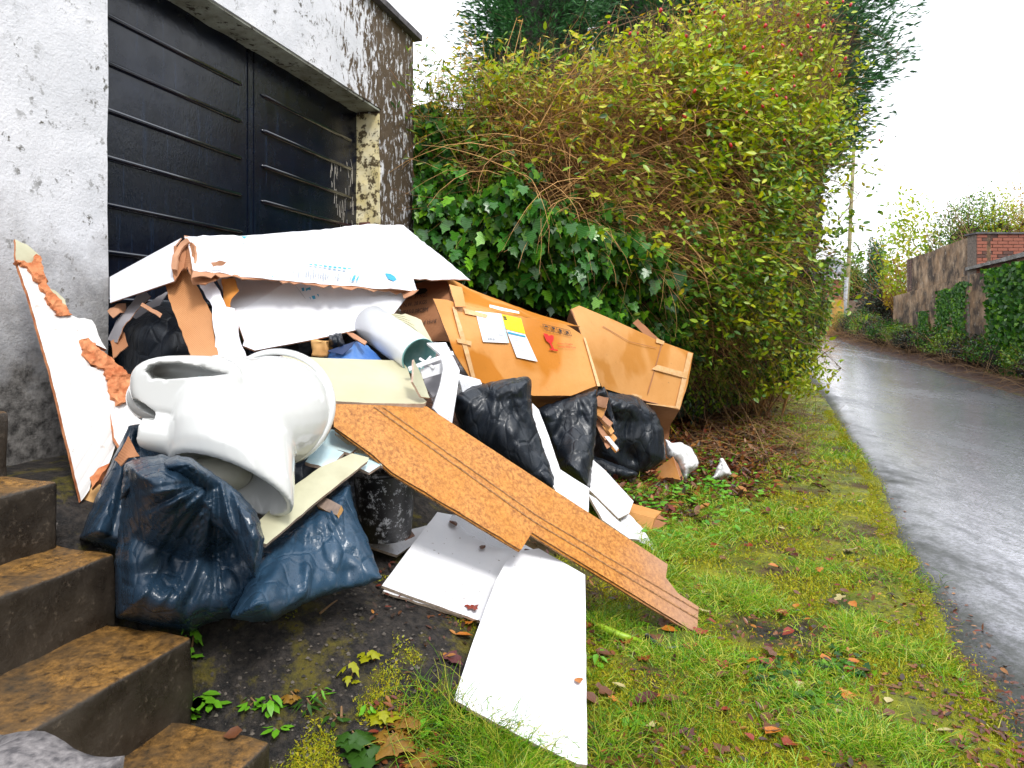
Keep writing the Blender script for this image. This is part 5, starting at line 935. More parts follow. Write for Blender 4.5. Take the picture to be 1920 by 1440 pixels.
# upright saplings at the left
w = MB(); r = random.Random(5)
for k in range(10):
    x = r.uniform(812, 1000); y0 = r.uniform(330, 420); y1 = r.uniform(30, 170); Y = 5.5 + r.uniform(-.15, .3); pts = [P(x + (i / 5) * r.uniform(-12, 18) + 3 * math.sin(i * 1.3 + k), y0 + (y1 - y0) * i / 5, Y) for i in range(6)]; w.tube(pts, [.007, .006, .005, .004, .003, .002], 5)
w.build('sapling_stems', M['wood'], hedge, kind='stuff')
# ---- ivy over the lower left of the hedge
ivy = thing('ivy', P(1000, 600, 5.2), 'glossy dark green ivy covering the lower left of the hedge behind the brown boxes', 'ivy')
IV = [(778, 330), (840, 290), (900, 360), (960, 330), (1040, 400), (1130, 420), (1250, 470), (1300, 540), (1290, 620), (1240, 650), (1100, 600), (1000, 560), (880, 530), (780, 470)]
IV2 = [(776, 200), (820, 190), (850, 300), (800, 330), (776, 330)]
r_ = np.random.default_rng(77); n = 10500; q = samp(IV, n, r_, 1.0, 38, 21); C = hp(q, r_.uniform(-.30, .30, n) - .18 * (.5 + fbm(np.stack([q[:, 0] / 40, q[:, 1] / 40, 0 * q[:, 0]], 1), 9)))
leaves('ivy_leaves', C, rnd(n, r_) * .55 + [0, -.25, -.9], rnd(n, r_) * .85 + [0, -1, .5], r_.uniform(.045, .105, n), T_IVY, M['ivy'], ivy, kind='stuff')
n = 900; q = samp(IV2, n, r_, 1.0, 38, 22); leaves('ivy_leaves', hp(q, r_.uniform(-.25, .1, n)), rnd(n, r_) * .55 + [0, -.25, -.9], rnd(n, r_) * .55 + [0, -1, .5], r_.uniform(.05, .09, n), T_IVY, M['ivy'], ivy, kind='stuff')
n = 2600; q = samp([(776, 470), (1000, 560), (1240, 640), (1290, 780), (1000, 760), (776, 600)], n, r_, .3, 38, 23); leaves('shade_coloured_ivy', hp(q, r_.uniform(.0, .6, n)), rnd(n, r_) * .55 + [0, -.25, -.9], rnd(n, r_) * .55 + [0, -1, .5], r_.uniform(.055, .10, n), T_IVY, M['leafd'], ivy, kind='stuff')  # ivy below given the dark leaf colour to imitate shade
n = 1500; q = samp([(778, 290), (840, 240), (960, 290), (1100, 360), (1300, 440), (1370, 560), (1330, 680), (1240, 660), (1000, 560), (780, 470)], n, r_, 1.6, 50, 31); leaves('ivy_leaves', hp(q, r_.uniform(-.34, .05, n)), rnd(n, r_) * .6 + [0, -.25, -.9], rnd(n, r_) * .85 + [0, -1, .5], r_.uniform(.045, .09, n), T_IVY, M['ivy'], ivy, kind='stuff')
big = T_IVY; ivm = []
for k, cc in enumerate(((.022, .11, .008), (.05, .19, .010), (.13, .33, .014))):
    t = NT('ivy_blade'); vv = t.wave(2.2, None, 3, 'X'); c_ = t.mix(t.ramp(vv, [(.85, 0.), (1, .5)]), cc, tuple(min(1, v * 2 + .05) for v in cc)); t.fin(c_, .26, t.bump(t.noise(30), .2, .004), .5); ivm.append(t.m)
base_me = [mkmesh('ivy_leaf', [(x, y, z) for x, y, z in big[0]], [tuple(f) for f in big[1]], m_, True) for m_ in ivm]
q = samp(IV, 270, r_, 1.0, 38, 21); C = hp(q, r_.uniform(-.48, -.26, 270)); A = unit(rnd(270, r_) * .45 + [0, -.25, -.9]); Nr = rnd(270, r_) * .8 + [0, -1, .45]
for i in range(270):
    a = A[i]; nn = Nr[i] - (Nr[i] @ a) * a; nn /= np.linalg.norm(nn); b = np.cross(nn, a); s_ = r_.uniform(.085, .125)
    o = bpy.data.objects.new('ivy_leaf', base_me[i % 3 if r_.random() < .6 else 0]); COL.objects.link(o); o.parent = ivy
    o.matrix_local = Matrix([[a[0] * s_, b[0] * s_, nn[0] * s_, C[i][0] - ivy.location.x], [a[1] * s_, b[1] * s_, nn[1] * s_, C[i][1] - ivy.location.y], [a[2] * s_, b[2] * s_, nn[2] * s_, C[i][2] - ivy.location.z], [0, 0, 0, 1]])
# ---- wild rose at the top right with red hips
rose = thing('rose_bush', P(1450, 60, 6.2), 'wild rose stems with red hips arching over the top right of the hedge', 'rose bush')
r = random.Random(8); w = MB(); hips = []
for k in range(46):
    x0 = r.uniform(1180, 1560); y0 = r.uniform(60, 330); Y = float(HD(np.array([[x0, y0]]))[0]) - .25; d = r.uniform(-.5, 1.5); pts = []
    for i in range(8):
        s_ = i / 7; x = x0 + 190 * s_ * d * .6 + r.uniform(-6, 6); y = y0 - 170 * s_ + 150 * s_ * s_ * r.uniform(.6, 1.2); pts.append(P(x, y, Y - .1 * s_))
    w.tube(pts, [.0045 - .0004 * i for i in range(8)], 4); hips += [pts[r.randint(3, 7)]]
x0 = 1190
for (xa, ya, xb, yb, sg) in ((1030, 110, 1280, 40, -60), (1130, 60, 1480, 20, -50), (1270, 60, 1680, 110, -70), (1560, 40, 1700, 110, -30), (1540, 300, 1650, 305, 10), (1560, 340, 1640, 380, -6), (1570, 410, 1630, 330, 10), (1550, 480, 1600, 470, -8), (1500, 640, 1585, 700, -20)):
    pts = [P(xa + (xb - xa) * i / 9 + r.uniform(-2, 2), ya + (yb - ya) * i / 9 + sg * math.sin(math.pi * i / 9) * .6 + r.uniform(-3, 3), 6.6) for i in range(10)]; w.tube(pts, [.006 - .0005 * i for i in range(10)], 4)
    for _ in range(5):
        i = r.randint(3, 9); p = np.array(pts[i]); w.tube([p, p + [r.uniform(-.15, .2), r.uniform(-.1, .1), r.uniform(-.15, .2)]], [.003, .0012], 4)
w.build('stems', M['bark'], rose, kind='stuff')
V, Fc = ellipsoid((0, 0, 0), (.011, 0, 0), (0, .011, 0), (0, 0, .017), 8, 6); hip_me = mkmesh('rosehip', V, Fc, M['rosehip'], True)
for p in hips + [P(r.uniform(1240, 1600), r.uniform(0, 220), 6.3) for _ in range(26)]:
    o = bpy.data.objects.new('rosehip', hip_me); COL.objects.link(o); o.parent = rose; o.location = Vector(p) - rose.location; o.rotation_euler = (r.uniform(-.6, .6), r.uniform(-.8, .8), 0); s_ = r.uniform(.9, 1.5); o.scale = (s_, s_, s_)
# ---- conifers behind
def conifer(px, Y, zb, zt, rad, nb, seed, label, ns=70, rtop=.35):
    r_ = np.random.default_rng(seed); X0 = (px - CX) / F * Y; tr = thing('conifer_tree', (X0, Y, float(terr(X0, Y))), label, 'tree', 'dark conifers behind the hedge')
    w = MB().tube([(X0, Y, float(terr(X0, Y)) - .1), (X0 + .05, Y, zb), (X0, Y, zt)], [.22, .15, .03], 8); w.build('trunk', M['bark'], tr)
    zz = zb + (zt - zb) * r_.random(nb); az = r_.uniform(0, 2 * np.pi, nb); PR = lambda t_: np.interp(t_, [0, .12, .3, .45, 1], [.30, .70, .95, 1.0, rtop]); R = rad * PR((zz - zb) / (zt - zb)) * r_.uniform(.6, 1.12, nb)
    t_ = r_.uniform(.25, 1, (nb, ns)); sp_ = r_.normal(size=(nb, ns, 3)) * (.11 + .10 * (1 - t_))[..., None] * [1, 1, .55]
    dx = np.cos(az)[:, None]; dy = np.sin(az)[:, None]; C = np.stack([X0 + dx * R[:, None] * t_, Y + dy * R[:, None] * t_, zz[:, None] + .35 * R[:, None] * t_ ** 1.6 - .12 * R[:, None]], -1) + sp_
    A = np.stack([dx + 0 * t_, dy + 0 * t_, .25 + 0 * t_], -1) + r_.normal(size=(nb, ns, 3)) * .45
    C = C.reshape(-1, 3); A = A.reshape(-1, 3); n = len(C); leaves('crown', C, A, rnd(n, r_) * .6 + [0, -.4, .9], r_.uniform(.08, .17, n), T_SPRAY, M['conif'], tr, kind='stuff')
    V, Fc, _ = ribbons(np.stack([X0 + 0 * R, Y + 0 * R, zz - .1 * R], 1)[:200], np.stack([np.cos(az), np.sin(az), .25 + 0 * az], 1)[:200], R[:200] * .9, np.full(min(nb, 200), .02), 3, .1, .1, r_); obj('branches', V, Fc, M['twigdark'], tr, kind='stuff')
    zc = np.linspace(zb + .35, zt - .1, 9); rc = [float(.62 * rad * PR((z - zb) / (zt - zb))) * (.5 if i == 0 else 1) for i, z in enumerate(zc)]; secs = [((X0, Y, z), (q_, 0, 0), (0, q_, 0)) for z, q_ in zip(zc, rc)]; V, Fc = loft(secs, 14); V = np.array(V); V[:, :2] += (fbm(V * 2, seed) * .25)[:, None]; obj('shade_core', V, Fc, M['core'], tr)  # solid dark core added as the crown's inner shade
conifer(1010, 10.5, 3.2, 8.2, 1.30, 620, 1, 'dark green conifer behind the hedge, leftmost of the three, next to the garage roof')
conifer(1225, 11.5, 3.2, 9.0, 1.8, 560, 2, 'dark green conifer behind the middle of the hedge top')
conifer(1455, 10.0, 3.3, 8.0, 1.85, 700, 3, 'dark green conifer sticking out to the right of the hedge above the lane', 95, .5)
# ------------------------------------------------------------------ the far end of the lane
def shrub(name, label, cat, cxy, rad, n, S, T, mat, seed, group=None, stem=True, core_=True, zoff=0, mat2=None):
    r_ = np.random.default_rng(seed); X0, Y0 = cxy; z0 = float(terr(X0, Y0)) + zoff; s = thing(name, (X0, Y0, z0), label, cat, group); rad = np.array(rad, float)
    n = int(n * 1.5); d = rnd(n, r_); d[:, 2] = np.abs(d[:, 2]) * np.where(r_.random(n) < .8, 1, -.3); lump = 1 + .28 * fbm(d * 2.2 + seed, seed)
    C = np.array([X0, Y0, z0 + rad[2] * .35]) + d * rad * [1, 1, .65] * (lump * r_.uniform(.55, 1.04, n) )[:, None]; C[:, 2] = np.maximum(C[:, 2], z0 + .02)
    leaves('foliage', C, rnd(n, r_), rnd(n, r_) * .8 + d * .6 + [0, 0, .4], r_.uniform(*S, n), T, mat, s, kind='stuff')
    if core_:
        V, Fc = ellipsoid((X0, Y0, z0 + rad[2] * .30), (rad[0] * .6, 0, 0), (0, rad[1] * .6, 0), (0, 0, rad[2] * .42), 14, 9); V = np.array(V); V += d[:1] * 0 + (fbm(V * 3, seed) * .08)[:, None]; obj('shade_core', V, Fc, M['core'], s)  # dark ellipsoid added as shade within the shrub
    if stem:
        nt = 30; V, Fc, _ = ribbons(np.tile([[X0, Y0, z0]], (nt, 1)) + r_.normal(size=(nt, 3)) * [.15 * rad[0], .15 * rad[1], 0], rnd(nt, r_) * .5 + [0, 0, 1], np.full(nt, rad[2] * 1.0), np.full(nt, .012), 4, .4, 0, r_); obj('stems', V, Fc, M['twig'], s, kind='stuff')
    return s
r_ = np.random.default_rng(5)
for i, Y in enumerate((8.6, 10.0, 11.6, 13.4, 15.4, 17.6, 20.0, 22.6)):
    X = float(road_l(Y)) - .95 - .12 * (i % 2); shrub('hedge_bush', ['bush at the foot of the big hedge where the lane edge begins to bend', 'second lane side bush beyond the big hedge', 'third lane side bush under the hedge overhang', 'middle lane side bush under the hedge overhang', 'lane side bush near the far bend', 'lane side bush close to the far bend', 'last but one bush before the far bend', 'last bush on the left before the far bend'][i], 'bush', (X, Y), (.8, 1.15, 1.4 + .32 * i), 2600, (.05, .085), T_OVAL, M['leafg'] if i % 3 else M['leafy'], 200 + i, 'bushes along the left edge of the lane', core_=i > 3)
# right hand wall: lower rendered wall, upper wall, brick end
L0 = np.array((9.6, 12.5)); LD = np.array((2.5, 8.0)); LD /= np.linalg.norm(LD); LN = np.array((LD[1], -LD[0]))
def WP(Y, out, z): a = (Y - L0[1]) / LD[1]; p = L0 + LD * a + LN * out; return (p[0], p[1], z)
def wallbox(Ya, Yb, o0, o1, z0, z1a, z1b):
    V = [WP(Ya, o0, z0), WP(Yb, o0, z0), WP(Yb, o1, z0), WP(Ya, o1, z0), WP(Ya, o0, z1a), WP(Yb, o0, z1b), WP(Yb, o1, z1b), WP(Ya, o1, z1a)]; return V, [(0, 3, 2, 1), (4, 5, 6, 7), (0, 1, 5, 4), (1, 2, 6, 5), (2, 3, 7, 6), (3, 0, 4, 7)]
t = NT('sooty_render'); p_ = t.xyz('Position'); st_ = t.noise(1.0, 6, .7, t.mapping((1.6, 1.6, 1.5))); c = t.mix(t.ramp(t.noise(2.4, 5), [(.35, 0.), (.65, 1.)]), (.26, .15, .075), (.46, .33, .22)); c = t.mix(t.ramp(st_, [(.40, 1.), (.62, 0.)]), c, (.045, .032, .025)); c = t.mix(t.ramp(t.noise(9, 6), [(.62, 0.), (.7, .7)]), c, (.42, .38, .32)); M['soot'] = t.fin(c, .85, t.bump(t.noise(30), .5, .01), .2)
M['brickred'] = pm('red_brick', (.30, .095, .055), (.17, .06, .04), 3, .8, .5); M['brickdark'] = pm('sooty_brick', (.12, .05, .035), (.05, .03, .028), 5, .85, .5); M['mortar'] = pm('old_mortar', (.20, .16, .13), (.10, .08, .07), 20, .9, .5)
gw = thing('garden_wall', WP(16, 0, .8), 'old sooty rendered garden wall with red brick end on the right of the lane', 'wall')
for nm, a in (('lower_wall', (9.0, 22.0, 0, .35, 0, 2.55, 2.28)), ('upper_wall', (15.05, 20.6, .06, .34, 2.2, 3.32, 3.32))):
    V, Fc = wallbox(*a); o = obj(nm, V, orient(np.array(V), Fc) if 0 else Fc, M['soot'], gw); fixn(o.data); rough(o, .35, .04, 1.5, 7)
V, Fc = wallbox(9.0, 15.3, -.06, .3, 2.53, 2.62, 2.60); o = obj('coping', V, Fc, M['step'], gw); fixn(o.data); rough(o, .2, .02, 4, 8)
cx_, cy_, _ = WP(15.0, .06, 0); V, Fc = box_vf((cx_, cy_, .5), (3.2, 0, 0), (0, .3, 0), (0, 0, 2.82)); obj('mortar_bed', V, Fc, M['mortar'], gw)
V, Fc = box_vf((cx_ - .05, cy_ - .06, 3.322), (3.3, 0, 0), (0, .4, 0), (0, 0, .035)); obj('wall_cap', V, Fc, M['coping'], gw)
V, Fc = box_vf((0, 0, 0), (.218, 0, 0), (0, .03, 0), (0, 0, .062)); bms = []
for m_ in (M['brickred'], M['brickdark']):
    me = mkmesh('brick', V, Fc, m_); bms.append(me)
r = random.Random(2); k = 0
for row in range(19):
    for col in range(9):
        x = cx_ + .004 + col * .232 - (.116 if row % 2 else 0) * (col > 0); z = 3.318 - (row + 1) * .075
        o = bpy.data.objects.new('brick', bms[r.random() < .22]); COL.objects.link(o); o.parent = gw; o.location = Vector((x, cy_ - .014 - r.uniform(0, .012), z)) - gw.location
        if row % 2 and col == 0: o.scale = (.46, 1, 1)
for row in range(13):
    for col in range(2):
        Yb = 20.5 - col * .24 - .06 * (row % 2); p = WP(Yb, .045, 2.35 + row * .075); o = bpy.data.objects.new('brick', bms[1]); COL.objects.link(o); o.parent = gw; o.location = Vector(p) - gw.location; o.rotation_euler = (0, 0, math.atan2(-LD[1], -LD[0]))
# ivy and growth on the wall
r_ = np.random.default_rng(33); iw = thing('wall_ivy', WP(12.8, 0, 1), 'dark ivy hanging over the right end of the garden wall', 'ivy', 'ivy on the garden wall')
n = 5200; Yv = r_.uniform(11.4, 13.9, n); zv = r_.uniform(.3, 2.42, n) ; k = (13.6 + .35 * fbm(np.stack([zv * 2, Yv, 0 * zv], 1), 4) > Yv); Yv, zv = Yv[k], zv[k]; n = len(Yv); C = np.array([WP(a, -.12 + b, c_) for a, b, c_ in zip(Yv, r_.uniform(-.15, .1, n), zv)])
leaves('ivy_leaves', C, rnd(n, r_) * .6 + [0, -.2, -.9], rnd(n, r_) * .5 + [-.8, -.6, .4], r_.uniform(.06, .11, n), T_IVY, M['ivy'], iw, kind='stuff')
for j, (ya, yb, za, zb) in enumerate(((16.6, 17.2, .9, 2.2), (15.5, 16.1, .9, 2.3), (18.4, 18.9, .9, 1.7))):
    iw = thing('wall_ivy', WP((ya + yb) / 2, 0, za), ['strip of ivy climbing the middle of the sooty lower wall', 'strip of ivy climbing the lower wall nearest the brick end', 'short ivy strip at the far part of the lower wall'][j], 'ivy', 'ivy on the garden wall'); n = 700; zz = r_.uniform(za, zb, n); yy = (ya + yb) / 2 + (yb - ya) * .5 * r_.normal(size=n) * .8 + .25 * fbm(np.stack([zz * 3, zz * 0, zz * 0], 1), j)
    leaves('ivy_leaves', np.array([WP(a, -.05, c_) for a, c_ in zip(yy, zz)]), rnd(n, r_) * .6 + [0, -.2, -.9], rnd(n, r_) * .5 + [-.8, -.6, .4], r_.uniform(.05, .09, n), T_IVY, M['ivy'], iw, kind='stuff')
wt = ['nearest the camera at the right edge', 'second from the right edge', 'below the wall ivy', 'below the brick end', 'under the sloping coping', 'under the middle of the wall', 'beside the bright grass tuft', 'under the far brick corner', 'past the end of the wall', 'below the yellow shrub', 'beside the far brown wall', 'in front of the brown wall', 'close to the pole', 'at the foot of the pole']
for i, Y in enumerate(np.linspace(10.6, 27.5, 14)):
    X = float(road_r(Y)) + .75 + .1 * (i % 2); s = shrub('bramble', 'low bramble on the right verge ' + wt[i], 'bramble', (X, Y), (.6, .85, .62 + .25 * (i > 8) + .10 * (i % 3)), 1300, (.04, .08), T_OVAL, M['leafd'] if i % 3 == 0 else (M['leafg'] if i % 3 == 1 else M['ivy']), 300 + i, 'brambles along the right verge')
    r2 = np.random.default_rng(i); nt = 60; V, Fc, _ = ribbons(np.tile([[X - .3, Y - .3, float(terr(X, Y))]], (nt, 1)) + r2.normal(size=(nt, 3)) * [.4, .5, 0], rnd(nt, r2) * .8 + [-.3, 0, .8], r2.uniform(.4, 1.0, nt), np.full(nt, .005), 4, .6, -.8, r2); obj('dead_stems', V, Fc, M['straw'], s, kind='stuff')
def at(x, Y): return ((x - CX) / F * Y, Y)
shrub('yellow_shrub', 'thin shrub with bright yellow leaves behind the far end of the wall', 'shrub', at(1705, 23.0), (1.0, 1.2, 4.3), 1100, (.10, .2), T_OVAL, M['leafy'], 401, core_=False, zoff=.4)
shrub('yellow_shrub', 'lower yellow leaved shrub leaning over the lane beyond the wall', 'shrub', at(1688, 24.5), (.5, .8, 2.4), 800, (.09, .17), T_OVAL, M['leafau'], 402, core_=False, zoff=.4)
shrub('green_tree', 'narrow dark green tree between the house and the yellow shrub', 'tree', at(1643, 38), (.55, .6, 4.4), 2400, (.10, .2), T_OVAL, M['conif'], 403, zoff=.3)
shrub('green_tree', 'small bright green bush under the house roof beside the pole', 'tree', at(1600, 40), (.75, .75, 3.4), 1500, (.12, .2), T_OVAL, M['leafg'], 404, zoff=.4)
shrub('garden_bush', 'dense bright green bush rising behind the brown upper wall', 'bush', at(1815, 21.0), (1.2, 1.2, 4.1), 4200, (.06, .12), T_OVAL, M['leafg'], 405, zoff=.6)
shrub('garden_bush', 'yellow green bush behind the red brick wall end', 'bush', at(1875, 20.6), (1.1, 1.0, 4.2), 3600, (.06, .11), T_OVAL, M['leafy'], 406, zoff=.5)
shrub('garden_bush', 'olive brown clipped bush at the right edge behind the bricks', 'bush', at(1935, 20.2), (1.0, 1.0, 4.6), 3600, (.05, .09), T_OVAL, M['leafau'], 407, zoff=.4)
shrub('garden_bush', 'dark ivy clad bush below the yellow shrub at the wall end', 'bush', at(1655, 26), (.9, .9, 1.8), 2600, (.07, .12), T_OVAL, M['leafd'], 408, zoff=.1)
r_ = np.random.default_rng(9)
bt = thing('bare_tree', (*at(1830, 20), 1.0), 'bare leafless tree with fine branches above the green bushes', 'tree'); X, Y = at(1830, 20)
w = MB().tube([(X, Y, 1.0), (X, Y, 3.6)], [.06, .04], 6); w.build('trunk', M['bark'], bt)
nt = 26; V, Fc, pt = ribbons(np.tile([[X, Y, 3.2]], (nt, 1)) + r_.normal(size=(nt, 3)) * [.4, .3, .2], rnd(nt, r_) * [1.3, .8, .5] + [0, 0, .9], r_.uniform(1.2, 2.6, nt), np.full(nt, .016), 5, .5, .1, r_); obj('branch', V, Fc, M['bark'], bt, kind='stuff')
st_ = np.concatenate([np.stack(pt[2:], 1).reshape(-1, 3)]); nt = 90; V, Fc, _ = ribbons(st_[r_.integers(0, len(st_), nt)], rnd(nt, r_) * [1, .6, .5] + [0, 0, .6], r_.uniform(.3, .8, nt), np.full(nt, .007), 3, .5, .1, r_); obj('twigs', V, Fc, M['bark'], bt, kind='stuff')
# unseen wall extension and laurel row, added beside the viewer to darken reflections
V, Fc = wallbox(-16, 8.98, 0, .35, -.2, 2.5, 2.55); o = obj('garden_wall', V, Fc, M['soot'], label='unseen stretch of sooty garden wall added past the viewer to darken reflections', cat='wall'); fixn(o.data)
for i in range(11):
    y_ = -14 + i * 2.2; x_ = float(WP(y_, 1.5, 0)[0]); V, Fc = ellipsoid((x_, y_, 2.2), (1.3, 0, 0), (0, 1.5, 0), (0, 0, 2.6 + .5 * (i % 3)), 18, 12); V = np.array(V); V += (fbm(V * 1.3, i) * .35)[:, None]
    o = obj('added_laurel', V, Fc, pm('unseen_laurel_mass', (.02, .05, .012), (.05, .09, .02), 9, .8, 1., 20) if i == 0 else bpy.data.materials['unseen_laurel_mass'], label='%s unseen laurel added behind the wall beside the viewer to darken reflections' % ['first', 'second', 'third', 'fourth', 'fifth', 'sixth', 'seventh', 'eighth', 'ninth', 'tenth', 'eleventh'][i], cat='bush', group='added unseen laurels behind the near garden wall')
# pole, wires, house, far walls
pY = 30; pb = P(1581, 617, pY); po = thing('utility_pole', pb, 'weathered wooden utility pole at the far bend of the lane', 'pole')
w = MB().tube([pb - np.array((0, 0, .6)), P(1588, 555, pY), P(1592, 480, pY), P(1596, 385, pY), P(1603, 240, pY)], [.095, .09, .085, .08, .07], 12); w.build('mast', pm('greenish_pole_wood', (.16, .16, .06), (.30, .26, .14), 6, .8), po, smooth=True)
w = MB().tube([np.array(P(1581, 617, pY)) - (0, 0, .5), P(1588.2, 520, pY)], [.10, .095], 12); w.build('cable_sheath', pm('grey_pole_cover', (.30, .31, .32), (.22, .23, .24), 5, .6), po, smooth=True)
w = MB()
for (x0, y0, x1, y1, Y0, Y1) in ((1700, 290, 2000, 80, 30, 14), (1740, 262, 2000, 120, 30, 14), (1735, 310, 2000, 180, 30, 14)):
    a, b = np.array(P(1603, 330, 30)), np.array(P(x1, y1, Y1)); wl_ = [a + (b - a) * i / 12 - np.array((0, 0, .5 * math.sin(math.pi * i / 12))) for i in range(13)]
    o = MB().tube(wl_, .007, 4).build('wire', pm('wire_grey', (.35, .35, .37), (.4, .4, .42), 5, .6), po)
hs_ = thing('house', (30.5, 62, 2), 'distant red brick house with a grey hipped roof above the far wall', 'house'); Yh = 62; xl, xr = at(1545, Yh)[0], at(1622, Yh)[0]; ze = 1.15 + (620 - 521) / F * Yh
V, Fc = box_vf((xl, Yh, 1.5), (xr - xl, 0, 0), (0, 5, 0), (0, 0, ze - 1.5)); obj('wall', V, Fc, M['brickred'], hs_)
zr = ze + 2.3; V = [(xl - .3, Yh - .3, ze), (xr + .3, Yh - .3, ze), (xr + .3, Yh + 5.3, ze), (xl - .3, Yh + 5.3, ze), (xl + 1.6, Yh + 2.5, zr), (xr - 1.7, Yh + 2.5, zr)]; obj('roof', V, [(0, 1, 5, 4), (1, 2, 5), (2, 3, 4, 5), (3, 0, 4), (0, 3, 2, 1)], pm('slate_roof', (.20, .21, .24), (.15, .16, .19), 8, .7), hs_)
V, Fc = box_vf((xl - .32, Yh - .34, ze - .16), (xr - xl + .64, 0, 0), (0, .06, 0), (0, 0, .15)); obj('fascia', V, Fc, M['metalwhite'], hs_)
for i, (x0_, y0_, w_, h_) in enumerate(((1603, 540, 9.5, 17), (1580, 540, 9.5, 17), (1606, 572, 9.5, 22))):
    a = np.array(P(x0_, y0_, Yh - .04)); V, Fc = box_vf(a, (w_ / F * Yh, 0, 0), (0, .06, 0), (0, 0, h_ / F * Yh)); wf = obj('window', V, Fc, M['metalwhite'], hs_)
    for s_ in (0, 1): V, Fc = box_vf(a + (.04 + s_ * .22, -.01, .08), (.17, 0, 0), (0, .02, 0), (0, 0, h_ / F * Yh - .16)); obj('pane', V, Fc, M['dark'], wf)
yw = P(1557, 632, 28); V, Fc = box_vf((yw[0] - 1.5, 28, .9), (2.05, 0, 0), (0, .3, 0), (0, 0, 1.55)); o = obj('ochre_wall', V, Fc, pm('ochre_render', (.52, .30, .06), (.34, .19, .05), 4, .85), label='ochre yellow wall stub at the far end of the lane left of the pole', cat='wall'); rough(o, .3, .03, 3, 3)
bw = P(1588, 612, 36); V, Fc = box_vf((bw[0] - .6, 36, 1.0), (2.6, 0, 0), (0, .3, 0), (0, 0, 1.78)); o = obj('brown_wall', V, Fc, pm('brown_render', (.17, .11, .07), (.10, .07, .05), 2, .85), label='plain brown wall across the far bend right of the pole', cat='wall'); rough(o, .4, .02, 2, 4)
# far treeline so the land has an end beyond the lane
n = 9000; r_ = np.random.default_rng(71); ang = r_.uniform(-.9, 1.15, n); rr2 = r_.uniform(85, 100, n); Xf, Yf = np.sin(ang) * rr2, np.cos(ang) * rr2; hh = 2.2 + 1.2 * vnoise(np.stack([ang * 14, 0 * ang, 0 * ang], 1), 4)
C = np.stack([Xf, Yf, terr(Xf, Yf) * 0 + 3.4 + r_.random(n) * hh], 1); leaves('far_wood', C, rnd(n, r_), rnd(n, r_), r_.uniform(.9, 1.6, n), T_OVAL, M['leafd'], None, kind='stuff', label='hazy dark line of distant trees beyond the house', cat='wood')
# ------------------------------------------------------------------ verge: grass, moss, litter, weeds
BO = [[(926, 1092), (956, 1030), (1100, 1074), (1104, 1438), (1082, 1436), (846, 1314), (884, 1200)], [(816, 956), (1004, 1026), (966, 1104), (909, 1170), (712, 1102)], [(626, 790), (977, 1036), (1306, 1192), (1314, 1136), (1250, 1056), (800, 762)]]
def ground_pts(n, rg_, y0=640, y1=1560, x0=380, x1=2000):
    q = np.stack([rg_.uniform(x0, x1, n), rg_.uniform(y0, y1, n)], 1); v = (q[:, 1] - HZ) / F; u = (q[:, 0] - CX) / F; Y = H / v
    for _ in range(12): Y = .5 * Y + .5 * (H - terr(u * Y, Y)) / v
    X = u * Y; ok = np.isfinite(Y) & (Y > .8) & (Y < 16); X, Y, q = X[ok], Y[ok], q[ok]; Z_ = terr(X, Y); s = NN[0] * X + NN[1] * Y + 2.45
    return X, Y, Z_, q, s
def vergemask(X, Y, q, s, rg_, dens_=None):
    e = road_l(Y) + .10 * fbm(np.stack([X * 3, Y * 3, 0 * X], 1), 61) - .02; m = (X < e) & (s > 1.75) & ((X > -.1 + .14 * fbm(np.stack([X * 4, Y * 4, 0 * X], 1), 62)) | (Y > 5.2))
    for b in BO[:2]: m &= ~inpoly(q, b)
    m &= ~((np.abs(X - 1.02) < .2) & (np.abs(Y - 2.52) < .13) & (rg_.random(len(X)) < .85)); return m
rg = np.random.default_rng(202)
X, Y, Z_, q, s = ground_pts(340000, rg); cl = fbm(np.stack([X * 3.2, Y * 3.2, 0 * X], 1), 63); li = sstep(Y - .4 * X, 3.9, 4.6) * (1 - sstep(X - road_l(Y), -1.3, -.4))
m = vergemask(X, Y, q, s, rg) & (rg.random(len(X)) < np.clip(.24 + 2.1 * cl, .02, 1) * (1 - .9 * li)); X, Y, Z_, cl = X[m], Y[m], Z_[m], cl[m]; n = len(X)
hgt = (.032 + .068 * np.clip(cl + .35, 0, 1.2)) * rg.uniform(.5, 1.5, n); far = np.clip(Y / 3, 1, 3); A = rnd(n, rg) * [1.3, 1.3, .3] + [0, 0, .75]
leaves('grass', np.stack([X, Y, Z_ - .003], 1), A, rnd(n, rg) * .8 + [0, -.6, .4], hgt, T_BLADE, M['grass'], None, kind='stuff', label='wet green grass growing over the verge', cat='grass')
o = bpy.data.objects['grass']; me = o.data; co = np.zeros(len(me.vertices) * 3, np.float32); me.vertices.foreach_get('co', co); co = co.reshape(n, 5, 3)
base = co[:, 0:2].mean(1, keepdims=True); tip = co[:, 4:5]; ax_ = tip - base; mid = base + ax_ * .5; wv = unit(co[:, 0] - co[:, 1]) * (.0013 * far)[:, None]
droop = np.array([0, 0, -1.0]) * (np.linalg.norm(ax_, axis=2) * rg.uniform(.05, .5, (n, 1)))[..., None]
co[:, 0] = base[:, 0] + wv; co[:, 1] = base[:, 0] - wv; co[:, 2] = mid[:, 0] + wv * .8 - droop[:, 0] * .25; co[:, 3] = mid[:, 0] - wv * .8 - droop[:, 0] * .25; co[:, 4] = tip[:, 0] + droop[:, 0] * .5
me.vertices.foreach_set('co', co.ravel()); me.update()
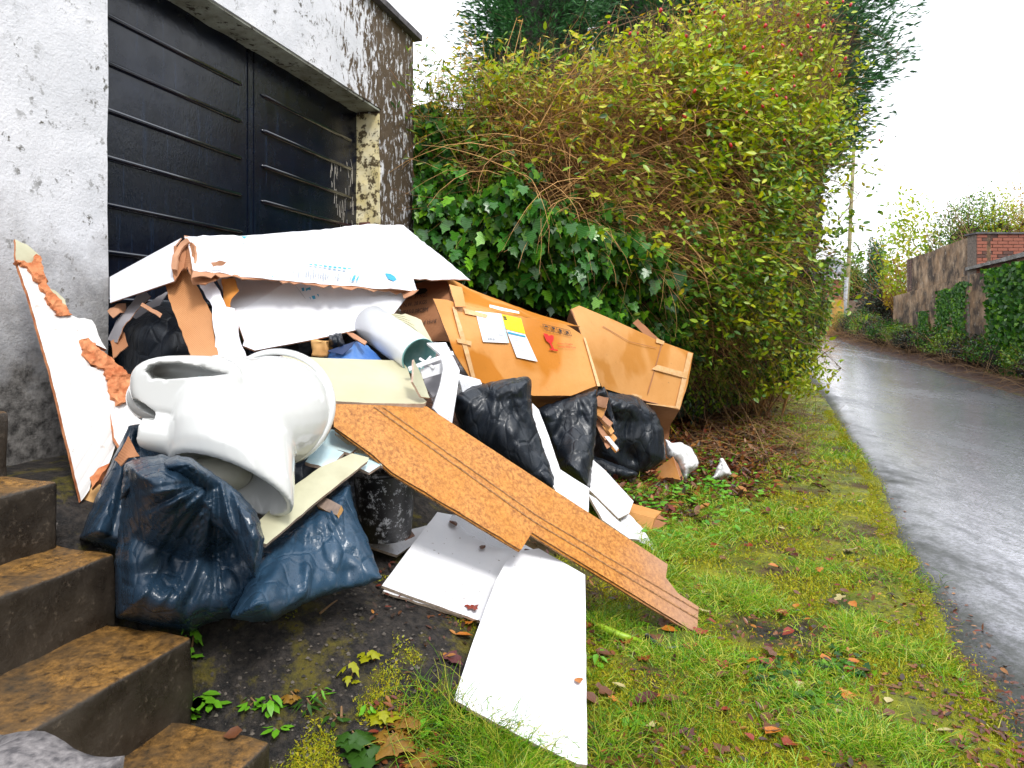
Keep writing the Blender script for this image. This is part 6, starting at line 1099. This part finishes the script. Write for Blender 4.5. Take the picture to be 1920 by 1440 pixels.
X, Y, Z_, q, s = ground_pts(420000, rg); cl = fbm(np.stack([X * 4, Y * 4, 0 * X], 1), 64); m = vergemask(X, Y, q, s, rg) & (rg.random(len(X)) < np.clip(.48 + 1.6 * cl, .04, 1)) & (Y < 9); X, Y, Z_ = X[m], Y[m], Z_[m]; n = len(X); sz = rg.uniform(.007, .017, n) * np.clip(Y / 2.6, .8, 2.5)
V, Fc = scatter(np.stack([X, Y, Z_ + .002], 1), rnd(n, rg) * .9 + [0, 0, .8], rnd(n, rg), sz, T_TIP, .38); obj('moss', V, Fc, M['moss'], None, kind='stuff', label='yellow green moss carpet between the grass', cat='moss')
# moss on the dirt by the steps
X, Y, Z_, q, s = ground_pts(90000, rg, 1080, 1560, 380, 1000); cl = fbm(np.stack([X * 6, Y * 6, 0 * X], 1), 65); m = (s > 1.12) & (cl > .12) & (rg.random(len(X)) < np.clip((cl - .08) * 2.4, 0, 1)) & (X < .05)
for b in BO[:2]: m &= ~inpoly(q, b)
X, Y, Z_ = X[m], Y[m], Z_[m]; n = len(X); V, Fc = scatter(np.stack([X, Y, Z_ + .001], 1), rnd(n, rg) * .9 + [0, 0, .7], rnd(n, rg), rg.uniform(.005, .012, n), T_TIP, .4); obj('moss', V, Fc, M['moss'], None, kind='stuff', label='patchy olive moss on the black dirt beside the steps', cat='moss')
# crumbs of grit and stone on the dirt
X, Y, Z_, q, s = ground_pts(9000, rg, 1080, 1560, 380, 1000); m = (s > 1.12) & (X < .02) & (rg.random(len(X)) < .16)
for b in BO[:2]: m &= ~inpoly(q, b)
X, Y, Z_ = X[m], Y[m], Z_[m]; n = len(X); T_PEB = (np.array([(-.5, -.3, 0), (.4, -.5, 0), (.6, .3, 0), (-.2, .5, 0), (0, 0, .45)]), np.array([(0, 1, 4), (1, 2, 4), (2, 3, 4), (3, 0, 4)]))
V, Fc = scatter(np.stack([X, Y, Z_ - .001], 1), rnd(n, rg) * [1, 1, .1], np.tile([[0, 0, 1.]], (n, 1)), rg.uniform(.003, .013, n) ** 1.0, T_PEB); obj('grit', V, Fc, leafmat('grit_stone', [(.03, .024, .02), (.07, .058, .048), (.02, .017, .014), (.13, .11, .09)], .8, 0.), None, kind='stuff', label='dark grit and crumbs on the dirt beside the steps', cat='grit')
# road edge moss
n0 = 30000; Yr = rg.uniform(1.3, 9, n0) ** 1.0; Xr = road_l(Yr) - .10 + np.abs(rg.normal(size=n0)) * .06 + .05 * fbm(np.stack([Yr * 8, 0 * Yr, 0 * Yr], 1), 5); V, Fc = scatter(np.stack([Xr, Yr, terr(Xr, Yr) + .002], 1), rnd(n0, rg) * .9 + [0, 0, .5], rnd(n0, rg), rg.uniform(.005, .012, n0), T_TIP, .4); obj('moss', V, Fc, M['moss'], None, kind='stuff', label='thin moss fringe creeping onto the tarmac edge', cat='moss')
# leaf litter under the hedge
X, Y, Z_, q, s = ground_pts(90000, rg, 690, 1150, 1120, 1680); li = sstep(Y - .4 * X + .4 * 1.6 * fbm(np.stack([X * 2, Y * 2, 0 * X], 1), 66), 3.3, 4.6) * (1 - sstep(X - road_l(Y) + .2 * fbm(np.stack([X * 4, Y * 4, 0 * X], 1), 67), -1.1, -.3)); m = (rg.random(len(X)) < li * .42) & (X < road_l(Y) - .1) & (Y < 10); X, Y, Z_ = X[m], Y[m], Z_[m]; n = len(X)
leaves('leaf_litter', np.stack([X, Y, Z_ + rg.uniform(.0, .03, n)], 1), rnd(n, rg) * [1, 1, .35], rnd(n, rg) * .45 + [0, 0, 1], rg.uniform(.035, .085, n), T_OVAL, M['fallen'], None, kind='stuff', label='brown and red leaf litter under the hedge overhang', cat='leaf litter')
X, Y, Z_, q, s = ground_pts(22000, rg, 800, 1500, 700, 1950); m = (X < road_l(Y) + .12) & (s > 1.3) & (rg.random(len(X)) < np.clip(.2 + .7 * fbm(np.stack([X * 3, Y * 3, 0 * X], 1), 90), .05, .30))
for b in BO[:2]: m &= ~inpoly(q, b)
X, Y, Z_ = X[m], Y[m], Z_[m]; n = len(X); leaves('leaf_litter', np.stack([X, Y, Z_ + .012], 1), rnd(n, rg) * [1, 1, .3], rnd(n, rg) * .4 + [0, 0, 1], rg.uniform(.012, .034, n), T_OVAL, M['fallen'], None, kind='stuff', label='small broken bits of dead leaf strewn over the grass', cat='leaf litter')
n = 620; x = rg.uniform(1290, 1530, n); yv = rg.uniform(720, 870, n); C = np.array([Pg(a, b, .02) for a, b in zip(x, yv)]); V, Fc, _ = ribbons(C, rnd(n, rg) * [1.2, .6, .4] + [0, 0, .45], rg.uniform(.2, .6, n), rg.uniform(.0018, .004, n), 5, .8, -1.0, rg); obj('dead_stems', V, Fc, M['straw'], None, kind='stuff', label='tangle of dry straw coloured stems at the foot of the hedge', cat='dead stems')
# ground ivy patch
X, Y, Z_, q, s = ground_pts(26000, rg, 830, 1040, 1080, 1470); el = ((q[:, 0] - 1275) / 110) ** 2 + ((q[:, 1] - 930) / 60) ** 2; m = (rg.random(len(X)) < .26 * np.exp(-el * 1.1) * (.5 + fbm(np.stack([X * 5, Y * 5, 0 * X], 1), 68) * 1.6)); X, Y, Z_ = X[m], Y[m], Z_[m]; n = len(X)
leaves('ground_cover', np.stack([X, Y, Z_ + rg.uniform(.01, .06, n)], 1), rnd(n, rg) * [1, 1, .3], rnd(n, rg) * .4 + [0, -.3, 1], rg.uniform(.03, .055, n), T_OVAL, M['weed'], None, kind='stuff', label='bright green creeping weeds around the small folded box', cat='ground cover')
X, Y, Z_, q, s = ground_pts(16000, rg, 1200, 1400, 1400, 1680); el = ((q[:, 0] - 1525) / 75) ** 2 + ((q[:, 1] - 1285) / 32) ** 2; m = rg.random(len(X)) < .22 * np.exp(-el) * (.5 + 1.6 * fbm(np.stack([X * 9, Y * 9, 0 * X], 1), 69)); X, Y, Z_ = X[m], Y[m], Z_[m]; n = len(X)
leaves('ground_cover', np.stack([X, Y, Z_ + rg.uniform(.005, .03, n)], 1), rnd(n, rg) * [1, 1, .2], rnd(n, rg) * .3 + [0, -.2, 1], rg.uniform(.014, .03, n), T_IVY, M['ivy'], None, kind='stuff', label='dark green ferny weed patch in the verge near the tarmac', cat='ground cover')
# individual weeds
def weed(px, py, n, L, T, mat, label, seed, up=.5, stem=0, wd=1.0):
    r_ = np.random.default_rng(seed); p = np.array(Pg(px, py, 0)); wd_ = thing('weed', p, label, 'weed', 'weeds by the steps and boards')
    for i in range(n):
        a = 2.4 * i + r_.uniform(-.3, .3); zz = stem * (i / max(1, n - 1)); A = np.array([[math.cos(a), math.sin(a), up + r_.uniform(-.2, .2)]]); V, Fc = scatter(np.array([p + [0, 0, zz]]) + A * .01, A, np.array([[0, 0, 1.]]), [L * r_.uniform(.6, 1.1)], T, wd); V[:, 2] -= .9 * (np.linalg.norm(V[:, :2] - p[:2], axis=1) ** 2) / L
        V[:, 2] = np.maximum(V[:, 2], p[2] + .004); obj('leaf', V, [tuple(f) for f in Fc], mat, wd_, smooth=True)
    if stem: MB().tube([p, p + [.01, 0, stem * .5], p + [0, 0, stem]], [.003, .0025, .002], 5).build('stem', M['straw'], wd_)
weed(372, 1305, 11, .085, T_OVAL, M['weed'], 'large leaved green rosette weed against the step riser', 1, .45)
weed(352, 1345, 12, .03, T_OVAL, M['weed'], 'cluster of tiny green leaves left of the big rosette', 2, .4, .02)
weed(357, 1230, 9, .035, T_IVY, M['weed'], 'thin climbing weed on the corner of the third step', 3, .2, .12)
weed(505, 1330, 14, .04, T_OVAL, M['weed'], 'small bushy green weed on the dirt right of the rosette', 4, .5, .035)
weed(575, 1330, 14, .05, T_LONG, M['leafg'], 'ragged green and red leaved weed in the middle of the dirt', 5, .4, .03)
weed(520, 1365, 8, .045, T_OVAL, M['weed'], 'pair of round leaves beside the lowest step', 6, .2)
weed(690, 1232, 6, .04, T_IVY, M['leafy'], 'yellow green seedling alone on the mossy dirt', 7, .3, .02)
weed(655, 1280, 6, .035, T_IVY, M['leafy'], 'tiny yellow seedling on a red stalk below the first seedling', 8, .3, .06)
weed(735, 1392, 20, .075, T_IVY, M['leafau'], 'big lobed brownish leaf clump at the bottom middle', 9, .3, .03)
weed(690, 1412, 14, .07, T_IVY, M['leafg'], 'lobed green leaf clump left of the brownish one', 10, .3, .02)
weed(805, 1360, 10, .05, T_OVAL, M['weed'], 'green weed among the grass tuft left of the front board', 11, .4, .03)
weed(1245, 820, 12, .13, T_LONG, M['leafy'], 'young ash like sprout between the box and the hedge', 12, .3, .3)
weed(1120, 1240, 9, .05, T_OVAL, M['weed'], 'green weed at the right edge of the front white board', 13, .4, .03)
for i_, (x_, y_, n_, L_, T_, m_, lb_) in enumerate((
    (470, 1322, 10, .032, T_OVAL, 'weed', 'tiny leafy weed just left of the small bushy weed'), (600, 1305, 11, .036, T_LONG, 'weed', 'upright narrow leaved weed on the dirt below the blue bag'), (545, 1310, 9, .03, T_IVY, 'leafau', 'reddish small lobed weed between the bushy weeds'),
    (625, 1352, 10, .04, T_OVAL, 'leafg', 'low dark green weed near the yellow moss'), (770, 1350, 13, .06, T_IVY, 'leafau', 'brown tinged lobed weed beside the long grass tuft'), (660, 1385, 14, .06, T_IVY, 'leafg', 'lobed green weed above the bottom edge in the dirt'),
    (715, 1345, 11, .05, T_IVY, 'leafy', 'pale yellow lobed weed above the brownish clump'), (690, 1330, 8, .03, T_OVAL, 'weed', 'small round leaved seedling near the pale lobed weed'), (395, 1320, 8, .05, T_OVAL, 'weed', 'smaller rosette touching the big rosette on its right'),
    (800, 1420, 14, .06, T_IVY, 'leafau', 'russet leaf clump at the bottom edge under the tuft'), (1180, 1350, 10, .05, T_OVAL, 'weed', 'broad leaved weed in the grass right of the front board'), (1400, 1240, 10, .04, T_IVY, 'weed', 'lobed weed in the open verge grass below the dirt patch'))): weed(x_, y_, n_, L_, T_, M[m_], lb_, 30 + i_, .35, .02)
def tuft(px, py, n, L, label, seed, sprd=.06):
    r_ = np.random.default_rng(seed); p = np.array(Pg(px, py, 0)); C = np.tile(p, (n, 1)) + r_.normal(size=(n, 3)) * [sprd, sprd, 0]; C[:, 2] = terr(C[:, 0], C[:, 1]); qx = np.stack(px_of(C), 1); C = C[~(inpoly(qx, BO[0]) | inpoly(qx, BO[1]))]; n = len(C); V, Fc, _ = ribbons(C, rnd(n, r_) * [.8, .8, .3] + [0, 0, 1.1], r_.uniform(.5, 1.1, n) * L, np.full(n, .0016), 4, .5, -1.1, r_); obj('grass_tuft', V, Fc, M['grass'], None, kind='stuff', label=label, cat='grass tuft', group='long grass tufts by the boards')
tuft(900, 1400, 420, .16, 'long grass tuft under the bottom edge of the front white board', 1, .07); tuft(820, 1370, 240, .13, 'grass tuft left of the front white board', 2, .05); tuft(1125, 1400, 300, .11, 'grass tuft against the lower right edge of the front board', 3, .06)
tuft(1120, 1180, 240, .10, 'grass tuft under the hardboard plank beside the front board', 4, .07); tuft(1330, 1290, 260, .09, 'grass tuft in the middle of the verge', 5, .09); tuft(1250, 1370, 300, .10, 'grass tuft at the lower middle of the verge', 6, .09); tuft(1115, 960, 160, .12, 'grass tuft between the white planks and hardboard', 7, .05); tuft(1700, 1090, 200, .07, 'grass tuft at the tarmac edge', 8, .08); tuft(1170, 1010, 150, .08, 'grass tuft below the small folded box', 9, .06)
# fallen leaves one by one
def leafmesh(seed, lob):
    r = random.Random(seed); T = T_IVY if lob else T_OVAL; V = [(x - .5 + r.uniform(-.03, .03), y * (1 if lob else 1.7) + r.uniform(-.03, .03), z * 2 + .5 * (x - .5) ** 2 * r.uniform(-.3, .9) + .7 * y * y * r.uniform(.2, 1)) for x, y, z in T[0]]
    me = mkmesh('fallen_leaf', V, [tuple(f) for f in T[1]], M['lred'], True); return me
LM = {}
for ck in ('lred', 'lorange', 'lbrown', 'lpurple', 'lyellow', 'lpale'):
    LM[ck] = []
    for v in range(4): me = leafmesh(v * 7 + len(LM), v % 3 == 0); me.materials.clear(); me.materials.append(M[ck]); LM[ck].append(me)
cname = dict(lred='dark red', lorange='orange brown', lbrown='dark brown', lpurple='purplish', lyellow='yellow', lpale='pale straw coloured')
spots = [(1170, 1200, .085, 'lred', 0), (1103, 1172, .07, 'lred', 0), (1085, 1150, .05, 'lorange', 0), (1255, 1180, .06, 'lorange', 0), (1290, 1210, .05, 'lred', 0), (1230, 1200, .07, 'lbrown', 0), (1210, 1310, .085, 'lpurple', 0), (1260, 1310, .06, 'lbrown', 0), (1110, 1310, .06, 'lbrown', 0), (1355, 1265, .05, 'lbrown', 0), (1450, 1370, .055, 'lorange', 0), (1590, 1355, .045, 'lred', 0), (1325, 1110, .06, 'lyellow', 0), (1310, 1098, .06, 'lred', 0), (1085, 1280, .035, 'lorange', 2), (1030, 1425, .07, 'lred', 0), (980, 1420, .06, 'lred', 0), (1145, 1420, .05, 'lbrown', 0),
         (880, 1140, .05, 'lred', 1), (870, 1190, .06, 'lorange', 3), (855, 1235, .06, 'lpurple', 3), (880, 1165, .05, 'lorange', 3), (710, 1187, .06, 'lpurple', 3), (437, 1385, .045, 'lbrown', 4), (1160, 1285, .05, 'lpale', 0), (1500, 1285, .03, 'lpale', 0), (1465, 990, .05, 'lpale', 0), (1240, 980, .05, 'lpale', 0), (770, 1130, .02, 'lbrown', 2), (850, 985, .045, 'lbrown', 1), (905, 1030, .03, 'lbrown', 1), (985, 1040, .05, 'lpurple', 1), (940, 1120, .02, 'lbrown', 2), (1010, 1050, .025, 'lbrown', 2), (760, 1020, .04, 'lbrown', 1), (880, 1010, .025, 'lbrown', 1),
         (1490, 1040, .06, 'lpurple', 0), (1410, 1035, .07, 'lred', 0), (1380, 1120, .06, 'lred', 0), (1450, 1060, .05, 'lorange', 0), (1240, 1020, .05, 'lred', 0), (1590, 1030, .07, 'lpale', 0), (1590, 1030, .05, 'lbrown', 0), (1600, 1240, .04, 'lorange', 0), (1550, 1235, .05, 'lorange', 0), (1770, 1370, .05, 'lpale', 0), (1515, 1160, .03, 'lorange', 0), (1880, 1015, .02, 'lyellow', 5), (1560, 850, .05, 'lyellow', 0), (1500, 850, .05, 'lyellow', 0)]
r = random.Random(12)
for _ in range(110): spots.append((r.uniform(1130, 1700), r.uniform(930, 1400), r.uniform(.03, .06), r.choice(['lred', 'lorange', 'lbrown', 'lpurple', 'lred', 'lbrown', 'lpale']), 0))
seen = {}
LMK = [(1170, 1190, 'the lime green pod'), (1480, 1170, 'the bare dirt patch'), (1525, 1285, 'the dark ferny weed patch'), (1300, 1180, 'the hardboard plank tip'), (1100, 1350, 'the front white board'), (1330, 1290, 'the middle grass tuft'), (1250, 1370, 'the lower middle grass tuft'), (1195, 1000, 'the small folded box'), (1350, 890, 'the peaked polythene scrap'), (1700, 1090, 'the tarmac edge tuft'), (1280, 930, 'the creeping weeds'), (1430, 850, 'the dry stems'), (1245, 1080, 'the notch in the hardboard end'), (1600, 980, 'the far tarmac edge')]
place = {0: 'lying in the verge grass', 1: 'on the leaf strewn board', 2: 'on the clean front board', 3: 'on dirt by the boards', 4: 'on the lowest step', 5: 'alone on the wet tarmac'}
for (x, y, s_, ck, pk) in spots:
    off = .02
    if pk == 2: Yl = Yof(x, y, GB); p = P(x, y, Yl); p = (p[0], p[1], p[2] + .008)
    elif pk == 1: Yl = Yof(x, y, GC); p = P(x, y, Yl); p = (p[0], p[1], p[2] + .008)
    elif pk == 4: Yl = (H - .186) / ((y - HZ) / F); p = P(x, y, Yl); p = (p[0], p[1], p[2] + .012)
    else:
        p = Pg(x, y, off)
        if pk == 0 and p[0] > road_l(p[1]) - .1: continue
    if pk == 0 and any(inpoly(np.array([[x, y]]), b)[0] for b in BO): continue
    if pk == 0:
        d_, nm, lx, ly = min((math.hypot(x - a_, (y - b_) * 1.4), n_, a_, b_) for a_, b_, n_ in LMK); dx, dy = x - lx, y - ly
        dr = ('right of' if dx > 0 else 'left of') if abs(dx) > abs(dy) * 1.2 else ('nearer than' if dy > 0 else 'beyond'); where = ('close ' if d_ < 60 else '') + dr + ' ' + nm
    else: where = place[pk]
    sz_ = 'big' if s_ > .058 else ('small' if s_ < .042 else '')
    lab = ' '.join((sz_ + ' ' + cname[ck] + ' fallen leaf ' + where).split())
    if lab in seen and (pk == 0 or seen[lab] >= 1): continue
    seen[lab] = seen.get(lab, 0) + 1
    o = bpy.data.objects.new('fallen_leaf', LM[ck][r.randint(0, 3)]); COL.objects.link(o); o.location = p; o.scale = (s_,) * 3; o.rotation_euler = (r.uniform(-.3, .3), r.uniform(-.3, .3), r.uniform(0, 6.28)); tag(o, lab, 'leaf', 'fallen leaves on the ground and boards')
r = random.Random(3)
for (x, y, L) in ((1318, 948, .16), (1560, 905, .12), (600, 1150, .1), (640, 1345, .14)):
    p = np.array(Pg(x, y, .02)); a = r.uniform(0, 3); MB().tube([p, p + [.5 * L * math.cos(a), .5 * L * math.sin(a), .01], p + [L * math.cos(a + .2), L * math.sin(a + .2), 0]], [.004, .003, .002], 5).build('twig', M['straw'], label={1318: 'thin orange twig on the grass beside the folded box', 1560: 'thin dead twig near the hedge foot litter', 600: 'short dry twig on the dirt by the blue bag', 640: 'dry twig on the dirt among the weeds'}[x], cat='twig', group='dry twigs')
for o in bpy.data.objects:
    if '_org' in o: del o['_org']
